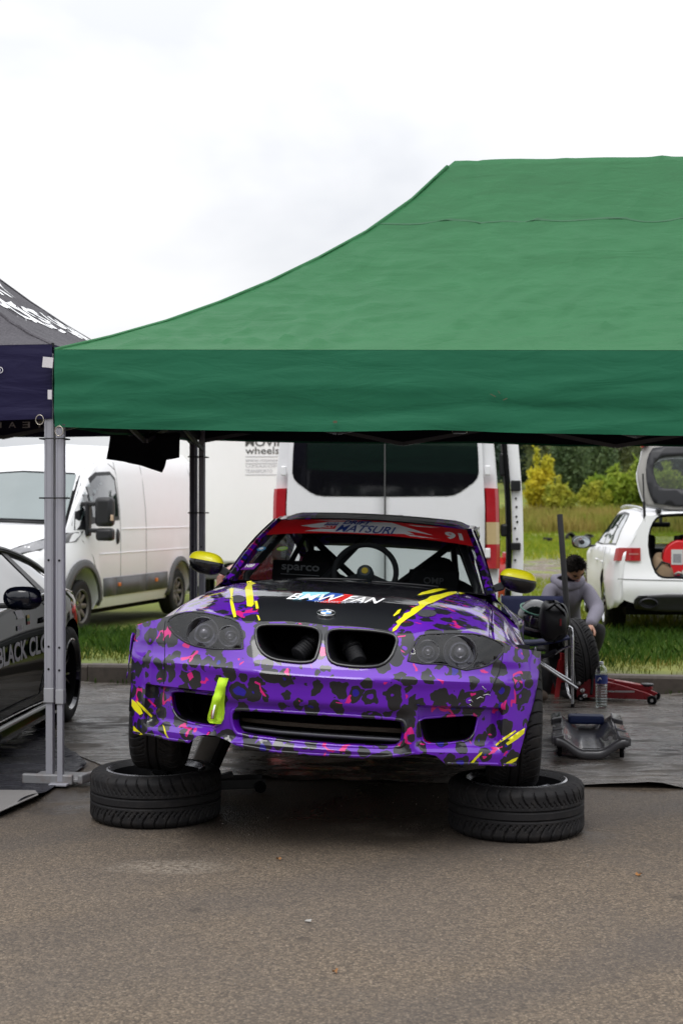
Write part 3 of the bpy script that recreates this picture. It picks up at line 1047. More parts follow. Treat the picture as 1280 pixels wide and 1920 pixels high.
def make_rim(parent, Ri=.232, W=.235, spokes=5, twin=True, mat_s=None, mat_b=None, mat_l=None, face=1, dish=.02):
    """rim turned round Z; visible face towards +Z*face"""
    hw = W / 2 * .985
    f = face
    mb = MB()
    mb.lathe([(Ri + .003, f * hw), (Ri - .006, f * (hw + .004)), (Ri - .012, f * (hw - .006)), (Ri - .020, f * (hw - .02))], 72)
    mb.f = mb.f[:-2]; mb.mi = mb.mi[:-2]
    mb.build('rim_lip', mat_l, parent, smooth=50)
    mb = MB()
    mb.lathe([(Ri - .020, f * (hw - .02)), (Ri - .035, f * (hw - .06)), (Ri - .04, 0), (Ri - .03, -f * hw), (Ri + .003, -f * hw)], 72)
    mb.f = mb.f[:-2]; mb.mi = mb.mi[:-2]
    mb.build('rim_barrel', mat_b, parent, smooth=50)
    zc = f * (hw - .03 - dish)
    mb = MB()
    mb.lathe([(0, zc + f * .012), (.024, zc + f * .012), (.028, zc + f * .004), (.07, zc), (.075, zc - f * .04), (0, zc - f * .04)], 32)
    hub = mb.build('hub', mat_s, parent, smooth=40)
    for k in range(5):
        a = 2 * math.pi * k / 5 + .3
        mb = MB(); mb.lathe([(0, zc + f * .008), (.009, zc + f * .008), (.011, zc - f * .01)], 6, Matrix.Translation((.05 * math.cos(a), .05 * math.sin(a), 0)))
        mb.build('wheel_bolt', DARKMET(), hub, smooth=0)
    for k in range(spokes):
        for dd in ((-.16, .16) if twin else (0,)):
            a = 2 * math.pi * k / spokes
            ca, sa = math.cos(a), math.sin(a)
            rings = []
            for q in range(6):
                u = q / 5
                r = .055 + (Ri - .032 - .055) * u
                lat = dd * (.05 + .25 * u) * (Ri / .232) if twin else 0
                w = (.013 if twin else .030) * (1.15 - .3 * u)
                z = zc + f * (.006 + .022 * u * u + .01 * math.sin(u * math.pi))
                ring = []
                for (s, h) in ((-1, -.03), (-1, -.004), (-.5, .004), (.5, .004), (1, -.004), (1, -.03)):
                    t_ = lat + s * w
                    ring.append((r * ca - t_ * sa, r * sa + t_ * ca, z + f * h))
                rings.append(ring)
            mb = MB(); mb.loft(rings)
            mb.build('spoke', mat_s, parent, smooth=40)


def make_wheel(name, parent=None, tyre=None, Ri=.232, W=.235, face=1, **kw):
    root = empty(name); root.parent = parent
    ty = bpy.data.objects.new('tyre', tyre); COL.objects.link(ty); ty.parent = root
    make_rim(root, Ri, W, face=face, **kw)
    return root


# ================================================================== the purple race car
CA, CP = R(6.2), math.atan(.225 / 2.66)
CO = np.array([-.055, 6.67, .215])
CROLL = R(3.0)
_ca, _sa, _cp, _sp = math.cos(-CA), math.sin(-CA), math.cos(-CP), math.sin(-CP)
CR = np.array([[_ca, -_sa, 0], [_sa, _ca, 0], [0, 0, 1]]) @ np.array([[math.cos(CROLL), 0, math.sin(CROLL)], [0, 1, 0], [-math.sin(CROLL), 0, math.cos(CROLL)]]) @ np.array([[1, 0, 0], [0, _cp, -_sp], [0, _sp, _cp]])
_o = CR.T @ (np.array([0, 0, CH]) - CO)


def car_ray(px, py):
    return CR.T @ np.array([(px - 640) / F, 1, -(py - 960) / F])


def pix2loc(px, py, yl):
    d = car_ray(px, py); t = (yl - _o[1]) / d[1]
    return _o + t * d


CW = .92


def fprof(z):
    return catmull(z, [.08, .14, .20, .28, .38, .455, .495, .515, .55, .62, .68, .73, .80], [.085, .050, .020, .004, .0, -.012, -.030, -.006, .016, .055, .100, .150, .25])


def yf(x, z):
    """front face of the car: distance behind the front axle (negative = ahead) at half-width x and height z"""
    ax = abs(x)
    y = -.80 + .46 * min(1.15, ax / CW) ** 2.6
    k = 1 - .72 * (min(1, ax / CW)) ** 2
    y += fprof(z - .03 * (ax / CW) ** 2) * k
    # pocket round the outer intakes, sharp brow above, ramp below
    m = sstep(.41, .45, ax) * (1 - sstep(.75, .80, ax)) * sstep(.20, .25, z) * (1 - sstep(.385, .400, z))
    y += .055 * m
    # brow over the centre intake and its raised surround
    m2 = (1 - sstep(.34, .43, ax)) * sstep(.19, .22, z) * (1 - sstep(.35, .38, z))
    y += .030 * m2
    # scallop beneath the headlamps
    m3 = sstep(.38, .5, ax) * (1 - sstep(.80, .90, ax)) * sstep(.50, .53, z) * (1 - sstep(.56, .60, z))
    y += .012 * m3
    # body-kit step where the over-fender starts
    y += -.012 * sstep(.775, .785, ax)
    return y


def front_hit(px, py, off=0.0):
    """(x, z) on the front face for a photo pixel"""
    y = -.6
    for _ in range(25):
        p = pix2loc(px, py, y)
        y = y * .4 + .6 * (yf(p[0], p[2]) + off)
    return (float(p[0]), float(p[2]))


SECT_S = [0, .3, .45, .65, .75, .84, .89, .935, 1.0]
SECT_Y = [-.72, -.3, 0, .5, .95]
SECT = [[.775, .765, .752, .725, .70, .67, .645, .63, .615],
        [.828, .818, .806, .775, .75, .705, .668, .642, .617],
        [.868, .862, .853, .826, .797, .742, .682, .648, .612],
        [.928, .922, .913, .888, .862, .815, .762, .705, .640],
        [.957, .953, .947, .927, .905, .875, .850, .832, .800]]
XE_Y = [-.5, .38, .72, .95, 2.10, 2.36, 2.98, 3.46]
XE_X = [.92, .92, .868, .855, .858, .920, .920, .85]


def sect(s, y):
    vals = [catmull(abs(s), SECT_S, r) for r in SECT]
    return catmull(y, SECT_Y, vals)


def xe(y): return catmull(y, XE_Y, XE_X)


# line where the nose panel meets hood and fenders, left to right (photo pixels)
TOPLINE = [(256, 1172), (275, 1166), (295, 1162), (315, 1156), (333, 1150), (351, 1146), (377, 1145), (405, 1150), (433, 1158), (450, 1165), (482, 1167), (532, 1166), (575, 1169), (614, 1174),
           (650, 1175), (686, 1178), (720, 1183), (751, 1189), (777, 1188), (800, 1184), (823, 1183), (855, 1182.5), (882, 1184), (900, 1189), (915, 1195), (932, 1203), (948, 1210), (965, 1214), (981, 1217), (1000, 1220), (1014, 1222)]
TOP2 = [front_hit(*p) for p in TOPLINE]
TOPX = [p[0] for p in TOP2]; TOPZ = [p[1] for p in TOP2]
XL0, XR0 = TOPX[0], TOPX[-1]


def zb(x): return interp(x, TOPX, TOPZ)


def hood_pt(s, t):
    xb = (s * XR0) if s > 0 else (-s * XL0)
    z0 = zb(xb); y0 = yf(xb, z0)
    yend = .80 + .06 * s * s
    y = y0 + (yend - y0) * t
    w = min(1, t / .30)
    w = 1 - (1 - w) ** 2.2
    x = xb + (s * xe(y) - xb) * w
    z = z0 + (sect(s, y) - z0) * w
    return (x, y, z)


_SS = np.linspace(-1, 1, 91); _TT = np.linspace(0, 1, 71)
_HT = np.array([[hood_pt(s, t) for t in _TT] for s in _SS])
_W = _HT @ CR.T + CO
_HPX = np.stack([640 + _W[..., 0] / _W[..., 1] * F, 960 - (_W[..., 2] - CH) / _W[..., 1] * F], -1)


def _bil(T, fs, ft):
    fs = min(max(fs, 0), T.shape[0] - 1.001); ft = min(max(ft, 0), T.shape[1] - 1.001)
    i, j = int(fs), int(ft); a, b = fs - i, ft - j
    return (T[i, j] * (1 - a) + T[i + 1, j] * a) * (1 - b) + (T[i, j + 1] * (1 - a) + T[i + 1, j + 1] * a) * b


def _inv(T2, q):
    """grid coordinates (fs, ft) where the 2D table T2 takes the value q"""
    d = ((T2 - q) ** 2).sum(-1)
    i, j = np.unravel_index(np.argmin(d), d.shape)
    f = np.array([float(i), float(j)])
    for _ in range(6):
        p = _bil(T2, *f); e = .25
        Js = (_bil(T2, f[0] + e, f[1]) - _bil(T2, f[0] - e, f[1])) / (2 * e)
        Jt = (_bil(T2, f[0], f[1] + e) - _bil(T2, f[0], f[1] - e)) / (2 * e)
        J = np.stack([Js, Jt], 1)
        if abs(np.linalg.det(J)) < 1e-9: break
        st = np.clip(np.linalg.solve(J, np.array(q) - p), -2, 2)
        f = np.clip(f + st, [0, 0], [T2.shape[0] - 1, T2.shape[1] - 1])
    return f


def hood_z(x, y):
    return float(_bil(_HT[..., 2], *_inv(_HT[..., :2], np.array([x, y]))))


def hood_hit(px, py):
    p = _bil(_HT, *_inv(_HPX, np.array([px, py])))
    return float(p[0]), float(p[1])


def on_hood(off=.0025):
    def fn(px, py):
        f = _inv(_HPX, np.array([px, py]))
        p = _bil(_HT, *f)
        return (float(p[0]), float(p[1] - off * .4), float(p[2] + off))
    return fn


def on_front(off=.0025):
    def fn(px, py):
        x, z = front_hit(px, py)
        return (x, yf(x, z) - off, z)
    return fn


def ws(u, v, off=0.0):
    b = np.array([u * .69, .72 + .14 * u * u, .955 - .03 * u * u]); t = np.array([u * .555, 1.52 + .07 * u * u, 1.325 - .02 * u * u])
    p = b + (t - b) * v
    p[1] -= .03 * math.sin(math.pi * min(1, max(0, v))); p[2] += .02 * math.sin(math.pi * min(1, max(0, v)))
    return (float(p[0]), float(p[1] - off * .45), float(p[2] + off * .9))


def roof(u, v):
    y0 = 1.52 + .07 * u * u; y1 = 2.78 - .10 * u * u
    y = y0 + (y1 - y0) * v
    z = catmull(v, [0, .3, .6, 1], [1.325, 1.395, 1.385, 1.262]) - .02 * u * u - .03 * max(0, abs(u) - .85) / .15
    w = catmull(v, [0, .3, .6, 1], [.555, .575, .57, .53])
    return (u * w, y, z)


def mat_leopard():
    m, t, b = new_mat('leopard_wrap')
    tc = t.new('TexCoord').outputs['Object']
    wob = t.new('VectorMath'); wob.operation = 'MULTIPLY_ADD'
    nz = t.noise(tc, 14, 2, .5, out='Color')
    t.link(nz, wob.inputs[0]); wob.inputs[1].default_value = (.05, .05, .05); t.link(tc, wob.inputs[2])
    vec = t.mapping(wob.outputs[0], (1, .8, 1.0), (.2, .1, .35), (.13, .4, .21))
    vo = t.new('TexVoronoi'); vo.inputs['Scale'].default_value = 14.5; vo.inputs['Randomness'].default_value = .85
    t.link(vec, vo.inputs['Vector'])
    sep = t.new('SeparateColor'); t.link(vo.outputs['Color'], sep.inputs[0])
    d = vo.outputs['Distance']
    n1 = t.noise(tc, 30, 1, .5); n2 = t.noise(tc, 15, 1, .5)
    # spot with ragged outline, size by cell
    lim = t.math('MULTIPLY_ADD', sep.outputs[0], .20, .41)
    dd = t.math('ADD', d, t.math('MULTIPLY_ADD', n1, .34, -.17))
    spot = t.math('LESS_THAN', dd, lim)
    # rosette centre, off-centre by noise, only in some cells
    cen = t.math('ADD', d, t.math('MULTIPLY_ADD', n2, .9, -.45))
    core = t.math('MULTIPLY', t.math('LESS_THAN', cen, .12), t.math('GREATER_THAN', sep.outputs[1], .30))
    core = t.math('MULTIPLY', core, spot)
    gapn = t.noise(t.mapping(tc, (1, 1, 1), (0, 0, 0), (3, 1, 7)), 11, 2, .5)
    gap = t.math('MULTIPLY', t.math('GREATER_THAN', gapn, .66), t.math('GREATER_THAN', sep.outputs[1], .30))
    n3 = t.noise(tc, 1.6, 3, .5)
    purple = t.mix(t.ramp(n3, [(.3, 0.0), (.7, 1.0)]), (.092, .004, .36), (.125, .008, .44))
    blue = (.016, .005, .27)
    c = t.mix(spot, purple, (.013, .013, .017))
    c = t.mix(t.math('MULTIPLY', spot, gap), c, purple)
    isb = t.math('GREATER_THAN', sep.outputs[2], .45)
    c = t.mix(core, c, purple)
    c = t.mix(t.math('MULTIPLY', core, isb), c, blue)
    # pink squiggles
    pn = t.noise(t.mapping(tc, (1, 1, 1.2), (0, 0, 0), (9, 2, 4)), 8.0, 1.5, .5, .5)
    band = t.math('LESS_THAN', t.math('ABSOLUTE', t.math('SUBTRACT', pn, .5)), .030)
    pm_ = t.math('GREATER_THAN', t.noise(t.mapping(tc, (1, 1, 1), (0, 0, 0), (5, 5, 1)), 9.5, 1, .5), .612)
    c = t.mix(t.math('MULTIPLY', band, pm_), c, (.62, .008, .19))
    t.link(c, b.inputs['Base Color'])
    b.inputs['Roughness'].default_value = .38
    b.inputs['Specular IOR Level'].default_value = .25
    b.inputs['Coat Weight'].default_value = .9
    b.inputs['Coat Roughness'].default_value = .05
    t.link(t.bump(t.noise(tc, 5, 3, .5), .05, .03), b.inputs['Coat Normal'])
    return m


def add_black_zone(m_src, name, kind):
    """same wrap with the plain black centre film of hood / roof"""
    m = m_src.copy(); m.name = name
    t = NT(m); b = m.node_tree.nodes['Principled BSDF']
    src = b.inputs['Base Color'].links[0].from_socket
    tc = t.new('TexCoord').outputs['Object']
    sx = t.new('SeparateXYZ'); t.link(tc, sx.inputs[0])
    nz = t.math('MULTIPLY_ADD', t.noise(tc, 22, 4, .6), .06, -.03)
    if kind == 'hood':
        half = t.math('MULTIPLY_ADD', sx.outputs[1], .19, .405)
    else:
        half = t.math('MULTIPLY_ADD', sx.outputs[1], 0.0, .36)
    ax = t.math('ADD', t.math('ABSOLUTE', sx.outputs[0]), nz)
    f = t.math('LESS_THAN', ax, half)
    fl = t.noise(tc, 900, 1, .5)
    blk = t.mix(t.math('MULTIPLY', t.math('GREATER_THAN', fl, .66), .4), (.005, .005, .008), (.03, .03, .034))
    c = t.mix(f, src, blk)
    t.link(c, b.inputs['Base Color'])
    return m


def build_race_car():
    root = empty('race_car', CO.tolist(), (-CP, CROLL, -CA))
    tag(root, 'purple leopard-print drift coupe with front wheels raised on loose tyres', 'car')
    LEO = mat_leopard(); LEOH = add_black_zone(LEO, 'leopard_wrap_hood', 'hood'); LEOR = add_black_zone(LEO, 'leopard_wrap_roof', 'roof')
    for k_, v_ in (('Coat Weight', .1), ('Roughness', .6)): LEOR.node_tree.nodes['Principled BSDF'].inputs[k_].default_value = v_
    YEL = pm('yellow_vinyl', (.80, .74, .008), .4, var=.05, coat=.3)
    blk = BLACKPL(); deep = BLACK()
    gloss = pm('gloss_black', (.005, .005, .006), .2, var=.2, coat=.25)
    white = pm('car_white_print', (.93, .93, .94), .5, var=.02)

    # ---------------- front fascia
    outer_px = TOPLINE + [(1013, 1240), (1008, 1280), (1000, 1318), (991, 1350), (982, 1385), (973, 1416), (966, 1437), (925, 1436.5), (882, 1435), (837, 1435), (829, 1428), (817, 1417.5), (800, 1414), (777, 1415), (751, 1419), (718, 1422), (680, 1422.5), (640, 1420), (580, 1417), (515, 1412), (475, 1406), (443, 1399), (430, 1391), (420, 1386), (402, 1380), (384, 1378), (370, 1380), (362, 1387), (354, 1394),
                           (335, 1391.5), (318, 1389), (285, 1381), (251, 1376), (249, 1360), (246, 1317), (245.5, 1268), (248, 1219), (252, 1192)]
    hl_l = [(313.5, 1168), (319, 1160), (331, 1153), (345, 1149.5), (358, 1148.5), (385, 1150), (404, 1154), (433, 1161.5), (446, 1168), (451, 1177), (454.5, 1193), (455.5, 1217), (430, 1218), (405, 1217.5), (384, 1215), (366, 1211.5), (351, 1206), (339, 1199), (328, 1190), (317, 1178)]
    hl_r = [(764, 1240), (767, 1229), (774, 1212), (780, 1200), (788, 1192.5), (804, 1189.5), (850, 1188), (885, 1189), (905, 1192.5), (920, 1198), (935, 1205), (944, 1213), (942, 1224), (935, 1233), (925, 1242), (912, 1248.5), (899, 1252.5), (873, 1257), (855, 1253), (838, 1247), (815, 1245), (791, 1245)]
    kd_l = smooth_poly([(479, 1190), (480, 1178), (492, 1172), (530, 1172), (566, 1173.5), (592, 1178), (601, 1186), (600, 1204), (596, 1222), (589, 1240), (568, 1243.5), (540, 1241), (513, 1237), (494, 1227), (483, 1211)], 1)
    kd_r = smooth_poly([(611, 1200), (613, 1186), (628, 1180), (665, 1181), (700, 1183.5), (735, 1189), (745, 1198), (741, 1214), (733, 1233), (716, 1248), (690, 1251.5), (655, 1250), (625, 1245), (614, 1232)], 1)
    in_c = smooth_poly([(437, 1336), (444, 1332), (500, 1335), (589, 1340.5), (680, 1346), (748, 1351), (757, 1358), (758, 1378), (755, 1393), (744, 1400), (690, 1399), (609, 1395), (530, 1387), (450, 1377), (440, 1366), (436, 1350)], 1)
    in_l = smooth_poly([(322, 1297), (340, 1296), (358, 1298), (390, 1302), (417, 1307), (421, 1317), (416, 1345), (407, 1363), (385, 1361), (355, 1355), (335, 1347), (325, 1332), (321, 1312)], 1)
    in_r = smooth_poly([(786, 1348), (820, 1345), (860, 1342), (893, 1341), (895, 1350), (889, 1374), (877, 1389), (850, 1393), (820, 1395), (797, 1395), (790, 1384), (787, 1365)], 1)
    f2 = lambda l: [front_hit(*p) for p in l]
    O2 = f2(outer_px)
    holes = {k: f2(v) for k, v in dict(hl_l=hl_l, hl_r=hl_r, kd_l=kd_l, kd_r=kd_r, in_c=in_c, in_l=in_l, in_r=in_r).items()}
    V, T, hloops, oloop = patch2d(O2, list(holes.values()), .013)
    mb = MB()
    P3 = [(p[0], yf(p[0], p[1]), p[1]) for p in V]
    mb.add(P3, T)
    # turned-in edges round the openings and along the lower rim
    for nm, lp in zip(holes.keys(), hloops):
        c = np.mean([V[i] for i in lp], 0)
        dep = {'h': .012, 'k': .02, 'i': .055}[nm[0]]
        prev = lp
        n = len(lp)
        for q, (sc, dy) in enumerate(((.985, .3), (.955, 1.0))):
            st = len(mb.v)
            mb.v.extend([(c[0] + (V[i][0] - c[0]) * sc, P3[i][1] + dep * dy, c[1] + (V[i][1] - c[1]) * sc) for i in lp])
            for k in range(n):
                l = (k + 1) % n
                mb.f.append((prev[k], prev[l], st + l, st + k)); mb.mi.append(0)
            prev = list(range(st, st + n))
    lo = [i for i in oloop if V[i][1] < .30 or True]
    n = len(oloop); st = len(mb.v)
    mb.v.extend([(P3[i][0], P3[i][1] + .05, P3[i][2] + (.012 if V[i][1] < .25 else -.004)) for i in oloop])
    for k in range(n):
        l = (k + 1) % n
        mb.f.append((oloop[k], oloop[l], st + l, st + k)); mb.mi.append(0)
    fas = mb.build('front_bumper', LEO, root, smooth=42)

    def ring_tube(name, loop, r, mat, off=0.0, parent=root, n=8):
        pts = [(x, yf(x, z) - off, z) for x, z in resample(loop, .012)]
        m2 = MB(); m2.tube(pts, r, n, closed=True)
        return m2.build(name, mat, parent, smooth=180)

    def duct(name, loop, depth, mat, parent=root, sc=.9, start=.05):
        c = np.mean(loop, 0)
        lp = resample(loop, .03)
        rings = []
        for q, s_ in ((0, .955), (.5, sc + .03), (1, sc)):
            rings.append([(c[0] + (x - c[0]) * s_, yf(x, z) + start + depth * q, c[1] + (z - c[1]) * s_) for x, z in lp])
        m2 = MB(); m2.loft(rings, cap=False)
        n = len(lp)
        m2.f.append(tuple(2 * n + k for k in range(n))); m2.mi.append(0)
        return m2.build(name, mat, parent, smooth=60)

    for key, r_ in (('in_c', .0085), ('in_l', .006), ('in_r', .006)):
        c_ = np.mean(holes[key], 0)
        ring_tube('intake_lip', [(c_[0] + (x - c_[0]) * 1.02, c_[1] + (z - c_[1]) * (1.10 if key == 'in_c' else 1.03)) for x, z in holes[key]], r_, LEO, -.001)
    low = [(251, 1376), (285, 1381), (318, 1389), (354, 1394)], [(443, 1399), (515, 1412), (580, 1417), (640, 1420), (718, 1422), (777, 1415)], [(837, 1435), (882, 1435), (966, 1437)]
    for pl in low:
        m2 = MB(); m2.tube([on_front(-.004)(px, py - 3) for px, py in resample(pl, 12, False)], .007, 8); m2.build('splitter_edge', LEO, root, smooth=180)
    # bare panel joints
    gapm = pm('panel_gap', (.006, .004, .010), .8)
    for pl in ([(310, 1164), (307, 1185), (309, 1215), (308, 1260), (307, 1283)], [(945, 1213), (941, 1235), (935, 1262), (925, 1285), (918, 1300)]):
        pts = [on_front(.000)(px, py) for px, py in resample(pl, 6, False)]
        m2 = MB(); m2.tube(pts, .0022, 5); m2.build('panel_joint', gapm, root, smooth=180)

    # ---------------- headlamps
    chrome = pm('lamp_chrome', (.40, .40, .43), .12, metal=.9)
    smoke = glass('smoked_lens', (.80, .79, .83), 1.0)
    hous = pm('lamp_housing', (.014, .014, .016), .25, metal=.2)
    for key, lamps in (('hl_l', ((382, 1187, .066), (431, 1193, .043))), ('hl_r', ((862, 1223, .068), (802, 1222, .046)))):
        loop = holes[key]
        hroot = empty('headlight'); hroot.parent = root
        d = duct('lamp_housing', loop, .11, hous, hroot, .93, .004)
        lens = patch('lens', [(np.mean(loop, 0)[0] + (x - np.mean(loop, 0)[0]) * .985, np.mean(loop, 0)[1] + (z - np.mean(loop, 0)[1]) * .985) for x, z in loop], lambda x, z: (x, yf(x, z) - .001, z), smoke, hroot, step=.02, smooth=180)
        ring_tube('seal', loop, .0042, blk, -.001, hroot)
        for (px, py, r) in lamps:
            p = pix2loc(px, py, -.50 if abs(px - 610) > 180 else -.56)
            x, z = front_hit(px, py)
            cy = yf(x, z) + .05
            p = pix2loc(px, py, cy)
            M = Matrix.Translation((p[0], p[1], p[2])) @ Matrix.Rotation(R(90), 4, 'X')
            m2 = MB(); m2.lathe([(r * 1.06, .018), (r, .022), (r * .94, .010), (r * .75, -.030), (r * .45, -.05), (.0001, -.055)], 40, M)
            m2.f = [f for f in m2.f if len(f) == 4]; m2.mi = [0] * len(m2.f)
            m2.build('reflector', chrome, hroot, smooth=50)
            m2 = MB(); m2.tube([M @ Vector((r * 1.03 * math.cos(a), r * 1.03 * math.sin(a), .02)) for a in np.linspace(0, 2 * math.pi, 40, endpoint=False)], .004, 6, closed=True)
            m2.build('halo_ring', pm('lamp_ring', (.07, .07, .075), .25, metal=.6), hroot, smooth=180)
            m2 = MB(); m2.lathe([(0.0001, .012), (r * .25, .008), (r * .42, -.008), (r * .46, -.03)], 28, M)
            m2.build('projector', pm('projector_glass', (.06, .06, .07), .05, coat=1.0), hroot, smooth=60)

    # ---------------- kidney grilles with the intake filters showing inside
    for key, (fx, fy, tx, ty) in (('kd_l', (568, 1212, -1, -1)), ('kd_r', (655, 1222, -1, -1))):
        k = empty('kidney_grille'); k.parent = root
        duct('grille_duct', holes[key], .30, deep, k, .86, .015)
        ring_tube('grille_frame', holes[key], .0075, gloss, .001, k)
        x, z = front_hit(fx, fy)
        c0 = Vector((x, yf(x, z) + .16, z))
        dirv = Vector((.45 if key == 'kd_l' else -.35, .55, .55)).normalized()
        q = dirv.to_track_quat('Z', 'Y').to_matrix().to_4x4()
        M = Matrix.Translation(c0) @ q
        prof = [(.018, -.075)] + [((.040 if i % 2 else .034), -.07 + i * .007) for i in range(11)] + [(.03, .01)]
        m2 = MB(); m2.lathe(prof, 28, M); m2.build('air_filter', pm('filter_mesh', (.012, .012, .014), .5, var=.3), k, smooth=30)
        m2 = MB(); m2.lathe([(.040, .008), (.044, .008), (.044, .020), (.040, .020)], 28, M, close=True); m2.build('hose_clamp', STEEL(), k, smooth=30)
        m2 = MB(); m2.lathe([(.038, .0), (.038, .12)], 20, M); m2.build('intake_hose', blk, k, smooth=60)

    # ---------------- intakes
    duct('centre_intake', holes['in_c'], .26, deep, root, .95, .05)
    duct('side_intake', holes['in_l'], .22, deep, root, .85, .05)
    duct('side_intake', holes['in_r'], .22, deep, root, .85, .05)
    pts = [on_front(-.085)(px, py) for px, py in ((440, 1366), (520, 1376), (600, 1382), (680, 1387), (756, 1391))]
    m2 = MB(); m2.tube(pts, .012, 10); m2.build('intake_bar', pm('dull_pipe', (.12, .12, .13), .35, metal=.8), root, smooth=60)
    m2 = MB()
    for r_ in range(1):
        a = [on_front(-.16)(px, py) for px, py in ((436, 1357), (520, 1366), (600, 1372), (680, 1376), (758, 1381))]
        b2 = [on_front(-.16)(px, py) for px, py in ((436, 1350), (520, 1358), (600, 1364), (680, 1368), (758, 1372))]
        m2.add(a + b2, [(i, i + 1, 6 + i, 5 + i) for i in range(4)])
    m2.build('intercooler', pm('cooler_core', (.10, .075, .055), .5, metal=.3, bump=.6, bscale=90), root, smooth=0, solid=.02)
    # crack in the bumper held by cable ties
    tie = pm('cable_tie', (.6, .6, .62), .4)
    for pl in ([(904, 1287), (907, 1291), (911, 1293)], [(878, 1314), (883, 1313), (886, 1317)], [(893, 1311), (900, 1307), (906, 1309)], [(906, 1304), (914, 1302), (919, 1304)], [(880, 1321), (884, 1324)]):
        pts = [on_front(.001)(px, py) for px, py in pl]
        m2 = MB(); m2.tube(pts, .0016, 5); m2.build('bumper_stitch', tie, root, smooth=180)

    # ---------------- hood and front fenders
    def strip(name, s0, s1, mat, nc, nr=64, t0=0.0, t1=1.0):
        m2 = MB()
        m2.grid(lambda u, v: hood_pt(s0 + (s1 - s0) * u, t0 + (t1 - t0) * (v ** 1.7)), nc, nr)
        return m2.build(name, mat, root, smooth=180, solid=.006)
    strip('hood', -.772, .772, LEOH, 80, t0=.004)
    strip('front_fender', -1, -.777, LEO, 22, t0=.004)
    strip('front_fender', .777, 1, LEO, 22, t0=.004)
    m2 = MB(); m2.grid(lambda u, v: tuple(np.array(hood_pt(-.95 + 1.9 * u, .03 + .95 * v)) - [0, -.0, .022]), 30, 14); m2.build('engine_bay_cover', deep, root, smooth=180)
    # cowl strip and wipers
    m2 = MB(); m2.grid(lambda u, v: ((-1 + 2 * u) * .70, .70 + .14 * (2 * u - 1) ** 2 + .10 * v - .01, .938 - .03 * (2 * u - 1) ** 2 - .012 * v), 24, 3); m2.build('cowl_panel', blk, root, smooth=180)
    for s_, e_ in ((-.45, .08), (.12, .62)):
        pts = [ws(s_ + (e_ - s_) * q / 8, -.045 + .02 * q / 8, .006) for q in range(9)]
        m2 = MB(); m2.tube(pts, .006, 6); m2.build('wiper', blk, root, smooth=180)
    # matte covers on the hood
    for c in ((446, 1124, 14, 7.0), (800, 1151, 18, 7.0)):
        poly = [(c[0] + c[2] * math.cos(a), c[1] + c[3] * math.sin(a)) for a in np.linspace(0, 2 * math.pi, 18, endpoint=False)]
        V2, T2, _, _ = patch2d(poly, (), 5); fnh = on_hood(.003)
        m2 = MB(); m2.add([fnh(*p) for p in V2], T2); m2.build('hood_cover', pm('matt_grey_film', (.035, .035, .042), .6), root, smooth=180)

    # ---------------- yellow brush strokes
    def strokes(fnc, polys, mat=YEL, name='paint_stroke', stepp=5):
        for pl in polys:
            V2, T2, _, _ = patch2d(pl, (), stepp)
            m2 = MB(); m2.add([fnc(*p) for p in V2], T2); m2.build(name, mat, root, smooth=180)
    H_ = on_hood(.003)
    strokes(H_, [
        [(430, 1105), (438, 1104), (436, 1118), (437, 1130), (441, 1146), (443, 1158), (438, 1159), (434, 1146), (431, 1130), (432, 1117)],
        [(462, 1083), (474, 1084), (472, 1092), (480, 1095), (472, 1098), (474, 1112), (476, 1134), (472, 1139), (463, 1138), (461, 1120), (459, 1104), (463, 1098)],
        [(477, 1128), (482, 1128), (485, 1142), (480, 1143)],
        [(481, 1154), (485, 1156), (488, 1164), (485, 1165)],
        [(855, 1110), (857, 1113), (838, 1119), (822, 1126), (812, 1131), (800, 1135), (789, 1144), (777, 1153), (764, 1161), (752, 1170), (743, 1182), (735, 1187), (736, 1180), (745, 1172), (742, 1167), (754, 1158), (757, 1152), (768, 1148), (772, 1142), (786, 1136), (783, 1130), (800, 1124), (806, 1119), (826, 1115), (840, 1111)],
        [(838, 1103), (836, 1106), (810, 1113), (788, 1117), (782, 1117), (790, 1112), (812, 1106)],
        [(746, 1145), (752, 1143), (748, 1151), (738, 1157), (737, 1155)],
        [(858, 1112), (878, 1110), (876, 1113), (862, 1115)],
    ])
    FR = on_front(.0022)
    strokes(FR, [
        [(247, 1311), (256, 1318), (264, 1328), (268, 1338), (262, 1341), (252, 1332), (247, 1324)],
        [(256, 1314), (262, 1318), (275, 1331), (286, 1343), (284, 1346), (270, 1333), (258, 1320)],
        [(250, 1361), (257, 1368), (268, 1377.5), (262, 1378), (250, 1372)],
        [(305, 1359), (308, 1362), (313, 1378), (319, 1388), (316, 1388.5), (309, 1376)],
        [(928, 1397), (938, 1387), (952, 1378), (966, 1369), (967, 1372), (954, 1382), (940, 1391), (930, 1399)],
        [(984, 1365), (982, 1376), (970, 1386), (958, 1394), (951, 1398), (948, 1394), (956, 1388), (952, 1386), (962, 1379), (972, 1372)],
        [(971, 1420), (967, 1427), (955, 1434), (946, 1436), (942, 1436), (950, 1430), (960, 1424)],
        [(904, 1410), (902, 1415), (893, 1424), (886, 1433), (880, 1434.5), (884, 1428), (890, 1421), (898, 1413)],
    ], stepp=6)

    # ---------------- hood lettering and badge
    lb = pm('print_light_blue', (.30, .68, .80), .4); db = pm('print_blue', (.03, .10, .42), .4); rd = pm('print_red', (.62, .012, .012), .4); gy = pm('print_grey', (.26, .25, .25), .4)
    P_ = lambda l: [(537 + (x - 325) * .4219 - (537 - (400 + 325 * .4219)), 940 + y * .4219) for x, y in l]
    Z3 = lambda l: [(400 + x * .4219, 940 + y * .4219) for x, y in l]
    H1 = on_hood(.002)
    strokes(H1, [Z3([(398, 405), (520, 406), (480, 428), (352, 440)])], lb, 'hood_print')
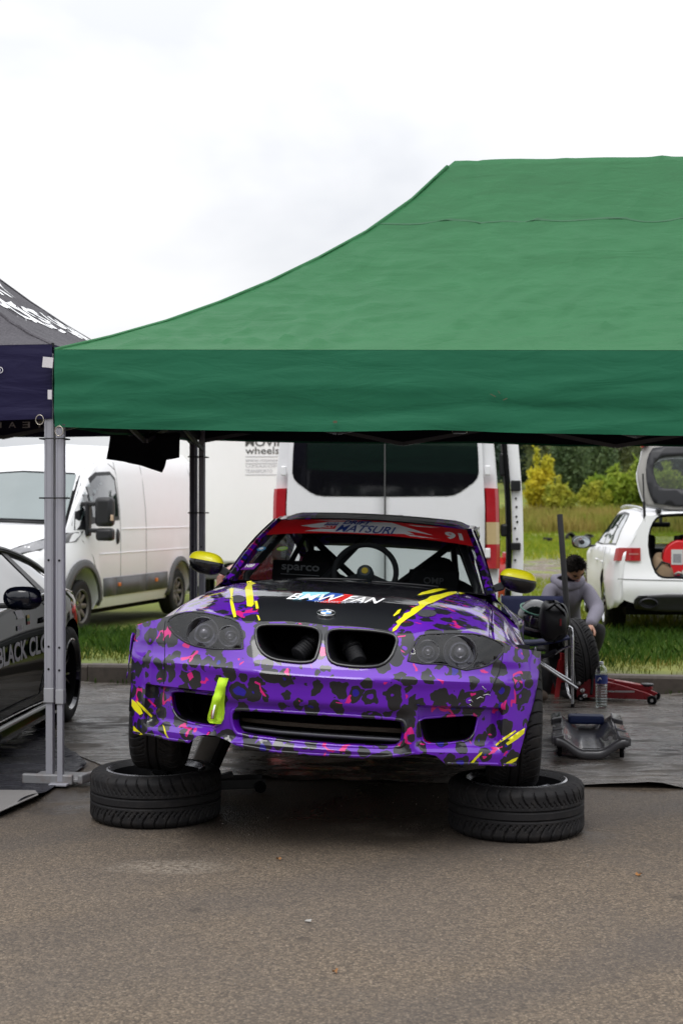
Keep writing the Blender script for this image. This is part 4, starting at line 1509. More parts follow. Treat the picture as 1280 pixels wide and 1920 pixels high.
    strokes(H1, [Z3([(522, 408), (580, 414), (548, 430), (484, 429)]), Z3([(438, 432), (505, 432), (480, 448), (412, 444)])], db, 'hood_print')
    strokes(H1, [Z3([(582, 414), (622, 418), (560, 456), (470, 452), (515, 434), (550, 432)])], rd, 'hood_print')
    strokes(H1, [Z3([(624, 418), (718, 430), (700, 447), (566, 456)])], gy, 'hood_print')
    H2 = on_hood(.0045)
    def tiltbox(px0, py0, px1, py1, rise):
        return lambda u, v: H2(px0 + (px1 - px0) * u + (1 - v) * -10 + 6, py0 + rise * u + (py1 - py0) * (1 - v))
    text_on('hood_lettering', 'BMW', (0, 0, 1, 1), tiltbox(540, 1114, 640, 1125, 4), white, root, bold=.012, shear=.3, fine=.06)
    text_on('hood_lettering', 'FAN', (0, 0, 1, 1), tiltbox(645, 1119, 716, 1129, 5), white, root, bold=.012, shear=.3, fine=.08)
    text_on('hood_lettering', 'motorsport', (0, 0, 1, 1), lambda u, v: H2(590 + 88 * u, 1128 + 2 * u + 4 * (1 - v)), pm('print_pale', (.45, .47, .55), .5), root, fine=.1)
    # roundel
    hx, hy = hood_hit(611, 1152)
    c = np.array([hx, hy, hood_z(hx, hy)])
    e = .02
    nx = np.array([2 * e, 0, hood_z(hx + e, hy) - hood_z(hx - e, hy)]); ny = np.array([0, 2 * e, hood_z(hx, hy + e) - hood_z(hx, hy - e)])
    nn = np.cross(nx, ny); nn /= np.linalg.norm(nn)
    Mb = Matrix.Translation(c.tolist()) @ Vector(nn.tolist()).to_track_quat('Z', 'Y').to_matrix().to_4x4()
    Mb = Matrix.Translation(c.tolist()) @ Matrix(((1, 0, nn[0], 0), (0, nn[2], nn[1], 0), (0, -nn[1], nn[2], 0), (0, 0, 0, 1)))
    bd = empty('roundel_badge'); bd.parent = root
    m2 = MB(); m2.lathe([(0, .008), (.036, .008), (.039, .006), (.041, .0), (.041, -.01)], 40, Mb); m2.build('badge_base', gloss, bd, smooth=40)
    for r_ in (.0235, .0395):
        m2 = MB(); m2.tube([Mb @ Vector((r_ * math.cos(a), r_ * math.sin(a), .008)) for a in np.linspace(0, 2 * math.pi, 36, endpoint=False)], .0016, 6, closed=True); m2.build('badge_ring', STEEL(), bd, smooth=180)
    for q in range(4):
        m2 = MB()
        pts = [Mb @ Vector((0, 0, .0095))] + [Mb @ Vector((.023 * math.cos(a), .023 * math.sin(a), .0095)) for a in np.linspace(q * math.pi / 2, (q + 1) * math.pi / 2, 9)]
        m2.add(pts, [tuple(range(10))]); m2.build('badge_quarter', white if q % 2 == 0 else pm('badge_blue', (.06, .25, .70), .35), bd, smooth=0)
    for ch, a in (('B', 128), ('M', 90), ('W', 52)):
        ca, sa = math.cos(R(a)), math.sin(R(a))
        fnb = lambda u, v, ca=ca, sa=sa: Mb @ Vector((ca * (.0275 + v) + sa * u, sa * (.0275 + v) - ca * u, .0095))
        text_on('badge_letter', ch, (-.005, 0, .005, .008), fnb, white, bd)

    # ---------------- tow strap
    lime = pm('lime_webbing', (.50, .80, .02), .7, var=.08, bump=.4, bscale=400)
    ts = empty('tow_strap'); ts.parent = root
    def ribbon(pxs, name, mat, w):
        m2 = MB()
        vs = []
        for (px, py, off, ww) in pxs:
            x, y, z = on_front(off)(px, py)
            vs += [(x - ww / 2, y, z), (x + ww / 2, y, z + .000)]
        m2.add(vs, [(2 * i, 2 * i + 1, 2 * i + 3, 2 * i + 2) for i in range(len(pxs) - 1)])
        return m2.build(name, mat, ts, smooth=180, solid=.003)
    ribbon([(420, 1271, .006, .042), (419, 1277, .022, .042), (418, 1284, .034, .041), (415, 1292, .034, .040), (413, 1300, .034, .038), (411, 1307, .050, .037), (409, 1315, .05, .036), (405, 1330, .052, .036), (402, 1342, .056, .037), (401, 1350, .050, .036), (403, 1355, .035, .036), (408, 1356, .015, .036)], 'strap_front', lime, .04)
    ribbon([(419, 1276, .010, .036), (417, 1286, .018, .034), (416, 1300, .014, .032), (414, 1318, .010, .032), (414, 1335, .004, .034), (412, 1348, .004, .034), (408, 1356, .012, .034)], 'strap_back', lime, .03)
    ribbon([(406.5, 1320, .048, .013), (404, 1334, .0575, .013), (402.5, 1347, .0585, .013)], 'strap_label', pm('label_red', (.45, .05, .05), .6), .01)
    ribbon([(407.3, 1321, .052, .007), (404.8, 1334, .061, .007), (403.3, 1346, .0615, .007)], 'strap_label', white, .006)

    # ---------------- flanks with wheel arches
    def arc(cy, cz, r, a0, a1, n=18):
        return [(cy + r * math.cos(R(a0 + (a1 - a0) * i / n)), cz + r * math.sin(R(a0 + (a1 - a0) * i / n))) for i in range(n + 1)]
    zt = lambda y: sect(1, y) if y < .95 else interp(y, [.95, 2.1, 2.4, 2.9, 3.3, 3.46], [.80, .82, .80, .80, .84, .84])
    top = [(y, zt(y)) for y in (3.42, 3.2, 3.0, 2.8, 2.6, 2.4, 2.2, 2.0, 1.6, 1.3, 1.0, .95, .86)]
    out = [(.86, .172), (2.29, .172)] + arc(2.66, .32, .355, 200, -12) + [(3.1, .24), (3.42, .28), (3.46, .5)] + top
    outf = [(-.30, .60), (-.318, .45)] + arc(0, .32, .345, 165, -20) + [(.40, .172), (.855, .172)] + [(y, zt(y)) for y in (.855, .8, .7, .6, .5, .4, .3, .2, .1, 0, -.1, -.2, -.28)]
    for sg in (-1, 1):
        def side(y, z, sg=sg):
            x = xe(y)
            k = sstep(.95, 1.2, y) * (1 - sstep(2.0, 2.3, y))
            x -= .03 * k * ((z - .5) / .3) ** 2
            if y < .9: x -= .02 * max(0, (.45 - z) / .3) * sstep(.3, .5, y)
            return (sg * x, y, z)
        patch('front_fender_side', outf, side, LEO, root, step=.05, solid=.004 if sg > 0 else .004, smooth=40)
        patch('body_side', out, side, LEO, root, step=.07, solid=.004, smooth=40)
        # inner arches and sills
        for cy in (0, 2.66):
            m2 = MB(); m2.grid(lambda u, v, cy=cy: (sg * (.60 + .295 * v), cy + .35 * math.cos(math.pi * (1 - u) * 1.1 - .15), .32 + .35 * math.sin(math.pi * (1 - u) * 1.1 - .15)), 20, 2); m2.build('wheel_arch_liner', deep, root, smooth=60)
        # shoulder panels
        m2 = MB(); m2.grid(lambda u, v: (sg * (xe(.80 + 2.62 * u) * (1 - v) + .70 * v), .80 + 2.62 * u, zt(.80 + 2.62 * u) * (1 - v) + v * interp(.8 + 2.62 * u, [.8, 1.2, 2.6, 3.4], [.925, .90, .925, .94]) + .015 * math.sin(math.pi * v)), 40, 8)
        m2.build('shoulder_panel', LEO, root, smooth=180)
        # side window
        sw = [(.98, .905), (1.25, 1.09), (1.60, 1.285), (2.0, 1.30), (2.45, 1.25), (2.72, 1.12), (2.70, .93), (1.8, .905)]
        patch('side_window', sw, lambda y, z: (sg * (.70 - .145 * (z - .9) / .4 + .005), y, z), glass('dark_glass', (.10, .10, .11), 1.0), root, step=.08)
        # pillars and roof rail in one run
        key = [ws(sg * 1.0, v) for v in np.linspace(-.04, 1, 9)] + [roof(sg * 1.0, v) for v in (.15, .35, .55, .75, .9)] + [(sg * .545, 2.80, 1.19), (sg * .585, 2.95, 1.08), (sg * .63, 3.10, .95)]
        rings = []
        for i, k in enumerate(key):
            wd = .042 if i < 9 else .04 + .05 * max(0, (i - 12)) / 4
            dy = .055 if i < 9 else .02
            k = np.array(k)
            A_ = np.array
            if i < 9:
                ring = [k + A_([-sg * .012, -.004, .004]), k + A_([sg * .012, -.012, .010]), k + A_([sg * .034, .006, .002]), k + A_([sg * .044, .05, -.02]), k + A_([-sg * .012, .05, -.03])]
            else:
                ring = [k + A_([-sg * .03, -.004, .014]), k + A_([sg * .012, -.004, .010]), k + A_([sg * .034, .0, -.004]), k + A_([sg * .044, .0, -.04]), k + A_([-sg * .012, .0, -.04])]
            rings.append(ring)
        m2 = MB(); m2.loft([[tuple(p) for p in r_] for r_ in rings]); m2.build('pillar', LEO, root, smooth=50)
        # drip moulding that catches the light
        m2 = MB(); m2.tube([tuple(np.array(k) + [sg * .034, .01, .005]) for k in key[:13]], .004, 6); m2.build('drip_moulding', gloss, root, smooth=180)
        # mirror
        mr = empty('door_mirror', (sg * .845, .93, 1.0)); mr.parent = root
        def ell(lo, hi, grow):
            m3 = MB()
            def fn(u, v):
                a = 2 * math.pi * u; e_ = lo + (hi - lo) * v
                cx = math.copysign(abs(math.cos(a)) ** .8, math.cos(a)) * math.cos(e_) ** .7
                cyy = math.copysign(abs(math.sin(a)) ** .8, math.sin(a)) * math.cos(e_) ** .7
                return (.098 * grow * cx * (1 + .05 * math.sin(e_)), .075 * grow * cyy + .02 * cx * sg, .062 * grow * math.sin(e_) - .012 * cx * sg * sg)
            m3.grid(fn, 32, 12)
            return m3
        ell(-math.pi / 2, .28, 1.0).build('mirror_housing', gloss, mr, smooth=180)
        ell(.22, math.pi / 2, 1.02).build('mirror_cap', YEL, mr, smooth=180)
        m3 = MB(); m3.loft([[(-sg * .07, -.03, -.05), (-sg * .07, .03, -.05), (-sg * .07, .03, .0), (-sg * .07, -.03, .0)], [(-sg * .17, -.02, -.085), (-sg * .17, .04, -.085), (-sg * .17, .04, -.05), (-sg * .17, -.02, -.05)]])
        m3.build('mirror_arm', blk, mr, smooth=0, bevel=.006)

    # ---------------- glass, roof, tail
    m2 = MB(); m2.grid(lambda u, v: ws(-1 + 2 * u, v), 24, 12); m2.build('windscreen', glass('windscreen_glass', (.86, .90, .90), .8), root, smooth=180)
    m2 = MB(); m2.grid(lambda u, v: roof(-1 + 2 * u, v), 32, 20); m2.build('roof', LEOR, root, smooth=180, solid=.02)
    m2 = MB(); m2.grid(lambda u, v: ((-1 + 2 * u) * (.53 + .09 * v), 2.78 - .1 * (2 * u - 1) ** 2 * (1 - v) + .34 * v, 1.262 - .05 * (2 * u - 1) ** 2 * (1 - v) - .30 * v), 12, 6); m2.build('rear_window', glass('rear_glass', (.80, .86, .85), .6), root, smooth=180)
    m2 = MB(); m2.grid(lambda u, v: ((-1 + 2 * u) * .72, 3.10 + .34 * v, .962 - .03 * v - .02 * (2 * u - 1) ** 2), 12, 4); m2.build('boot_lid', LEO, root, smooth=180, solid=.01)
    tail = [(-.84, .26), (.84, .26), (.86, .55), (.84, .84), (.70, .93), (-.70, .93), (-.84, .84), (-.86, .55)]
    patch('rear_bumper', tail, lambda x, z: (x, 3.46 - .05 * (abs(x) / .84) ** 4 - .04 * ((z - .5) / .4) ** 2, z), LEO, root, step=.07, solid=.004)
    for sg in (-1, 1):
        patch('tail_light', [(sg * .52, .70), (sg * .82, .70), (sg * .80, .84), (sg * .55, .84)], lambda x, z: (x, 3.475 - .05 * (abs(x) / .84) ** 4 - .04 * ((z - .5) / .4) ** 2, z), pm('tail_red', (.35, .01, .012), .15, coat=1), root, step=.05, solid=.004)
    m2 = MB(); m2.box((0, 1.5, .20), (1.60, 3.6, .06)); m2.build('floor_pan', deep, root, smooth=0)
    m2 = MB(); m2.box((0, .2, .42), (1.15, 1.0, .40)); m2.build('engine_block', deep, root, smooth=0, bevel=.05)

    # ---------------- cabin
    seatm = pm('seat_cloth', (.010, .010, .012), .85, var=.2, bump=.3, bscale=200)
    m2 = MB(); m2.loft([[(x, .82, .78), (x, .82, .90 - .02 * abs(x)), (x, 1.0, .945 - .03 * abs(x)), (x, 1.18, .91), (x, 1.22, .72), (x, 1.0, .7)] for x in np.linspace(-.68, .68, 9)]); m2.build('dashboard', pm('dash_black', (.007, .007, .008), .8), root, smooth=50)
    for sx in (-.36, .38):
        st = empty('bucket_seat'); st.parent = root
        outl = [(-.26, .42), (.26, .42), (.27, .75), (.24, .84), (.26, .92), (.22, .99), (.12, 1.02), (.105, 1.10), (.07, 1.14), (-.07, 1.14), (-.105, 1.10), (-.12, 1.02), (-.22, .99), (-.26, .92), (-.24, .84), (-.27, .75)]
        patch('seat_back', [(x, z) for x, z in smooth_poly(outl, 1)], lambda x, z: (sx + x, 1.92 + .18 * (z - .5) - 1.1 * x * x, z), seatm, st, step=.05, solid=.09, smooth=50)
        m2 = MB(); m2.box((sx, 1.72, .40), (.50, .50, .12)); m2.build('seat_cushion', seatm, st, smooth=0, bevel=.04)
    text_on('seat_lettering', 'sparco', (-.56, 1.005, -.33, 1.055), lambda u, v: (u, 1.80, v), pm('print_dim_grey', (.34, .34, .36), .6), root, bold=.02)
    m2 = MB(); m2.box((-.445, 1.80, .995), (.235, .002, .004)); m2.build('seat_lettering', MATS['print_dim_grey'], root, smooth=0)
    text_on('seat_lettering', 'OMP', (.30, .985, .42, 1.025), lambda u, v: (u, 1.80, v), pm('print_dark_grey', (.10, .10, .105), .6), root, bold=.02)
    m2 = MB(); m2.box((-.44, 1.83, .99), (.36, .02, .18)); m2.build('harness_pad', seatm, root, smooth=0, bevel=.02)
    m2 = MB(); m2.box((.36, 1.83, .99), (.30, .02, .16)); m2.build('harness_pad', seatm, root, smooth=0, bevel=.02)
    cg = pm('cage_paint', (.010, .010, .012), .45)
    runs = [[(-.62, .95, .55), (-.63, 1.0, .95), (-.50, 1.58, 1.27), (-.47, 2.2, 1.285)], [(.62, .95, .55), (.63, 1.0, .95), (.50, 1.58, 1.27), (.47, 2.2, 1.285)],
            [(-.64, 2.2, .3), (-.60, 2.2, 1.0), (-.47, 2.2, 1.285), (.47, 2.2, 1.285), (.60, 2.2, 1.0), (.64, 2.2, .3)], [(-.50, 1.58, 1.265), (.50, 1.58, 1.265)],
            [(-.47, 2.2, 1.27), (.10, 2.2, .80)], [(.47, 2.2, 1.27), (-.10, 2.2, .80)], [(-.60, 2.2, .98), (.60, 2.2, .98)],
            [(-.45, 2.2, 1.28), (-.50, 3.0, .80)], [(.45, 2.2, 1.28), (.50, 3.0, .80)], [(-.02, 1.58, 1.26), (-.26, 1.2, .92)]]
    for r_ in runs:
        m2 = MB(); m2.tube(r_, .021, 10); m2.build('cage_tube', cg, root, smooth=60)
    sw_ = empty('steering_wheel', (-.005, 1.27, 1.01), (R(68), 0, 0)); sw_.parent = root
    m2 = MB(); m2.tube([(.175 * math.cos(a), .175 * math.sin(a), 0) for a in np.linspace(0, 2 * math.pi, 40, endpoint=False)], .016, 10, closed=True); m2.build('wheel_rim', seatm, sw_, smooth=180)
    for a in (R(205), R(335), R(270)):
        m2 = MB(); m2.bar((0, 0, -.02), (.165 * math.cos(a), .165 * math.sin(a), 0), .035, .006); m2.build('wheel_spoke', DARKMET(), sw_, smooth=0)
    m2 = MB(); m2.lathe([(0, .03), (.03, .03), (.045, .01), (.05, -.03)], 24); m2.build('wheel_hub', pm('hub_grey', (.06, .07, .08), .4), sw_, smooth=40)
    m2 = MB(); m2.lathe([(0, .034), (.018, .034), (.02, .028)], 20); m2.build('horn_button', pm('horn_yellow', (.6, .42, .02), .4), sw_, smooth=40)

    # ---------------- sun strip on the windscreen and stickers
    def wsp(name, poly, mat, off):
        V2, T2, _, _ = patch2d(poly, (), .06)
        m2 = MB(); m2.add([ws(p[0], p[1], off) for p in V2], T2); return m2.build(name, mat, root, smooth=180)
    RED = pm('banner_red', (.85, .016, .022), .4, var=.04)
    BLU = pm('banner_blue', (.012, .05, .30), .4)
    topv = 1.0
    vb = lambda u: .675 - .02 * u * u
    wsp('sun_strip', [(u, vb(u)) for u in np.linspace(-.985, .985, 24)] + [(u, .985) for u in np.linspace(.985, -.985, 24)], RED, .003)
    wsp('sun_strip_flash', [(-.70, .83), (-.42, .925), (.20, .96), (.32, .90), (.62, .76), (.36, .80), (.44, .74), (.02, .69), (-.32, .69), (-.62, .71), (-.44, .77), (-.58, .79)], white, .005)
    wsp('sun_strip_flash', [(.36, .945), (.70, .945), (.46, .915)], white, .005)
    wsp('sun_strip_flash', [(-.62, .955), (-.30, .975), (-.1, .97), (-.4, .945)], white, .005)
    wsp('sun_strip_flash', [(.34, .73), (.68, .70), (.40, .695)], white, .005)
    w6 = lambda u, v: ws(u, v, .0075)
    text_on('banner_lettering', 'DRIFT', (-.285, .865, .0, .955), w6, BLU, root, bold=.035, shear=.25, fine=.06)
    text_on('banner_lettering', 'MATSURI', (-.315, .695, .255, .85), w6, BLU, root, bold=.008, shear=.3, fine=.06)
    wsp('sponsor_box', [(-.465, .835), (-.33, .835), (-.33, .90), (-.455, .90)], BLU, .0065)
    wsp('sponsor_box', [(-.48, .755), (-.335, .755), (-.332, .828), (-.468, .828)], RED, .0065)
    w8 = lambda u, v: ws(u, v, .009)
    text_on('banner_lettering', 'LIQUI', (-.455, .845, -.338, .89), w8, white, root, bold=.02, fine=.06)
    text_on('banner_lettering', 'MOLY', (-.468, .765, -.345, .818), w8, white, root, bold=.02, fine=.06)
    text_on('banner_lettering', '91', (.735, .72, .905, .87), w6, white, root, bold=.045, fine=.06)
    def disc(name, u, v, ru, rv, mat, off=.004):
        wsp(name, [(u + ru * math.cos(a), v + rv * math.sin(a)) for a in np.linspace(0, 2 * math.pi, 20, endpoint=False)], mat, off)
    disc('windscreen_sticker', -.905, .40, .040, .035, pm('sticker_blue', (.06, .28, .55), .4))
    disc('windscreen_sticker', -.905, .40, .022, .018, white, .006)
    disc('windscreen_sticker', -.71, .395, .050, .033, pm('sticker_green', (.25, .45, .05), .4))
    disc('windscreen_sticker', -.71, .395, .034, .02, pm('sticker_grey', (.35, .45, .25), .4), .006)
    wsp('windscreen_sticker', [(-.965, .10), (-.85, .10), (-.83, .18), (-.94, .18)], pm('sticker_purple', (.16, .02, .30), .4), .004)
    text_on('windscreen_sticker', 'NBF', (-.935, .12, -.86, .165), w6, white, root, bold=.03)
    for k in range(6):
        v = .50 + k * .052
        wsp('dot_matrix_dash', [(-.87, v), (-.845, v), (-.845, v + .02), (-.87, v + .02)], pm('dash_frit', (.10, .12, .13), .5), .002)

    # ---------------- wheels on the car
    blackrim = pm('rim_black', (.012, .012, .013), .25, metal=.4, coat=.5)
    lipm = pm('rim_lip', (.30, .30, .31), .25, metal=.9)
    for sx, y, steer, cam_, wz_ in ((-.805, 0.0, 3, 4, .283), (.835, -.04, 2, -4, .330), (-.83, 2.66, 0, 0, .285), (.83, 2.66, 0, 0, .365)):
        face = 1 if sx > 0 else -1
        w_ = make_wheel('wheel', root, TY_SPORT, face=1, mat_s=blackrim, mat_b=deep, mat_l=lipm, dish=.03)
        w_.location = (sx, y, wz_)
        w_.rotation_euler = Euler((0, R(90 * face + cam_ * .5), R(steer)), 'XYZ')
    for sx in (-.55, .55):
        m2 = MB(); m2.tube([(sx * .3, 0, .26), (sx * 1.3, 0, .30)], .02, 8); m2.build('control_arm', DARKMET(), root, smooth=60)
    return root


build_race_car()


def build_loose_wheels():
    silver = pm('rim_silver', (.45, .46, .50), .3, metal=.9)
    blackrim = pm('rim_black', (.012, .012, .013), .25, metal=.4, coat=.5)
    lipm2 = pm('rim_lip_pale', (.50, .50, .52), .25, metal=.9)
    a = make_wheel('loose_wheel', None, TY_SPORT, mat_s=blackrim, mat_b=BLACK(), mat_l=lipm2, dish=.05)
    a.location = (-.887, 6.80, .1175); a.rotation_euler = (0, 0, R(20))
    tag(a, 'black wheel lying flat under the front tyre, nearer the tent legs', 'wheel', 'wheels lying flat under the raised car')
    b = make_wheel('loose_wheel', None, TY_SPORT, mat_s=silver, mat_b=BLACK(), mat_l=lipm2, dish=.05)
    b.location = (.80, 6.53, .1175); b.rotation_euler = (0, 0, R(47))
    tag(b, 'wheel with pale spokes lying flat under the front tyre beside the creeper', 'wheel', 'wheels lying flat under the raised car')


build_loose_wheels()

# ================================================================== other vehicles
def bool_cut(ob, cutters):
    """cut solids out of a mesh object, keeps the result as its mesh"""
    mods = []
    for c in cutters:
        c.parent = ob.parent
        md = ob.modifiers.new('cut', 'BOOLEAN'); md.operation = 'DIFFERENCE'; md.solver = 'EXACT'; md.object = c
        mods.append(md)
    dg = bpy.context.evaluated_depsgraph_get(); dg.update()
    me = bpy.data.meshes.new_from_object(ob.evaluated_get(dg))
    for md in mods: ob.modifiers.remove(md)
    old = ob.data; ob.data = me; bpy.data.meshes.remove(old)
    for p in me.polygons: p.use_smooth = True
    me.set_sharp_from_angle(angle=R(32))
    for c in cutters: bpy.data.objects.remove(c)


def cyl_x(x0, x1, y, z, r, n=40):
    mb = MB()
    mb.loft([[(x, y + r * math.cos(2 * math.pi * k / n), z + r * math.sin(2 * math.pi * k / n)) for k in range(n)] for x in (x0, x1)])
    return mb.build('cutter', None, None, smooth=0)


def place_wheel(root, x, y, z, side, tyre, Ri, W, **kw):
    w = make_wheel('wheel', root, tyre, Ri=Ri, W=W, face=1, **kw)
    w.location = (x, y, z); w.rotation_euler = (0, R(90 * side), 0)
    return w


def line_tube(name, pts, r, mat, root):
    mb = MB(); mb.tube(pts, r, 5); return mb.build(name, mat, root, smooth=180)


STEELRIM = dict(spokes=8, twin=False)


def build_white_panel_van():
    phi = R(14)
    u = Vector((math.cos(phi), -math.sin(phi), 0))
    fw = Vector(((139 - 640) * 18.0 / F, 18.0, 0))
    loc = fw - u * .9
    loc.z = terrain(-3.3, 18) - .02
    root = empty('panel_van', loc, (0, 0, -phi))
    tag(root, 'white high-roof panel van with grey cladding facing the camera on the grass', 'van')
    white, grey, blk = WHITE(), GREYPL(), BLACKPL()
    TY = [-.95, -.90, -.80, -.55, -.25, .0, .45, .62, .85, 1.2, 2.5, 4.25, 4.42, 4.47]
    TZ = [.92, 1.03, 1.12, 1.24, 1.36, 1.63, 2.12, 2.26, 2.39, 2.46, 2.48, 2.46, 2.42, 2.36]
    WY = [-.95, -.90, -.80, -.60, -.30, .3, 1.2, 4.3, 4.42, 4.47]
    WX = [.66, .80, .90, .97, 1.01, 1.025, 1.025, 1.02, 1.0, .95]
    zt = lambda y: interp(y, TY, TZ); wd = lambda y: catmull(y, WY, WX)
    FR = [0, 0, .07, .46, .60, .80, .92, .98, 1.0]; XF = [0, .93, 1, 1, .985, .935, .87, .74, 0]
    zbot = .27

    def half(y):
        a, w = zt(y), wd(y)
        return [(w * x, zbot + (a - zbot) * f) for f, x in zip(FR, XF)]

    def side_x(y, z):
        a, w = zt(y), wd(y)
        f = (z - zbot) / (a - zbot)
        return w * interp(f, FR[1:], XF[1:])
    ys = [-.95, -.93, -.90, -.85, -.8, -.7, -.55, -.4, -.25, -.1, .1, .3, .45, .62, .85, 1.2, 1.8, 2.5, 3.3, 4.0, 4.25, 4.38, 4.44, 4.47]
    rings = []
    for y in ys:
        h = half(y)
        rings.append([(x, y, z) for x, z in h] + [(-x, y, z) for x, z in reversed(h[1:-1])])
    mb = MB(); mb.loft(rings)
    body = mb.build('body', white, root, smooth=32)
    bool_cut(body, [cyl_x(.55, 1.3, 0, .37, .46), cyl_x(-1.3, -.55, 0, .37, .46), cyl_x(.55, 1.3, 3.45, .37, .43), cyl_x(-1.3, -.55, 3.45, .37, .43)])
    for sg in (1, -1):
        for y0, r0, r1 in ((0, .455, .56), (3.45, .425, .50)):
            m2 = MB()
            n = 22
            def fn(uu, v):
                a = math.pi * (1.04 - 1.08 * uu); r = r0 + (r1 - r0) * v
                y, z = y0 + r * math.cos(a), .37 + r * math.sin(a)
                return (sg * (side_x(y, max(z, .3)) + .045 - .02 * v), y, z)
            m2.grid(fn, n, 3); m2.build('arch_cladding', grey, root, smooth=60, solid=.02)
        for y0, y1 in ((.62, 1.02), (1.03, 2.05), (2.06, 2.92)):
            pl = [(y0, .42), (y1, .42), (y1, .66), (y0, .66)]
            patch('side_moulding', pl, lambda y, z: (sg * (side_x(y, z) + .018), y, z), grey, root, step=.3, solid=.02)
        for y in (1.10, 2.45):
            m2 = MB(); m2.box((sg * (1.05), y, .56), (.03, .07, .05)); m2.build('side_marker', pm('amber_lens', (.65, .16, .02), .3, coat=.5), root, smooth=0, bevel=.008)
        line_tube('swage_line', [(sg * (side_x(y, 1.30) + .004), y, 1.30) for y in np.linspace(1.25, 4.2, 10)], .008, white, root)
        line_tube('swage_line', [(sg * (side_x(y, .98) + .002), y, .98) for y in np.linspace(.5, 4.2, 10)], .008, white, root)
        gap = pm('door_gap', (.10, .10, .10), .8)
        for y, z0, z1 in ((1.20, .45, 2.2), (2.12, .45, 2.25), (4.1, .45, 2.3)):
            line_tube('door_gap', [(sg * (side_x(y, z) + .001), y, z) for z in np.linspace(z0, z1, 12)], .004, gap, root)
        line_tube('door_gap', [(sg * (side_x(y, z) + .001), y, z) for y, z in ((.42, .75), (.30, .95), (.05, 1.15), (-.10, 1.36), (.15, 1.70), (.52, 2.10), (.7, 2.17), (1.05, 2.17), (1.19, 2.1))], .004, gap, root)
        fr = [(-.10, 1.30), (.06, 1.60), (.36, 1.93), (.62, 2.05), (1.02, 2.07), (1.15, 1.98), (1.17, 1.62), (1.17, 1.42), (.6, 1.40), (.18, 1.36), (.16, 1.30)]
        patch('window_frame', fr, lambda y, z: (sg * (side_x(y, z) + .004), y, z), blk, root, step=.1)
        patch('side_window', [(.36, 1.46), (.36, 1.86), (.62, 2.0), (1.00, 2.02), (1.10, 1.95), (1.12, 1.47)], lambda y, z: (sg * (side_x(y, z) + .010), y, z), glass('van_side_glass', (.35, .42, .42), 4.0), root, step=.1)
        patch('quarter_window', [(.04, 1.42), (.14, 1.62), (.31, 1.80), (.31, 1.45)], lambda y, z: (sg * (side_x(y, z) + .010), y, z), MATS['van_side_glass'], root, step=.1)
        m2 = MB(); m2.lathe([(0, .02), (.045, .018), (.055, 0), (.055, -.02)], 20, Matrix.Translation((sg * 1.035, 1.08, 1.20)) @ Matrix.Rotation(R(90 * sg), 4, 'Y') @ Matrix.Diagonal((1.9, .75, 1, 1)))
        m2.build('door_handle', blk, root, smooth=50)
        # two-piece mirror on arms
        mr = empty('door_mirror', (sg * 1.25, .16, 1.48)); mr.parent = root; mr.scale = (1.15, 1.15, 1.25)
        m2 = MB(); m2.box((0, 0, .04), (.21, .13, .30)); m2.build('mirror_head', blk, mr, smooth=40, bevel=.045, bseg=3)
        m2 = MB(); m2.box((0, .01, -.19), (.20, .12, .13)); m2.build('mirror_foot', blk, mr, smooth=40, bevel=.035, bseg=3)
        for dz in (.12, -.15):
            m2 = MB(); m2.box((-sg * .17, .0, dz), (.22, .06, .045)); m2.build('mirror_arm', blk, mr, smooth=0, bevel=.012)
        m2 = MB(); m2.box((-sg * .205, .01, -.03), (.05, .10, .36)); m2.build('mirror_base', blk, mr, smooth=0, bevel=.02)
        m2 = MB(); m2.box((sg * .10, -.04, -.02), (.02, .05, .06)); m2.build('indicator_lens', pm('pale_amber', (.55, .40, .28), .3), mr, smooth=0, bevel=.006)
        for y in (0, 3.45):
            place_wheel(root, sg * .90, y, .335, sg, TY_SMALL, .215, .21, mat_s=pm('steel_wheel', (.16, .14, .12), .5, metal=.4, dirt=.5), mat_b=BLACK(), mat_l=pm('steel_wheel_lip', (.12, .11, .1), .5), **STEELRIM)
    # nose
    def yn(x, z):
        yy = np.linspace(-.95, .2, 140)
        for y in yy:
            if wd(y) >= abs(x) and zt(y) >= z and side_x(y, z) >= abs(x): return float(y)
        return .2
    for sg in (1, -1):
        hp = [(sg * .36, 1.03), (sg * .55, 1.11), (sg * .75, 1.19), (sg * .90, 1.26), (sg * .985, 1.28), (sg * .975, 1.16), (sg * .80, 1.07), (sg * .6, 1.02)]
        patch('headlight', hp, lambda x, z: (x, yn(x, z) - .014, z), pm('lamp_clear', (.20, .20, .21), .12, metal=.3, var=.6, vscale=10, coat=1), root, step=.04, smooth=60)
        line_tube('headlight_rim', [(x, yn(x, z) - .016, z) for x, z in hp + hp[:1]], .008, blk, root)
    lowp = [(-.98, .30), (.98, .30), (.99, .62), (.93, .86), (.5, .80), (-.5, .80), (-.93, .86), (-.99, .62)]
    patch('front_bumper', lowp, lambda x, z: (x, yn(x, z) - .03, z), grey, root, step=.07, smooth=60)
    patch('grille', [(-.45, .86), (.45, .86), (.40, .96), (-.40, .96)], lambda x, z: (x, yn(x, z) - .02, z), blk, root, step=.07)

    def top_z(x, y):
        h = half(y); xs = [p[0] for p in h[2:]][::-1]; zs = [p[1] for p in h[2:]][::-1]
        return interp(abs(x), xs, zs)
    m2 = MB(); m2.grid(lambda a, v: ((-1 + 2 * a) * (.88 - .08 * v), -.22 + .62 * v, top_z((-1 + 2 * a) * (.88 - .08 * v), -.22 + .62 * v) + .006), 20, 10); m2.build('windscreen_frame', BLACK(), root, smooth=60)
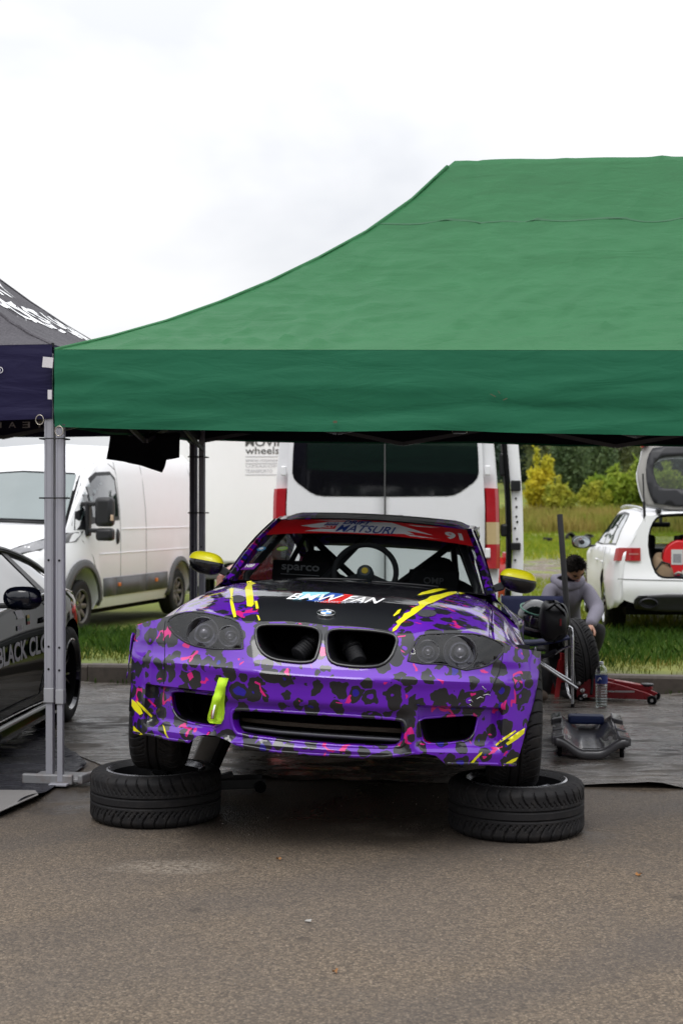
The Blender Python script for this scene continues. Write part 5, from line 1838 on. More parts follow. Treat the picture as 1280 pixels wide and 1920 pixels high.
    m2 = MB(); m2.grid(lambda a, v: ((-1 + 2 * a) * (.84 - .08 * v), -.18 + .55 * v, top_z((-1 + 2 * a) * (.84 - .08 * v), -.18 + .55 * v) + .016), 20, 10); m2.build('windscreen', pm('van_screen', (.20, .235, .235), .08, var=.15, vscale=1.5, coat=1.0), root, smooth=60)
    line_tube('wiper', [(-.5, -.24, 1.42), (0.1, -.26, 1.42), (.68, -.22, 1.39)], .014, blk, root)
    m2 = MB(); m2.box((0, 1.8, .24), (1.5, 4.6, .12)); m2.build('underbody', BLACK(), root, smooth=0)
    text_on('door_badge', '130', (.45, 1.16, .62, 1.20), lambda y, z: (side_x(y, z) + .006, y, z), pm('badge_grey', (.25, .25, .26), .4), root)


def build_rear_van():
    c = Vector(((722 - 640) * 13.0 / F, 13.0, terrain(.4, 13.2) - .01))
    root = empty('delivery_van', c, (0, 0, -R(5.0)))
    tag(root, 'white van seen from behind with black rear windows and red tail lights', 'van')
    white, blk = WHITE(), BLACKPL()
    WZ = [.35, .55, 1.0, 1.5, 1.9, 2.3, 2.6, 2.75]; WXX = [1.0, 1.03, 1.04, 1.03, 1.00, .96, .90, .70]
    wz = lambda z: interp(z, WZ, WXX)
    zs = [.35, .45, .8, 1.2, 1.5, 1.8, 2.1, 2.4, 2.6, 2.72, 2.76]
    def ring(y, sc=1.0):
        r = [(wz(z) * sc, y, z) for z in zs]
        return r + [(-x, y, z) for x, y, z in reversed(r)]
    mb = MB(); mb.loft([ring(0.03, .985), ring(.10), ring(1.0), ring(3.2), ring(4.0, .97), [(x, 4.6, .35 + (z - .35) * .62) for x, y, z in ring(4.6, .95)], [(x, 5.5, .35 + (z - .35) * .33) for x, y, z in ring(5.5, .88)]])
    body = mb.build('body', white, root, smooth=35)
    bool_cut(body, [cyl_x(.6, 1.3, 1.05, .35, .42), cyl_x(-1.3, -.6, 1.05, .35, .42), cyl_x(.6, 1.3, 4.6, .35, .42), cyl_x(-1.3, -.6, 4.6, .35, .42)])
    ry = lambda x, z: .012 - .03 * (1 - (abs(x) / 1.03) ** 4) - .02 * (1 - ((z - 1.3) / 1.3) ** 2)
    for sg in (-1, 1):
        outl = [(sg * .008, .62), (sg * .90, .62), (sg * .905, 1.4), (sg * .87, 2.2), (sg * .80, 2.55), (sg * .008, 2.62)]
        d = patch('rear_door', outl, lambda x, z: (x, ry(x, z) - .012, z), white, root, step=.12, solid=.03, smooth=50)
        wf = [(sg * .006, 1.515), (sg * .56, 1.520), (sg * .63, 1.53), (sg * .69, 1.56), (sg * .80, 1.64), (sg * .835, 1.68), (sg * .85, 1.73), (sg * .845, 1.9), (sg * .815, 2.28), (sg * .79, 2.33), (sg * .75, 2.35), (sg * .006, 2.36)]
        patch('window', wf, lambda x, z: (x, ry(x, z) - .018, z), pm('privacy_glass', (.006, .006, .008), .06, var=.2, coat=.8), d, step=.12, smooth=50)
        # tall tail light wrapped round the corner
        prof = [(.918, 0), (1.0, 0), (1.03, .03), (1.036, .12)]
        for nm, z0, z1, mt in (('tail_light', 1.28, 1.585, 'tail_red2'), ('tail_light_clear', 1.08, 1.28, 'tail_amber'), ('tail_light', .86, 1.08, 'tail_red2')):
            cols = {'tail_red2': (.42, .012, .02), 'tail_amber': (.55, .42, .22)}
            m2 = MB()
            rows = []
            for z in np.linspace(z0, z1, 5):
                k = wz(z) - 1.03
                rows.append([(sg * (x + k + 0), y - .03, z + (.05 * (1.045 - x) if nm == 'tail_light' and z == z1 and z1 > 1.4 else 0)) for x, y in prof] + [(sg * (x + k - .03), y + .05, z) for x, y in reversed(prof)])
            m2.loft(rows); m2.build(nm, pm(mt, cols[mt], .15, coat=1.0, var=.2, vscale=15), root, smooth=40)
        for z in (1.75, 1.0, 2.3):
            m2 = MB(); m2.box((sg * .93, -.03, z), (.05, .04, .09)); m2.build('door_hinge', white, root, smooth=0, bevel=.01)
        for y in (1.05, 4.6):
            place_wheel(root, sg * .90, y, .335, sg, TY_SMALL, .215, .21, mat_s=MATS['steel_wheel'], mat_b=BLACK(), mat_l=MATS['steel_wheel_lip'], **STEELRIM)
    line_tube('door_gap', [(0, ry(0, z) - .030, z) for z in np.linspace(.62, 2.6, 10)], .006, pm('door_gap', (.1, .1, .1), .8), root)
    m2 = MB(); m2.box((0, -.03, .50), (1.98, .16, .18)); m2.build('rear_bumper', GREYPL(), root, smooth=0, bevel=.03)
    m2 = MB(); m2.box((.12, -.075, 1.32), (.10, .03, .05)); m2.build('door_handle', blk, root, smooth=0, bevel=.01)
    # side door slid open, seen along its edge
    sd = empty('sliding_door'); sd.parent = root
    outl = [(.5, .50), (1.85, .50), (1.85, 2.30), (.52, 2.30)]
    patch('door_skin', [(y, z) for y, z in outl], lambda y, z: (wz(z) + .235, y, z), white, sd, step=.3, solid=.02)
    m2 = MB(); m2.grid(lambda a, v: (wz(.5 + 1.8 * v) + .13 + .105 * a, .50 - .012 * math.sin(math.pi * a), .5 + 1.8 * v), 4, 12); m2.build('door_edge', white, sd, smooth=60)
    m2 = MB(); m2.grid(lambda a, v: (wz(.5 + 1.8 * v) + .12, .50 + 1.3 * a, .5 + 1.8 * v), 2, 12); m2.build('door_trim', pm('brown_trim', (.035, .025, .02), .7), sd, smooth=60, solid=.015)
    line_tube('door_seal', [(wz(z) + .105, .48, z) for z in np.linspace(.5, 2.3, 12)], .022, BLACK(), sd)
    for z, s in ((1.62, .05), (1.05, .035)):
        m2 = MB(); m2.box((1.20, .47, z), (.09, .05, s * 2)); m2.build('door_latch', blk, sd, smooth=0, bevel=.008)
    for z in (1.50, 1.42, 1.33, 1.28, 1.22, 1.12, .92):
        m2 = MB(); m2.lathe([(0, .004), (.010, .004), (.010, -.01)], 10, Matrix.Translation((1.205 + .012 * math.sin(z * 40), .485, z)) @ Matrix.Rotation(R(90), 4, 'X')); m2.build('fixing_hole', BLACK(), sd, smooth=0)
    m2 = MB(); m2.box((1.10, .55, 1.82), (.10, .10, .22)); m2.build('roller_arm', blk, sd, smooth=0, bevel=.02)
    m2 = MB(); m2.box((1.10, .55, 1.2), (.08, .08, .12)); m2.build('roller_arm', blk, sd, smooth=0, bevel=.02)


def build_box_truck():
    D = 24.0
    z0 = terrain(-1.5, 24) - .02
    root = empty('box_truck', ((450 - 640) * D / F, D, z0), (0, 0, -R(5)))
    tag(root, 'white box truck with grey lettering standing far behind the tent poles', 'truck')
    white = pm('truck_white', (.84, .84, .84), .35, var=.02, coat=.3)
    mb = MB(); mb.box((.2, 2.6, 2.05), (2.9, 5.2, 2.7)); mb.build('cargo_box', white, root, smooth=0, bevel=.04)
    mb = MB(); mb.box((.2, 6.2, 1.45), (2.2, 1.7, 2.0)); mb.build('cab', white, root, smooth=0, bevel=.15, bseg=3)
    mb = MB(); mb.box((.2, 2.6, .62), (1.0, 5.2, .12)); mb.build('chassis', BLACK(), root, smooth=0)
    mb = MB(); mb.box((.2, -.05, .5), (2.3, .12, .14)); mb.build('rear_bumper', GREYPL(), root, smooth=0, bevel=.02)
    for sg in (-1, 1):
        for y in (1.2, 6.2):
            place_wheel(root, .2 + sg * 1.0, y, .335, sg, TY_SMALL, .215, .21, mat_s=MATS['steel_wheel'], mat_b=BLACK(), mat_l=MATS['steel_wheel_lip'], **STEELRIM)
        mb = MB(); mb.box((.2 + sg * 1.1, -.06, .75), (.3, .06, .12)); mb.build('tail_light', MATS['tail_red2'], root, smooth=0, bevel=.01)
    ink = pm('grey_lettering', (.075, .075, .07), .6); pale = pm('pale_lettering', (.42, .42, .44), .6)
    s = D / F
    fx = lambda px: (px - 450) * s
    fz = lambda py: CH - (py - 960) * s - z0
    face = lambda u, v: (u, -.006, v)
    text_on('truck_lettering', 'MOVIE', (fx(460), fz(837), fx(531), fz(822)), face, ink, root, bold=.02)
    text_on('truck_lettering', 'wheels', (fx(460), fz(851.5), fx(524), fz(838)), face, ink, root, bold=.01)
    text_on('truck_lettering', 'www.moviewheels', (fx(460), fz(866), fx(548), fz(859)), face, pale, root)
    text_on('truck_lettering', 'UZSAKOMOJI', (fx(461), fz(878), fx(540), fz(872)), face, pale, root)
    text_on('truck_lettering', 'TRANSPORTO', (fx(460), fz(886.5), fx(511), fz(880)), face, pale, root)
    for py in (856, 869, 890):
        mb = MB(); mb.box(((fx(460) + fx(540)) / 2, -.006, fz(py)), (fx(540) - fx(460), .004, .008)); mb.build('lettering_rule', pale, root, smooth=0)


def simple_car(root, P, paint, rim_kw, glassm, seatcol=(.012, .012, .013)):
    """closed lower body lofted along y (front to rear), glazed upper body, lamps, mirrors, wheels. +x is the car's left."""
    W = P['W']; top = P['top']; wy = P['wy']; belt = P['belt']; zb_ = P.get('zb', .18)
    zt = lambda y: catmull(y, [a for a, b in top], [b for a, b in top])
    wf = lambda y: catmull(y, [a for a, b in wy], [b for a, b in wy])
    bz = lambda y: catmull(y, [a for a, b in belt], [b for a, b in belt])
    def half(y):
        w = W * wf(y); b = bz(y); t = max(zt(y), b + .012)
        lo = zb_ + (.10 if (y < top[0][0] + .15 or y > top[-1][0] - .2) else 0)
        return [(0, lo), (w * .90, lo), (w * .975, lo + .07), (w, lo + (b - lo) * .40), (w * 1.0, lo + (b - lo) * .62), (w * .985, b - .07), (w * .95, b - .012), (w * .87, b + (t - b) * .35), (w * .6, b + (t - b) * .85), (0, t)]
    def side_x(y, z):
        h = half(y)[1:8]
        return interp(z, [p[1] for p in h], [p[0] for p in h])
    y0, y1 = top[0][0], top[-1][0]
    ys = sorted(set([y0, y0 + .03, y0 + .08, y0 + .16, y1 - .16, y1 - .08, y1 - .03, y1] + list(np.linspace(y0 + .25, y1 - .25, 26))))
    rings = []
    for y in ys:
        h = half(y); rings.append([(x, y, z) for x, z in h] + [(-x, y, z) for x, z in reversed(h[1:-1])])
    mb = MB(); mb.loft(rings); body = mb.build('body', paint, root, smooth=38)
    cs = []
    for y in P['axles']:
        for sg in (-1, 1):
            cs.append(cyl_x(min(sg * (W - .32), sg * (W + .2)), max(sg * (W - .32), sg * (W + .2)), y, P['rw'] + .01, P['rw'] + .045))
    bool_cut(body, cs)
    rf = P['roof']; rw = P['roofw']
    rz = lambda y: catmull(y, [a for a, b in rf], [b for a, b in rf])
    ya, yb = rf[0][0], rf[-1][0]
    # upper body: shell of roof with glass faces
    yr0, yr1 = P['roofspan']
    def up(s, y):
        w = W * wf(y) * .86 + (rw - W * .86) * min(1, (rz(y) - bz(y)) / (P['H'] - bz(y)))
        return (s * w, y, rz(y) - .05 * abs(s) ** 4)
    m2 = MB(); m2.grid(lambda a, v: up(-1 + 2 * a, yr0 + (yr1 - yr0) * v), 16, 16); m2.build('roof', paint, root, smooth=180, solid=.03)
    m2 = MB(); m2.grid(lambda a, v: up((-1 + 2 * a) * .97, ya + (yr0 - ya) * v), 12, 6); m2.build('windscreen', glassm, root, smooth=180)
    m2 = MB(); m2.grid(lambda a, v: up((-1 + 2 * a) * .97, yr1 + (yb - yr1) * v), 12, 6); m2.build('rear_window', glassm, root, smooth=180)
    for sg in (-1, 1):
        prof = [(y, rz(y) - .05) for y in np.linspace(ya + .05, yb - .05, 24)]
        line = []
        for y, z in [(a, rz(a)) for a in np.linspace(ya, yb, 26)]:
            p = up(sg, y); line.append((p[0], p[1], p[2]))
        m2 = MB(); m2.tube(line, .034, 8); m2.build('roof_rail', paint, root, smooth=60)
        win = [(y, max(bz(y) + .02, z - .025)) for y, z in prof] + [(y, bz(y) - .004) for y in np.linspace(yb - .1, ya + .1, 8)]
        def sx(y, z):
            p = up(1, y); b = bz(y); t = (z - b) / max(.02, p[2] - b)
            return (sg * (side_x(y, b - .012) * .985 * (1 - t) + (p[0] + .004) * t), y, z)
        patch('side_window', win, sx, glassm, root, step=.1, smooth=60)
        for yb_ in P['pillars']:
            pl = [(yb_, bz(yb_)), (yb_ + .09, bz(yb_ + .09)), (yb_ + .10, rz(yb_ + .10) - .03), (yb_ + .02, rz(yb_ + .02) - .03)]
            patch('pillar', pl, lambda y, z: (sx(y, z)[0] + sg * .008, y, z), pm('pillar_black', (.01, .01, .012), .4) if P.get('blackpillar', True) else paint, root, step=.1)
        line_tube('belt_moulding', [(sg * (side_x(y, bz(y) - .012) * .99 + .004), y, bz(y) - .008) for y in np.linspace(ya + .1, yb - .1, 14)], .009, P.get('trim', BLACKPL()), root)
        for dl in P['doors']:
            line_tube('door_gap', [(sg * (side_x(y, z) + .001), y, z) for y, z in dl], .004, pm('door_gap_dark', (.01, .01, .01), .8), root)
        my, mz = P['mirror']
        mr = empty('door_mirror', (sg * (W + .09), my, mz)); mr.parent = root
        m3 = MB()
        def ef(uu, v):
            a = 2 * math.pi * uu; e = -math.pi / 2 + math.pi * v
            return (.115 * math.cos(a) * math.cos(e) ** .6, .07 * math.sin(a) * math.cos(e) ** .6, .07 * math.sin(e))
        m3.grid(ef, 24, 12); m3.build('mirror_housing', P.get('mirmat', paint), mr, smooth=180)
        m3 = MB(); m3.box((0, .069 * P.get('mdir', 1), 0), (.17, .006, .10)); m3.build('mirror_glass', pm('mirror_silver', (.45, .5, .52), .05, metal=1), mr, smooth=0, bevel=.002)
        m3 = MB(); m3.box((-sg * .13, 0, -.045), (.12, .05, .03)); m3.build('mirror_arm', BLACKPL(), mr, smooth=0, bevel=.008)
        for y in P['axles']:
            place_wheel(root, sg * (W - .125), y, P['rw'], sg, P['tyre'], P['ri'], P['tw'], **rim_kw)
    m2 = MB(); m2.box((0, (y0 + y1) / 2, zb_ + .03), (W * 1.7, (y1 - y0) * .8, .10)); m2.build('underbody', BLACK(), root, smooth=0)
    return half, side_x, zt, bz, up


def build_black_coupe():
    c = Vector((-2.80, 9.93, 0))
    phi = R(2.5)
    root = empty('coupe', c, (0, 0, -phi))       # origin at the rear axle
    tag(root, 'glossy black-green coupe with white door lettering, cut by the left edge', 'car')
    paint = pm('black_green_paint', (.002, .005, .006), .05, var=.3, vscale=3, spec=.22, rvar=.02)
    P = dict(W=.93, H=1.27, zb=.16, top=[(-3.35, .58), (-3.2, .66), (-2.8, .76), (-1.95, .90), (-1.0, .93), (.3, .95), (.62, .92), (.78, .80)],
             wy=[(-3.35, .62), (-3.2, .80), (-2.9, .92), (-2.55, .97), (-1.8, .95), (-.9, .955), (-.2, 1.0), (.25, .985), (.6, .87), (.78, .74)],
             belt=[(-3.35, .50), (-3.0, .68), (-2.55, .78), (-1.7, .85), (-.9, .90), (-.2, .93), (.3, .88), (.78, .72)],
             axles=(0, -2.55), rw=.33, tyre=TY_SPORT_L, ri=.246, tw=.245,
             roof=[(-2.0, .90), (-1.6, 1.10), (-1.25, 1.23), (-.9, 1.265), (-.5, 1.25), (-.1, 1.16), (.25, 1.02), (.5, .93)], roofw=.56, roofspan=(-1.25, -.35),
             pillars=(-.55,), doors=([(-1.75, .28), (-1.78, .5), (-1.76, .84)], [(-.58, .90), (-.55, .6), (-.62, .35), (-.72, .28)], [(-1.75, .28), (-.72, .28)]), mirror=(-1.62, .955), mdir=1, trim=STEEL(), mirmat=pm('coupe_mirror_black', (.003, .004, .010), .12, coat=.4))
    rk = dict(mat_s=pm('rim_dark_chrome', (.03, .03, .034), .12, metal=.9, coat=1), mat_b=BLACK(), mat_l=pm('rim_dark_chrome', (.03, .03, .034), .12), spokes=5, twin=True, dish=.045)
    half, side_x, zt, bz, up = simple_car(root, P, paint, rk, glass('coupe_glass', (.08, .09, .09), 1.8))
    wht = pm('door_lettering_white', (.62, .62, .64), .4); gr2 = pm('door_lettering_green', (.10, .22, .07), .5)
    sf = lambda off: (lambda y, z: (side_x(y, z) + off, y, z))
    # the door text reads from the rear wheel forward: front of the car is to the left
    text_on('door_lettering', 'BLACK CLOUD', (-1.66, .545, -.30, .665), sf(.006), wht, root, bold=.03, fine=.06)
    line_tube('door_graphic', [(side_x(-.48 + .14 * math.cos(a), .62 + .14 * math.sin(a)) + .006, -.48 + .14 * math.cos(a), .62 + .14 * math.sin(a)) for a in np.linspace(0, 2 * math.pi, 30)], .004, pm('graphic_grey', (.16, .17, .18), .4), root)
    for pts in ([(-.70, .30), (-.62, .50)], [(-.70, .30), (-.50, .48)], [(-.55, .74), (-.62, .86), (-.75, .92)], [(-.42, .76), (-.38, .88)]):
        line_tube('door_graphic', [(side_x(y, z) + .005, y, z) for y, z in pts], .0035, MATS['graphic_grey'], root)
    for (y, z, w, h, col) in ((-1.20, .80, .14, .05, (.5, .5, .52)), (-1.0, .79, .05, .02, (.55, .4, .02)), (-1.0, .77, .05, .02, (.02, .25, .05)), (-1.0, .75, .05, .02, (.4, .02, .02)), (-1.22, .73, .10, .03, (.5, .5, .52))):
        patch('door_sticker', [(y, z), (y + w, z), (y + w, z + h), (y, z + h)], sf(.006), pm('sticker_%d' % int(col[0] * 100 + col[1] * 10), col, .4), root, step=.1)
    patch('door_handle', [(-.74, .74), (-.60, .75), (-.60, .78), (-.73, .775)], sf(.014), DARKMET(), root, step=.1, solid=.012)
    line_tube('sill_trim', [(side_x(y, .22) + .006, y, .215) for y in np.linspace(-2.1, -.42, 12)], .005, STEEL(), root)
    m2 = MB(); m2.grid(lambda u, v: ((W_ := .905) + .02 - .03 * v, -2.12 + 1.72 * u, .12 + .09 * v), 12, 3); m2.build('side_skirt', paint, root, smooth=60, solid=.02)
    for sg in (-1, 1):
        # lamp on the rear corner
        m2 = MB(); m2.grid(lambda u, v: (sg * (side_x(.34 + .30 * u, .78 + .07 * v) + .008), .34 + .30 * u, .78 + .07 * v), 8, 3); m2.build('tail_light', pm('tail_red3', (.40, .01, .012), .12, coat=1), root, smooth=180)
    m2 = MB(); m2.grid(lambda u, v: ((-1 + 2 * u) * .70, .46 + .2 * v, .965 + .07 * v ** 1.5), 12, 4); m2.build('boot_spoiler', paint, root, smooth=180, solid=.015)
    line_tube('antenna', [(.42, -.28, 1.19), (.42, -.20, 1.24)], .008, BLACKPL(), root)


TY_SPORT_L = tyre_mesh(.33, .246, .245, 'sport', 360, 'tyre')


def build_red_car():
    D = 20.6
    root = empty('hatchback', (1.55, D + .6, terrain(0, D)), (0, 0, R(78)))   # origin at the rear axle, nose towards image left
    root.rotation_euler = (0, 0, R(-90 + 14))
    tag(root, 'small red car half hidden behind the purple car and its yellow mirror', 'car')
    paint = pm('red_paint', (.55, .035, .03), .3, var=.06, coat=.7)
    P = dict(W=.88, H=1.42, zb=.18, top=[(-3.35, .62), (-3.2, .74), (-2.9, .84), (-2.0, .98), (-1.0, 1.0), (.3, 1.0), (.6, .98), (.72, .85)],
             wy=[(-3.35, .68), (-3.2, .85), (-2.9, .95), (-2.5, 1.0), (-1.0, 1.0), (.2, .98), (.5, .92), (.72, .8)],
             belt=[(-3.35, .55), (-3.0, .72), (-2.5, .82), (-1.7, .92), (-.5, .95), (.3, .96), (.72, .78)],
             axles=(0, -2.5), rw=.31, tyre=TY_SMALL2, ri=.21, tw=.2,
             roof=[(-2.05, .97), (-1.6, 1.20), (-1.2, 1.37), (-.7, 1.42), (-.1, 1.40), (.35, 1.25), (.62, .99)], roofw=.56, roofspan=(-1.22, .12),
             pillars=(-.85, .1), doors=([(-1.65, .3), (-1.68, .6), (-1.6, .9)], [(-.8, .92), (-.8, .3)]), mirror=(-1.5, 1.0), mdir=1, mirmat=paint)
    rk = dict(mat_s=pm('rim_silver', (.45, .46, .5), .3, metal=.9), mat_b=BLACK(), mat_l=pm('rim_lip_pale', (.5, .5, .52), .25, metal=.9), spokes=5, twin=False)
    half, side_x, zt, bz, up = simple_car(root, P, paint, rk, glass('red_car_glass', (.12, .13, .13), 1.2))
    for sg in (-1, 1):
        m2 = MB(); m2.grid(lambda u, v: (sg * (.50 + .28 * u), -3.30 + .30 * u * u + .12 * v, .60 + .12 * v), 6, 3); m2.build('headlight', pm('lamp_clear2', (.5, .5, .52), .1, metal=.5), root, smooth=180)
        m2 = MB(); m2.box((sg * .68, .70, .86), (.2, .06, .16)); m2.build('tail_light', MATS['tail_red3'], root, smooth=0, bevel=.02)


TY_SMALL2 = tyre_mesh(.31, .21, .2, 'rib', 180, 'tyre')


def build_estate():
    D = 15.8
    zg = .055
    root = empty('estate_car', ((1305 - 640) * D / F, D, zg), (0, 0, -R(5.5)))
    tag(root, 'white estate car with raised tailgate and open boot on the grass', 'car')
    W = .935
    white, blk = WHITE(), BLACKPL()
    wy = [(0, .80), (.06, .90), (.2, .965), (.5, 1.0), (.95, 1.005), (1.4, .99), (2.4, .985), (3.6, 1.0), (4.3, .95), (4.7, .82), (4.93, .6)]
    wf = lambda y: W * catmull(y, [a for a, b in wy], [b for a, b in wy])
    beltz = lambda y: catmull(y, [-.1, 0, .5, 1.2, 2.5, 3.4, 4.0, 4.5, 4.93], [.93, .955, .985, .985, .955, .92, .83, .74, .60])
    def side(y, z):
        w = wf(y)
        k = (z - .55) / .45
        fl = .022 * math.exp(-((y - .98) / .42) ** 4) * sstep(.3, .5, z) * (1 - sstep(.70, .85, z))
        return w * (1 - .055 * max(0, k) ** 2 - .05 * max(0, -k - .1) ** 2 * 1.2) + fl - .012 * math.exp(-((z - .74) / .05) ** 2)
    def arc(cy, cz, r, a0, a1, n=18):
        return [(cy + r * math.cos(R(a0 + (a1 - a0) * i / n)), cz + r * math.sin(R(a0 + (a1 - a0) * i / n))) for i in range(n + 1)]
    outl = [(.03, .40), (.10, .33), (.55, .27)] + arc(.98, .345, .385, 190, -12) + [(1.5, .22), (3.45, .22)] + arc(3.89, .345, .385, 198, -8) + [(4.5, .25), (4.85, .30), (4.92, .5)] + [(y, beltz(y)) for y in (4.85, 4.6, 4.3, 4.0, 3.6, 3.2, 2.6, 2.0, 1.4, .9, .5, .2, .03)]
    RZ = [(0.02, 1.30), (.12, 1.395), (.35, 1.43), (1.0, 1.455), (2.0, 1.462), (2.7, 1.42), (3.1, 1.30), (3.75, .95)]
    rz = lambda y: catmull(y, [a for a, b in RZ], [b for a, b in RZ])
    rw = lambda y: catmull(y, [0, .4, 1.5, 2.6, 3.1, 3.75], [.56, .585, .60, .59, .61, .70])
    for sg in (-1, 1):
        patch('body_side', outl, lambda y, z: (sg * side(y, z), y, z), white, root, step=.08, smooth=50, solid=.004)
        # shoulder above the belt up to the glass
        m2 = MB(); m2.grid(lambda u, v: (sg * (side(.03 + 4.7 * u, beltz(.03 + 4.7 * u)) - .05 * v), .03 + 4.7 * u, beltz(.03 + 4.7 * u) + .012 * v), 40, 3); m2.build('shoulder_panel', white, root, smooth=180)
        def gx(y, z):
            b = beltz(y) + .01; t = (z - b) / max(.05, rz(y) - .03 - b)
            return sg * ((side(y, beltz(y)) - .045) * (1 - t) + rw(y) * t + .03 * math.sin(math.pi * min(1, max(0, t))))
        fn = lambda off: (lambda y, z: (gx(y, z) + sg * off, y, z))
        roofl = [(y, rz(y) - .03) for y in np.linspace(.08, 3.6, 26)]
        patch('upper_side', [(.05, .96)] + [(.03, 1.10), (.05, 1.25)] + roofl + [(3.62, .95)] + [(y, beltz(y) + .008) for y in (3.2, 2.5, 1.8, 1.2, .6, .3)], fn(0), white, root, holes=[[(.50, 1.02), (.52, 1.10), (.72, 1.30), (.95, 1.385), (1.6, 1.405), (2.5, 1.375), (2.9, 1.28), (3.42, .99), (2.4, .985), (1.4, 1.01)]], step=.08, smooth=60)
        patch('window_trim', [(.50, 1.02), (.52, 1.10), (.72, 1.30), (.95, 1.385), (1.6, 1.405), (2.5, 1.375), (2.9, 1.28), (3.42, .99), (2.4, .985), (1.4, 1.01)], fn(.002), BLACKPL(), root, holes=[[(.56, 1.04), (.60, 1.11), (.76, 1.27), (.97, 1.36), (1.20, 1.372), (1.20, 1.03)], [(1.26, 1.03), (1.26, 1.372), (2.10, 1.37), (2.10, 1.0)], [(2.16, 1.0), (2.16, 1.37), (2.5, 1.35), (2.86, 1.26), (3.32, 1.01)]], step=.08)
        g = glass('estate_glass', (.14, .15, .16), 3.0)
        for wl_ in ([(.56, 1.04), (.60, 1.11), (.76, 1.27), (.97, 1.36), (1.20, 1.372), (1.20, 1.03)], [(1.26, 1.03), (1.26, 1.372), (2.10, 1.37), (2.10, 1.0)], [(2.16, 1.0), (2.16, 1.37), (2.5, 1.35), (2.86, 1.26), (3.32, 1.01)]):
            patch('side_window', wl_, fn(.001), g, root, step=.1, smooth=60)
        line_tube('roof_rail', [(sg * (rw(y) - .02), y, rz(y) + .012) for y in np.linspace(.3, 2.5, 14)], .018, STEEL(), root)
        for dl in ([(1.22, .26), (1.20, .6), (1.22, .98)], [(2.13, .26), (2.13, .97)], [(3.2, .26), (3.25, .9)]):
            line_tube('door_gap', [(sg * (side(y, z) + .001), y, z) for y, z in dl], .004, pm('door_gap', (.1, .1, .1), .8), root)
        for y in (1.36, 2.28):
            m2 = MB(); m2.box((sg * (side(y, .80) + .012), y, .80), (.02, .2, .025)); m2.build('door_handle', white, root, smooth=0, bevel=.008)
        # tail light wrapped on the corner
        def tl(off):
            def f(u, v):
                if u < .5: return (sg * (.61 + (wf(.06) - .055 - .61) * u / .5), .015 + .05 * (u / .5) ** 3 - off, v)
                y = .065 + (u - .5) / .5 * .10
                return (sg * (side(y, v) + off + .012), y, v)
            return f
        for nm, z0, z1, mt, of in (('tail_light', .855, 1.0, 'tail_red3', .016),):
            m2 = MB(); f = tl(of); m2.grid(lambda u, v: f(u * .92, z0 + (z1 - z0) * v - .02 * max(0, u - .6)), 24, 6); m2.build(nm, pm(mt, (.40, .01, .012), .12, coat=1), root, smooth=180)
            m2 = MB(); f2 = tl(.019); m2.grid(lambda u, v: f2(.06 + u * .30, .925 + .014 * v), 10, 1); m2.build('light_strip', pm('light_strip_pale', (.45, .20, .18), .3), root, smooth=180)
        mr = empty('door_mirror', (sg * 1.04, 3.12, 1.0)); mr.parent = root
        m3 = MB(); m3.grid(lambda uu, v: (.13 * math.cos(2 * math.pi * uu) * math.cos(-math.pi / 2 + math.pi * v) ** .5, .08 * math.sin(2 * math.pi * uu) * math.cos(-math.pi / 2 + math.pi * v) ** .5, .085 * math.sin(-math.pi / 2 + math.pi * v)), 24, 12); m3.build('mirror_housing', blk, mr, smooth=180)
        m3 = MB(); m3.lathe([(0, .0), (.074, .0), (.078, -.01)], 24, Matrix.Translation((0, -.076, 0)) @ Matrix.Rotation(R(90), 4, 'X') @ Matrix.Diagonal((1.4, .95, 1, 1))); m3.build('mirror_glass', pm('mirror_silver', (.45, .5, .52), .05, metal=1), mr, smooth=0)
        m3 = MB(); m3.box((-sg * .13, .02, -.05), (.14, .06, .03)); m3.build('mirror_arm', blk, mr, smooth=0, bevel=.01)
        for y in (.98, 3.89):
            place_wheel(root, sg * (W - .12), y, .34, sg, TY_EST, .245, .24, mat_s=pm('rim_silver', (.45, .46, .5), .3, metal=.9), mat_b=BLACK(), mat_l=pm('rim_lip_pale', (.5, .5, .52), .25, metal=.9), spokes=7, twin=True)
            m2 = MB(); m2.grid(lambda u, v, y=y: (sg * (.58 + .30 * v), y + .39 * math.cos(math.pi * (1 - u)), .345 + .39 * math.sin(math.pi * (1 - u))), 16, 1); m2.build('wheel_arch_liner', BLACK(), root, smooth=60)
    # rear end with the boot opening
    ry = lambda x, z: .0 + .075 * (abs(x) / .9) ** 4 + .05 * max(0, (z - .78)) - .05 * math.exp(-((z - .55) / .16) ** 2)
    xs = lambda z: side(.04, z) * .985 if z < .98 else gxr(z)
    def gxr(z):
        t = (z - .965) / (1.36 - .965)
        return (side(.04, .95) - .05) * (1 - t) + .545 * t + .03 * math.sin(math.pi * t)
    right = [(xs(z), z) for z in (.42, .5, .6, .7, .8, .9, .97, 1.05, 1.15, 1.25, 1.36)]
    outr = [(-.62, .36), (.62, .36)] + right + [(-x, z) for x, z in reversed(right)]
    diff = [(-.68, .36), (.68, .36)]
    openg = smooth_poly([(-.53, .98), (-.47, .74), (-.40, .665), (-.30, .655), (.30, .655), (.40, .665), (.47, .74), (.53, .98), (.52, 1.18), (.46, 1.32), (.38, 1.375), (-.38, 1.375), (-.46, 1.32), (-.52, 1.18)], 1)
    patch('rear_panel', outr, lambda x, z: (x, ry(x, z), z), white, root, holes=[openg], step=.045, smooth=50)
    # boot frame return and dark seal
    m2 = MB(); m2.loft([[(x, ry(x, z) + d, z) for x, z in resample(openg, .05)] for d in (0, .07)], cap=False); m2.build('boot_frame', pm('frame_beige', (.42, .40, .37), .5), root, smooth=60)
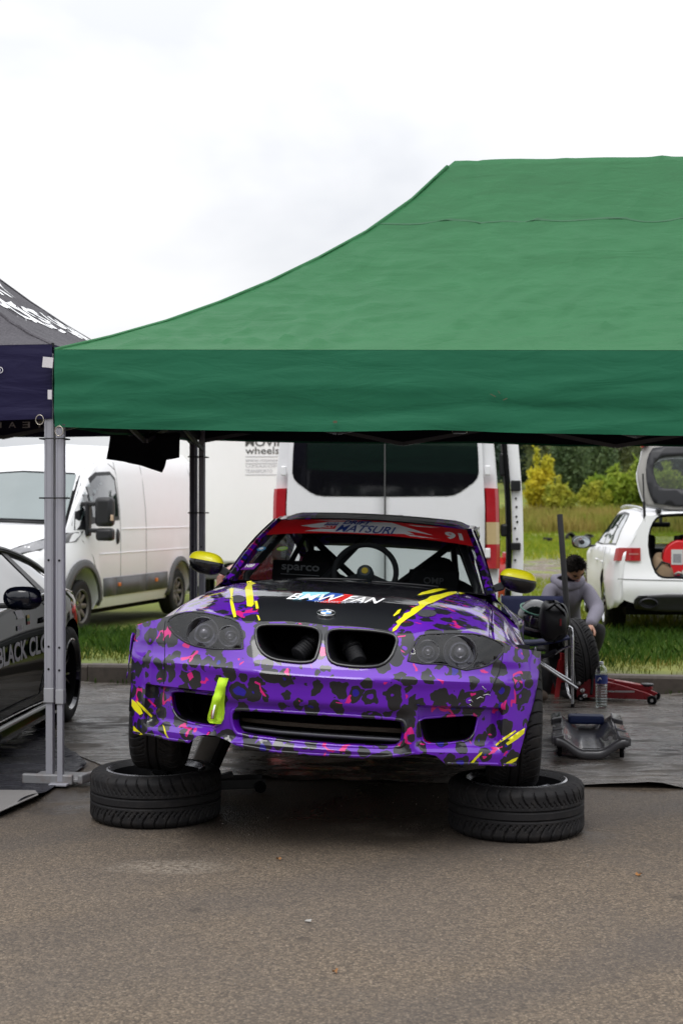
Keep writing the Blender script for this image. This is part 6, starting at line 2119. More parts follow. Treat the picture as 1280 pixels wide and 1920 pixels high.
    m2 = MB(); m2.tube([(x * .985, ry(x, z) + .05, 1.0 + (z - 1.0) * .985) for x, z in resample(openg, .05)], .018, 8, closed=True); m2.build('boot_seal', BLACK(), root, smooth=180)
    patch('rear_diffuser', smooth_poly([(-.66, .29), (.66, .29), (.70, .40), (.62, .485), (-.62, .485), (-.70, .40)], 1), lambda x, z: (x, ry(x, z) - .018, z), blk, root, step=.06, solid=.01)
    for sg in (-1, 1):
        M = Matrix.Translation((sg * .53, -.075, .385)) @ Matrix.Rotation(R(90), 4, 'X') @ Matrix.Diagonal((1.75, 1, 1, 1))
        m2 = MB(); m2.lathe([(.060, -.06), (.060, .012), (.053, .016), (.050, .010), (.048, -.05), (.0001, -.055)], 30, M); m2.build('exhaust_tip', DARKMET(), root, smooth=50)
    line_tube('bumper_gap', [(x, ry(x, .63) - .002, .635 + .02 * abs(x)) for x in np.linspace(-.86, .86, 20)], .004, pm('door_gap', (.1, .1, .1), .8), root)
    # roof, glass ahead, nose
    m2 = MB(); m2.grid(lambda u, v: ((-1 + 2 * u) * rw(.10 + 2.75 * v), .10 + 2.75 * v, rz(.10 + 2.75 * v) - .035 * abs(-1 + 2 * u) ** 4), 16, 24); m2.build('roof', white, root, smooth=180, solid=.03)
    m2 = MB(); m2.grid(lambda u, v: ((-1 + 2 * u) * rw(2.85 + .85 * v) * .97, 2.85 + .85 * v, rz(2.85 + .85 * v) - .035 * abs(-1 + 2 * u) ** 4), 12, 8); m2.build('windscreen', glass('estate_screen', (.75, .8, .78), .6), root, smooth=180)
    m2 = MB(); m2.grid(lambda u, v: ((-1 + 2 * u) * (wf(3.6 + 1.25 * v) - .06), 3.60 + 1.25 * v, interp(v, [0, .4, .8, 1], [.97, .93, .80, .66]) - .03 * (2 * u - 1) ** 2), 12, 8); m2.build('bonnet', white, root, smooth=180)
    patch('front_bumper', [(-.6, .25), (.6, .25), (.62, .6), (.5, .68), (-.5, .68), (-.62, .6)], lambda x, z: (x, 4.93 - .25 * abs(x) ** 2, z), white, root, step=.1)
    m2 = MB(); m2.box((0, 2.4, .28), (1.5, 4.4, .08)); m2.build('floor_pan', BLACK(), root, smooth=0)
    dk = pm('cabin_dark', (.010, .010, .012), .8)
    m2 = MB(); m2.grid(lambda u, v: ((-1 + 2 * u) * .62, .08 + 1.3 * v, .645), 4, 4); m2.build('boot_floor', dk, root, smooth=0)
    for sg in (-1, 1):
        m2 = MB(); m2.grid(lambda u, v: (sg * (.60 + .02 * v), .08 + 1.5 * u, .64 + .36 * v), 6, 4); m2.build('boot_lining', dk, root, smooth=60)
        for y in (1.65, 2.55):
            sx_ = sg * .36
            m2 = MB(); m2.box((sx_, y, .86 if y > 2 else .78), (.44, .14, .50 if y > 2 else .34), (-.15, 0, 0)); st = m2.build('seat_back', dk, root, smooth=0, bevel=.05)
            m2 = MB(); m2.box((sx_, y - .04, 1.18 if y > 2 else 1.04), (.22, .09, .16)); m2.build('headrest', dk, root, smooth=0, bevel=.04)
    m2 = MB(); m2.box((0, 3.35, .80), (1.35, .4, .25)); m2.build('dashboard', dk, root, smooth=0, bevel=.06)
    m2 = MB(); m2.box((-.02, 2.92, 1.235), (.24, .04, .065)); m2.build('rear_view_mirror', dk, root, smooth=0, bevel=.02)
    m2 = MB(); m2.bar((-.02, 2.93, 1.26), (-.02, 2.95, 1.34), .04, .04); m2.build('mirror_stem', dk, root, smooth=0)
    m2 = MB(); m2.grid(lambda u, v: ((-1 + 2 * u) * .54, .2 + 2.6 * v, rz(.2 + 2.6 * v) - .05 - .05 * (2 * u - 1) ** 4), 10, 8); m2.build('headliner', dk, root, smooth=180)
    # raised tailgate: inner face towards the camera
    tg = empty('tailgate', (0, .16, 1.43), (R(-12), 0, 0)); tg.parent = root
    frame = pm('tailgate_inner_paint', (.27, .26, .245), .45, var=.1)
    go = smooth_poly([(-.50, .0), (.50, .0), (.585, .18), (.625, .42), (.60, .52), (.575, .60), (.55, .74), (.45, .80), (-.45, .80), (-.55, .74), (-.575, .60), (-.60, .52), (-.625, .42), (-.585, .18)], 1)
    gi = smooth_poly([(-.40, .26), (-.30, .225), (.30, .225), (.40, .26), (.455, .44), (.42, .56), (.30, .61), (-.30, .61), (-.42, .56), (-.455, .44)], 1)
    yt = lambda x, z: .06 * (abs(x) / .6) ** 3 - .03 * math.sin(math.pi * z / .8)
    patch('tailgate_frame', go, lambda x, z: (x, yt(x, z), z), frame, tg, holes=[gi], step=.05, smooth=50, solid=.05)
    trim = smooth_poly([(-.42, .03), (.42, .03), (.50, .20), (.53, .42), (.50, .62), (.42, .74), (-.42, .74), (-.50, .62), (-.53, .42), (-.50, .20)], 1)
    patch('tailgate_trim', trim, lambda x, z: (x, yt(x, z) - .025, z), pm('tailgate_trim_black', (.012, .012, .016), .5), tg, holes=[[(.99 * x, z) for x, z in gi]], step=.05, smooth=50, solid=.02)
    patch('tailgate_window', gi, lambda x, z: (x, yt(x, z) + .01, z), glass('tailgate_glass', (.42, .46, .46), .9), tg, step=.1)
    patch('tailgate_skin', go, lambda x, z: (x, yt(x, z) + .09, z), white, tg, holes=[gi], step=.07, solid=.01)
    for sg in (-1, 1):
        m2 = MB(); m2.box((sg * .53, .0, .755), (.10, .07, .04), (0, sg * .6, 0)); m2.build('tailgate_light', pm('tail_red3', (.4, .01, .012), .12), tg, smooth=0, bevel=.012)
    for sg in (-1, 1):
        m2 = MB(); m2.tube([(sg * .555, .05, 1.22), (sg * .565, .06, 1.52)], .016, 8); m2.tube([(sg * .565, .06, 1.52), (sg * .575, .08, 1.83)], .009, 8); m2.build('gas_strut', blk, root, smooth=60)
        m2 = MB(); m2.box((sg * .40, .12, 1.41), (.05, .16, .05)); m2.build('tailgate_hinge', blk, root, smooth=0, bevel=.01)
    # load in the boot
    Mw = Matrix.Translation(root.location) @ root.rotation_euler.to_matrix().to_4x4()
    can = empty('jerry_can', Mw @ Vector((-.16, .22, .655)), (0, 0, -R(5.5)))
    red = pm('red_plastic', (.60, .012, .018), .35, var=.08)
    ol = smooth_poly([(-.17, .02), (.17, .02), (.19, .06), (.19, .30), (.13, .40), (.02, .43), (-.05, .43), (-.15, .36), (-.19, .26), (-.19, .06)], 1)
    m2 = MB(); m2.prism([(x, -.08, z) for x, z in ol], (0, .16, 0)); m2.build('can_body', red, can, smooth=40, bevel=.03, bseg=3)
    m2 = MB(); m2.lathe([(.035, .42), (.035, .47), (.02, .48), (.0001, .48)], 16, Matrix.Translation((-.02, 0, 0))); m2.build('can_cap', BLACK(), can, smooth=40)
    m2 = MB(); m2.tube([(.05, 0, .42), (.07, 0, .48), (.13, 0, .47), (.16, 0, .38)], .014, 8); m2.build('can_handle', red, can, smooth=60)
    m2 = MB(); m2.box((-.03, -.083, .24), (.13, .003, .17)); lb = m2.build('can_label', pm('label_paper', (.55, .55, .55), .6), can, smooth=0)
    m2 = MB(); m2.box((-.03, -.0855, .225), (.09, .001, .10)); m2.build('label_print', pm('label_ink', (.25, .25, .27), .6, var=.5, vscale=60), lb, smooth=0)
    tag(can, 'red plastic fuel can with white label in the open boot', 'fuel can')
    bag = empty('tool_bag', Mw @ Vector((-.36, .16, .655)), (0, 0, R(20)))
    m2 = MB(); m2.grid(lambda u, v: ((.14 + .02 * math.sin(9 * u)) * math.cos(2 * math.pi * u) * math.cos(v * math.pi / 2) ** .5, .11 * math.sin(2 * math.pi * u) * math.cos(v * math.pi / 2) ** .5, .22 * math.sin(v * math.pi / 2) * (1 - .3 * math.cos(2 * math.pi * u + .5)) + .01 * math.sin(u * 30)), 28, 10); m2.build('bag_body', pm('tan_canvas', (.22, .15, .09), .8, var=.3, vscale=14, bump=.6, bscale=30), bag, smooth=180)
    m2 = MB(); m2.tube([(-.1, -.05, .10), (-.05, -.09, .19), (.05, -.08, .16), (.1, -.04, .06)], .012, 8); m2.build('bag_strap', pm('dark_strap', (.03, .025, .022), .8), bag, smooth=60)
    tag(bag, 'crumpled tan bag in the open boot beside the red fuel can', 'bag')
    tr = empty('boot_tray', Mw @ Vector((0, .30, .646)), (0, 0, -R(5.5)))
    m2 = MB(); m2.box((.02, -.0, .012), (.86, .5, .018)); m2.build('tray_mat', pm('blue_plastic', (.02, .17, .42), .5), tr, smooth=0, bevel=.006)
    tag(tr, 'flat blue mat on the boot floor of the white estate car', 'mat')
    prt = empty('engine_part', Mw @ Vector((-.10, .07, .675)))
    m2 = MB(); m2.lathe([(0, .10), (.03, .10), (.035, .085), (.05, .08), (.05, .04), (.06, .03), (.06, 0), (0, 0)], 20, Matrix.Rotation(R(70), 4, 'X') @ Matrix.Translation((0, .03, -.03))); m2.build('housing', pm('cast_metal', (.32, .29, .26), .45, metal=.6, bump=.4, bscale=40), prt, smooth=40)
    m2 = MB(); m2.tube([(-.03, .0, .03), (-.09, -.01, .05), (-.12, .02, .03)], .016, 10); m2.build('pipe_stub', MATS['cast_metal'], prt, smooth=60)
    tag(prt, 'small grey metal engine part in front of the red fuel can', 'engine part')


TY_EST = tyre_mesh(.34, .245, .24, 'rib', 240, 'tyre')
build_white_panel_van()
build_rear_van()
build_box_truck()
build_black_coupe()
build_red_car()
build_estate()

# ================================================================== gear beside the car
def build_props():
    steel = pm('chair_tube', (.55, .55, .57), .25, metal=1.0, var=.1)
    blk = BLACKPL()
    # ---------- folding chair (tube frame), placed in metres round its feet
    D = 10.55
    def L(px, py, d=D): return at(px, py, d)
    ch = empty('folding_chair', gnd(1040, 1330))
    o = Vector(ch.location)
    def loc(p): return tuple(Vector(p) - o)
    def tubep(name, pts, r, mat, n=10, root=ch):
        mb = MB(); mb.tube([loc(p) for p in pts], r, n); return mb.build(name, mat, root, smooth=60)
    legs = [[L(1073, 1330), L(1073, 1290), L(1073, 1235), L(1073, 1195), L(1071, 1178, D + .01), L(1064, 1174, D + .05), L(1061, 1182, D + .12), L(1061, 1230, D + .16), L(1062, 1285, D + .2), L(1066, 1302, D + .12), L(1072, 1312, D + .02)]]
    tubep('leg', legs[0], .0105, steel)
    tubep('leg', [L(1082, 1291, D - .02), L(1050, 1270, D - .05), L(1010, 1243, D - .1), L(965, 1213, D - .1)], .0095, steel)
    tubep('leg', [L(1070, 1277, D + .05), L(1045, 1262, D + .02), L(1008, 1238, D - .02), L(965, 1209, D - .02)], .0095, steel)
    tubep('leg', [L(1073, 1211), L(1056, 1216, D + .02), L(1040, 1226, D + .03), L(1013, 1238, D + .05), L(960, 1262, D + .06)], .0095, steel)
    tubep('leg', [L(960, 1262, D + .06), L(957, 1330, D + .2)], .0095, steel)
    tubep('leg', [L(958, 1200, D + .35), L(957, 1305, D + .40)], .0095, steel)
    for px, py, d in ((1073, 1330, D), (957, 1330, D + .2)):
        mb = MB(); p = loc(L(px, py - 4, d)); mb.lathe([(.014, 0), (.014, .04), (.011, .045)], 12, Matrix.Translation(p) @ Matrix.Translation((0, 0, -.02))); mb.build('rubber_foot', BLACK(), ch, smooth=40)
    navy = pm('navy_cloth', (.008, .012, .06), .8, var=.2, bump=.4, bscale=120)
    mb = MB(); q = [loc(L(940, 1206, D - .1)), loc(L(1068, 1196, D)), loc(L(1062, 1188, D + .35)), loc(L(945, 1196, D + .35))]
    mb.grid(lambda u, v: (Vector(q[0]) * (1 - u) + Vector(q[1]) * u) * (1 - v) + (Vector(q[3]) * (1 - u) + Vector(q[2]) * u) * v - Vector((0, 0, .03 * math.sin(math.pi * u))), 8, 5); mb.build('seat', navy, ch, smooth=180, solid=.012)
    q2 = [loc(L(940, 1160, D + .36)), loc(L(1062, 1160, D + .36)), loc(L(1062, 1119, D + .42)), loc(L(940, 1118, D + .42))]
    mb = MB(); mb.grid(lambda u, v: (Vector(q2[0]) * (1 - u) + Vector(q2[1]) * u) * (1 - v) + (Vector(q2[3]) * (1 - u) + Vector(q2[2]) * u) * v + Vector((0, .03 * math.sin(math.pi * u), 0)), 8, 5); mb.build('backrest', navy, ch, smooth=180, solid=.012)
    tubep('back_frame', [L(1062, 1190, D + .33), L(1062, 1116, D + .43), L(1060, 1114, D + .43)], .0095, steel)
    tubep('back_frame', [L(941, 1200, D + .33), L(940, 1115, D + .43)], .0095, steel)
    tubep('armrest', [L(972, 1175, D - .08), L(1000, 1182, D - .06), L(1030, 1186, D - .04), L(1066, 1180, D)], .012, pm('armrest_grey', (.16, .15, .16), .6))
    tag(ch, 'folding chair with bare metal tube frame beside the purple car', 'chair')

    # ---------- helmet and dark bag lying on the chair
    hp = L(1003, 1158, D + .05)
    he = empty('racing_helmet', hp)
    sh = pm('helmet_shell', (.014, .02, .018), .12, var=.8, vscale=8, coat=1.0)
    mb = MB()
    def hs(u, v):
        a = 2 * math.pi * u; e = -1.0 + (math.pi / 2 + 1.0) * v
        r = .135 * (1 + .10 * max(0, math.cos(a)) * max(0, -math.sin(e)))
        return (r * math.cos(a) * math.cos(e), r * .92 * math.sin(a) * math.cos(e), r * math.sin(e))
    mb.grid(hs, 32, 16); mb.build('shell', sh, he, smooth=180)
    mb = MB(); mb.grid(lambda u, v: (.139 * math.cos(-.9 + 1.8 * u - .6) * math.cos(-.35 + .75 * v), .129 * math.sin(-.9 + 1.8 * u - .6) * math.cos(-.35 + .75 * v), .139 * math.sin(-.35 + .75 * v)), 16, 6); mb.build('visor', pm('visor_dark', (.02, .022, .025), .05, coat=1), he, smooth=180, solid=.004)
    mb = MB(); mb.tube([(.12 * math.cos(a), .115 * math.sin(a), -.10) for a in np.linspace(0, 2 * math.pi, 26, endpoint=False)], .014, 8, closed=True); mb.build('neck_roll', BLACK(), he, smooth=180)
    mb = MB(); mb.tube([(.125 * math.cos(a), .115 * math.sin(a), .065) for a in np.linspace(2.4, 5.4, 16)], .006, 6); mb.build('shell_stripe', pm('stripe_green', (.10, .32, .22), .3), he, smooth=180)
    he.rotation_euler = (.2, .3, -.5)
    tag(he, 'dark glossy racing helmet lying on the folding chair', 'helmet')
    bg = empty('kit_bag', L(1035, 1165, D - .03))
    cloth = pm('black_nylon', (.008, .008, .010), .45, var=.3, vscale=12, bump=.8, bscale=18)
    mb = MB(); mb.grid(lambda u, v: (.12 * math.cos(2 * math.pi * u) * math.sin(math.pi * v) ** .6 + .02 * math.sin(17 * u), .11 * math.sin(2 * math.pi * u) * math.sin(math.pi * v) ** .6, .13 * -math.cos(math.pi * v) * (1 + .15 * math.sin(6.28 * u * 2)) + .012 * math.sin(u * 31 + v * 9)), 30, 14); mb.build('bag_body', cloth, bg, smooth=180)
    mb = MB(); mb.tube([(-.06, -.08, .08), (.0, -.11, .13), (.07, -.09, .07), (.10, -.05, -.05)], .010, 8); mb.build('bag_strap', BLACK(), bg, smooth=60)
    mb = MB(); mb.box((.045, -.108, .0), (.012, .006, .05)); mb.build('zip_pull', pm('zip_red', (.35, .02, .03), .5), bg, smooth=0)
    tag(bg, 'bulging black nylon bag heaped on the folding chair next to the helmet', 'bag')
    jk = empty('folded_jacket', L(985, 1205, D - .06))
    mb = MB(); mb.grid(lambda u, v: (-.20 + .42 * u, -.05 + .10 * v + .02 * math.sin(9 * u), -.06 - .12 * v * (.6 + .5 * math.sin(5 * u + 1)) + .02 * math.sin(14 * u)), 24, 10); mb.build('jacket_cloth', pm('charcoal_cloth', (.012, .012, .018), .85, bump=.6, bscale=40), jk, smooth=180, solid=.03)
    mb = MB(); mb.box((.02, -.075, -.09), (.03, .02, .05), (0, .3, 0)); mb.build('strap_end', pm('strap_red', (.28, .01, .02), .6), jk, smooth=0, bevel=.006)
    tag(jk, 'dark jacket hanging over the front edge of the folding chair', 'jacket')

    g = gnd(1012, 1300)
    tb_ = empty('tool_bag', (g.x, g.y, .008), (0, 0, -.15))
    mb = MB(); mb.loft([[(x * k, y * k, z) for x, y in smooth_poly([(-.17, -.10), (.17, -.10), (.17, .10), (-.17, .10)], 2)] for z, k in ((0, .96), (.05, 1.04), (.16, 1.02), (.24, .88), (.28, .6))]); mb.build('bag_body', cloth, tb_, smooth=50)
    for s in (-.05, .05):
        mb = MB(); mb.tube([(-.09, s, .25), (-.06, s, .34), (.06, s, .34), (.09, s, .25)], .010, 8); mb.build('bag_handle', BLACK(), tb_, smooth=60)
    tag(tb_, 'black tool bag on the ground under the folding chair', 'bag')

    # ---------- red trolley jack with long black handle
    Dj = 10.75
    g0 = gnd(1080, 1312); g1 = gnd(1228, 1318)
    jr = empty('trolley_jack', (g0.x, g0.y, 0))
    ax = (Vector((g1.x, g1.y, 0)) - Vector((g0.x, g0.y, 0))); Lj = ax.length; ax.normalize()
    jr.rotation_euler = (0, 0, math.atan2(ax.y, ax.x))
    red = pm('jack_red', (.24, .008, .014), .3, var=.15, dirt=.25, dirtcol=(.05, .02, .02), coat=.4)
    for s in (-.11, .11):
        pr = [(.02, .035), (Lj - .02, .035), (Lj + .01, .06), (Lj - .06, .09), (Lj * .55, .145), (.16, .175), (.02, .175)]
        mb = MB(); mb.prism([(x, s - .012, z) for x, z in pr], (0, .024, 0)); mb.build('side_plate', red, jr, smooth=0, bevel=.004)
    mb = MB(); mb.prism([(x, -.095, z) for x, z in [(.05, .08), (Lj * .6, .08), (Lj * .55, .13), (.15, .15), (.05, .15)]], (0, .19, 0)); mb.build('hydraulic_block', pm('jack_dark', (.02, .018, .02), .5), jr, smooth=0, bevel=.01)
    mb = MB(); mb.prism([(x, -.04, z) for x, z in [(.25, .13), (Lj - .1, .095), (Lj - .02, .10), (Lj - .02, .125), (.3, .165)]], (0, .08, 0)); mb.build('lift_arm', red, jr, smooth=0, bevel=.006)
    mb = MB(); mb.lathe([(.045, .125), (.05, .14), (.045, .145), (0, .14)], 20, Matrix.Translation((Lj - .06, 0, 0))); mb.build('saddle', DARKMET(), jr, smooth=40)
    for x, r in ((Lj - .01, .036), (.06, .03)):
        for s in (-.14, .14):
            mb = MB(); mb.lathe([(0, -.016), (r * .9, -.016), (r, -.01), (r, .01), (r * .9, .016), (0, .016)], 24, Matrix.Translation((x, s, r)) @ Matrix.Rotation(R(90), 4, 'X')); mb.build('jack_wheel', BLACK(), jr, smooth=40)
            mb = MB(); mb.lathe([(0, -.02), (r * .35, -.02), (r * .35, .02), (0, .02)], 12, Matrix.Translation((x, s * 1.02, r)) @ Matrix.Rotation(R(90), 4, 'X')); mb.build('wheel_bolt', STEEL(), jr, smooth=40)
    mb = MB(); mb.bar((.24, -.135, .09), (.46, -.135, .095), .012, .012); mb.build('release_rod', STEEL(), jr, smooth=0)
    for x, z in ((.04, .145), (.07, .09), (.09, .05)):
        mb = MB(); mb.lathe([(.018, 0), (.018, .03), (.010, .034), (0, .034)], 6, Matrix.Translation((x, -.125, z)) @ Matrix.Rotation(R(90), 4, 'X')); mb.build('bolt_head', STEEL(), jr, smooth=0)
    Mi = (Matrix.Translation(jr.location) @ jr.rotation_euler.to_matrix().to_4x4()).inverted()
    hb, hm, ht = Mi @ at(1076, 1285, Dj), Mi @ at(1066, 1190, Dj + .10), Mi @ at(1049, 965, Dj + .30)
    mb = MB(); mb.tube([hb, hm], .016, 12); mb.build('handle_socket', blk, jr, smooth=60)
    mb = MB(); mb.tube([hm, ht], .0225, 14); mb.build('handle_grip', pm('handle_foam', (.022, .021, .023), .75, bump=.3, bscale=300), jr, smooth=60)
    tag(jr, 'red trolley jack with long upright black handle in front of the kerb', 'jack')

    # ---------- a pair of red jack stands behind the chair frame
    jm = pm('stand_red', (.42, .015, .02), .4, var=.12)
    for i, (px, py, h) in enumerate(((1056, 1306, .40), (1084, 1300, .38))):
        g = gnd(px, py)
        st = empty('jack_stand', (g.x, g.y, 0))
        for a in range(4):
            dx, dy = (.10 if a % 2 else -.10), (.10 if a > 1 else -.10)
            mb = MB(); mb.bar((dx * .7, dy, .0), (dx * .16, dy * .2, h * .72), .035, .010, up=(0, 1, 0)); mb.build('leg', jm, st, smooth=0)
        mb = MB(); mb.bar((0, 0, h * .25), (0, 0, h * .86), .045, .045, up=(0, 1, 0)); mb.build('centre_tube', jm, st, smooth=0, bevel=.004)
        mb = MB(); mb.bar((0, 0, h * .86), (0, 0, h), .028, .02, up=(0, 1, 0)); mb.build('ratchet_post', DARKMET(), st, smooth=0)
        mb = MB(); mb.box((0, 0, h + .01), (.075, .04, .02)); mb.build('saddle', DARKMET(), st, smooth=0, bevel=.004)
        tag(st, ['red jack stand left of the chair leg tubes', 'red jack stand between the chair tubes and the trolley jack'][i], 'jack stand', 'red jack stands by the kerb')

    # ---------- water bottle
    g = gnd(1127, 1329)
    bt = empty('water_bottle', (g.x, g.y, .006))
    prof = [(.0, .004), (.036, .0), (.045, .008), (.046, .02)]
    for k in range(7):
        prof += [(.046, .03 + k * .02), (.0435, .036 + k * .02), (.0435, .041 + k * .02), (.046, .047 + k * .02)]
    prof += [(.0455, .175), (.0445, .18), (.0445, .245), (.046, .25), (.044, .275), (.034, .30), (.018, .315), (.0145, .32), (.0145, .33)]
    pet = glass('clear_plastic', (.86, .90, .90), 2.2)
    mb = MB(); mb.lathe(prof, 28); mb.build('bottle_body', pet, bt, smooth=60)
    mb = MB(); mb.lathe([(.0465, .182), (.0465, .243)], 28); mb.f = [f for f in mb.f if len(f) == 4]; mb.mi = [0] * len(mb.f); lbl = mb.build('label', pm('label_blue', (.012, .03, .20), .35, var=.3, vscale=30), bt, smooth=60)
    mb = MB(); mb.tube([(.0472 * math.cos(a), .0472 * math.sin(a), .215 + .012 * math.sin(8 * (a - 4.1))) for a in np.linspace(3.9, 4.5, 9)], .0035, 5); mb.build('label_mark', pm('white_print', (.85, .85, .86), .6), lbl, smooth=180)
    mb = MB(); mb.lathe([(.0165, .322), (.0165, .340), (.015, .342), (0, .342)], 20); mb.build('cap', pm('cap_white', (.55, .57, .6), .4), bt, smooth=40)
    mb = MB(); mb.lathe([(0, .008), (.043, .012), (.043, .165), (0, .165)], 24); mb.build('water', glass('bottle_water', (.78, .82, .80), 1.2), bt, smooth=60)
    tag(bt, 'clear plastic water bottle with blue label standing on the tarpaulin', 'bottle')

    # ---------- mechanic's creeper
    near = gnd(1108, 1428); far = gnd(1072, 1345, .1)
    far = Vector((near.x + .10, near.y + .98, 0))
    cr = empty('mechanic_creeper', (near.x, near.y, .012))
    v = (far - Vector((near.x, near.y, 0))); Lc = v.length
    cr.rotation_euler = (0, 0, math.atan2(v.y, v.x) - math.pi / 2 - R(2))
    pl = pm('creeper_plastic', (.06, .058, .062), .22, var=.12, vscale=5, coat=.3)
    HW = .225
    def deck(u, t):
        """u across -1..1, t along 0..1"""
        x = u * HW; a = abs(u)
        z = .052 + .075 * sstep(.15, .86, a) ** 1.1
        z += .012 * math.sin(math.pi * t) * 0
        pinch = 1 - .10 * sstep(.2, .5, t) * (1 - sstep(.75, .98, t))
        return (x * pinch, t * Lc, z)
    mb = MB(); mb.grid(lambda u, t: deck(-.80 + 1.6 * u, t), 28, 30); mb.build('deck', pl, cr, smooth=180, solid=.014)
    for sg in (-1, 1):
        for i, (t0, t1, wd) in enumerate(((.0, .20, 1.02), (.30, .50, .98), (.74, .98, 1.0))):
            tz = .128
            pts = [(sg * HW * .70, t0 * Lc), (sg * HW * wd, t0 * Lc - .0), (sg * HW * wd, t1 * Lc), (sg * HW * .70, t1 * Lc)]
            mb = MB(); mb.prism([(x, y, tz - .05 if abs(x) > HW * .8 else tz - .035) for x, y in pts], (0, 0, .05)); mb.build('side_pad', pl, cr, smooth=0, bevel=.008)
            mb = MB(); mb.box((sg * HW * .86, (t0 + .03) * Lc + .05, tz + .003), (.05, .03, .003)); mb.build('pad_inlay', pm('inlay_dark', (.035, .034, .036), .5), cr, smooth=0)
        mb = MB(); mb.box((sg * HW * .55, Lc * .35, .088), (.012, .36, .006), (0, sg * -.5, 0)); mb.build('tool_groove', pm('inlay_dark', (.035, .034, .036), .5), cr, smooth=0)
        mb = MB(); mb.box((sg * HW * .66, Lc * .22, .105), (.085, .12, .004), (0, sg * -.42, 0)); mb.build('tool_tray', pm('tray_pale', (.22, .21, .21), .3), cr, smooth=0, bevel=.002)
        for t in (.08, .42, .86):
            mb = MB(); mb.lathe([(0, -.012), (.03, -.012), (.033, -.008), (.033, .008), (.03, .012), (0, .012)], 20, Matrix.Translation((sg * HW * .80, t * Lc, .033)) @ Matrix.Rotation(R(90), 4, 'Y')); mb.build('caster_wheel', BLACK(), cr, smooth=40)
            mb = MB(); mb.box((sg * HW * .80, t * Lc, .068), (.04, .05, .03)); mb.build('caster_fork', DARKMET(), cr, smooth=0, bevel=.005)
    mb = MB(); mb.grid(lambda u, t: (lambda p: (p[0], .0 - .004, p[2] - .002 - .05 * t))(deck(-.95 + 1.9 * u, 0)), 24, 2); mb.build('front_rim', pl, cr, smooth=60, solid=.02)
    mb = MB(); mb.box((0, Lc - .08, .105), (.23, .13, .055)); mb.build('head_cushion', pm('cushion_blue', (.008, .02, .085), .7, var=.2, bump=.3, bscale=150), cr, smooth=40, bevel=.018, bseg=3)
    mb = MB(); mb.box((.01, .05, .052), (.13, .014, .006)); mb.build('grip_slot', BLACK(), cr, smooth=0, bevel=.002)
    tag(cr, 'grey plastic mechanic creeper with blue head cushion on the wet tarpaulin', 'creeper')

    # ---------- low black jack under the nose, alloy ramp plank behind the wheel
    g = gnd(440, 1492)
    lj = empty('floor_jack', (g.x, g.y, .012), (0, 0, R(12)))
    dm = pm('jack_black', (.012, .012, .013), .4, dirt=.3, dirtcol=(.05, .045, .04))
    for s in (-.06, .06):
        mb = MB(); mb.box((-.02, s + .06, .045), (.36, .012, .05)); mb.build('side_plate', dm, lj, smooth=0, bevel=.004)
    mb = MB(); mb.box((-.08, .06, .07), (.16, .05, .03), (0, -.2, 0)); mb.build('lift_arm', dm, lj, smooth=0, bevel=.005)
    for x in (-.16, .13):
        for s in (-.02, .14):
            mb = MB(); mb.lathe([(0, -.012), (.026, -.012), (.03, -.008), (.03, .008), (.026, .012), (0, .012)], 18, Matrix.Translation((x, s, .03)) @ Matrix.Rotation(R(90), 4, 'X')); mb.build('jack_wheel', BLACK(), lj, smooth=40)
    mb = MB(); mb.tube([(-.16, .06, .05), (-.26, .05, .06)], .012, 8); mb.build('handle_stub', STEEL(), lj, smooth=60)
    tag(lj, 'low black floor jack under the nose of the purple car', 'jack')
    a = gnd(372, 1447); b = at(398, 1380, 7.75)
    rp = empty('ramp_plank', (a.x, a.y, .012))
    d = b - a; dd = Vector((d.x, d.y, d.z - .01))
    mb = MB(); mb.bar((0, 0, .012), dd, .115, .018); mb.build('ramp_deck', ALU(), rp, smooth=0, bevel=.003)
    mb = MB(); mb.bar(Vector((.085, .0, .012)), dd + Vector((.085, 0, 0)), .05, .05); mb.build('ramp_beam', BLACK(), rp, smooth=0, bevel=.004)
    tag(rp, 'pale metal ramp plank leaning up behind the front wheel', 'ramp')

    # ---------- stone by the rear of the tyre, fallen leaves, paper scraps
    g = gnd(1012, 1318)
    mb = MB(); mb.grid(lambda u, v: ((.055 + .012 * math.sin(7 * u)) * math.cos(2 * math.pi * u) * math.sin(math.pi * v), .05 * math.sin(2 * math.pi * u) * math.sin(math.pi * v), .045 - .045 * math.cos(math.pi * v) + .008 * math.sin(9 * u + 4 * v)), 18, 10)
    s = mb.build('stone', pm('brown_stone', (.13, .095, .07), .8, var=.4, bump=.6, bscale=40), None, smooth=180); s.location = (g.x, g.y, .01)
    tag(s, 'brown fist-sized stone on the tarpaulin behind the front tyre', 'stone')
    lf = pm('orange_leaf', (.26, .11, .025), .7, var=.3, vscale=40)
    for i, (px, py, lab) in enumerate(((522, 1614, 'small orange fallen leaf on the asphalt between the two loose wheels'), (1197, 1643, 'curled yellow-orange fallen leaf on the asphalt at the right'), (628, 1826, 'tiny orange leaf scrap on the asphalt near the bottom edge'))):
        g = gnd(px, py)
        r = .010 if i != 1 else .016
        mb = MB()
        out = [(math.cos(a) * r * (1 + .35 * math.cos(5 * a)), math.sin(a) * r * .7 * (1 + .3 * math.cos(5 * a)), .006 + .006 * math.sin(2 * a + i)) for a in np.linspace(0, 2 * math.pi, 16, endpoint=False)]
        mb.add([(0, 0, .004)] + out, [(0, k + 1, (k + 1) % 16 + 1) for k in range(16)])
        q = mb.build('fallen_leaf', lf, None, smooth=0); q.location = (g.x, g.y, .003); q.rotation_euler = (0, 0, i * 2.1)
        tag(q, lab, 'leaf', 'fallen leaves on the asphalt')
    g = gnd(577, 1731)
    mb = MB(); mb.add([(-.012, 0, .004), (.01, -.006, .003), (.014, .006, .009), (-.006, .008, .006)], [(0, 1, 2, 3)])
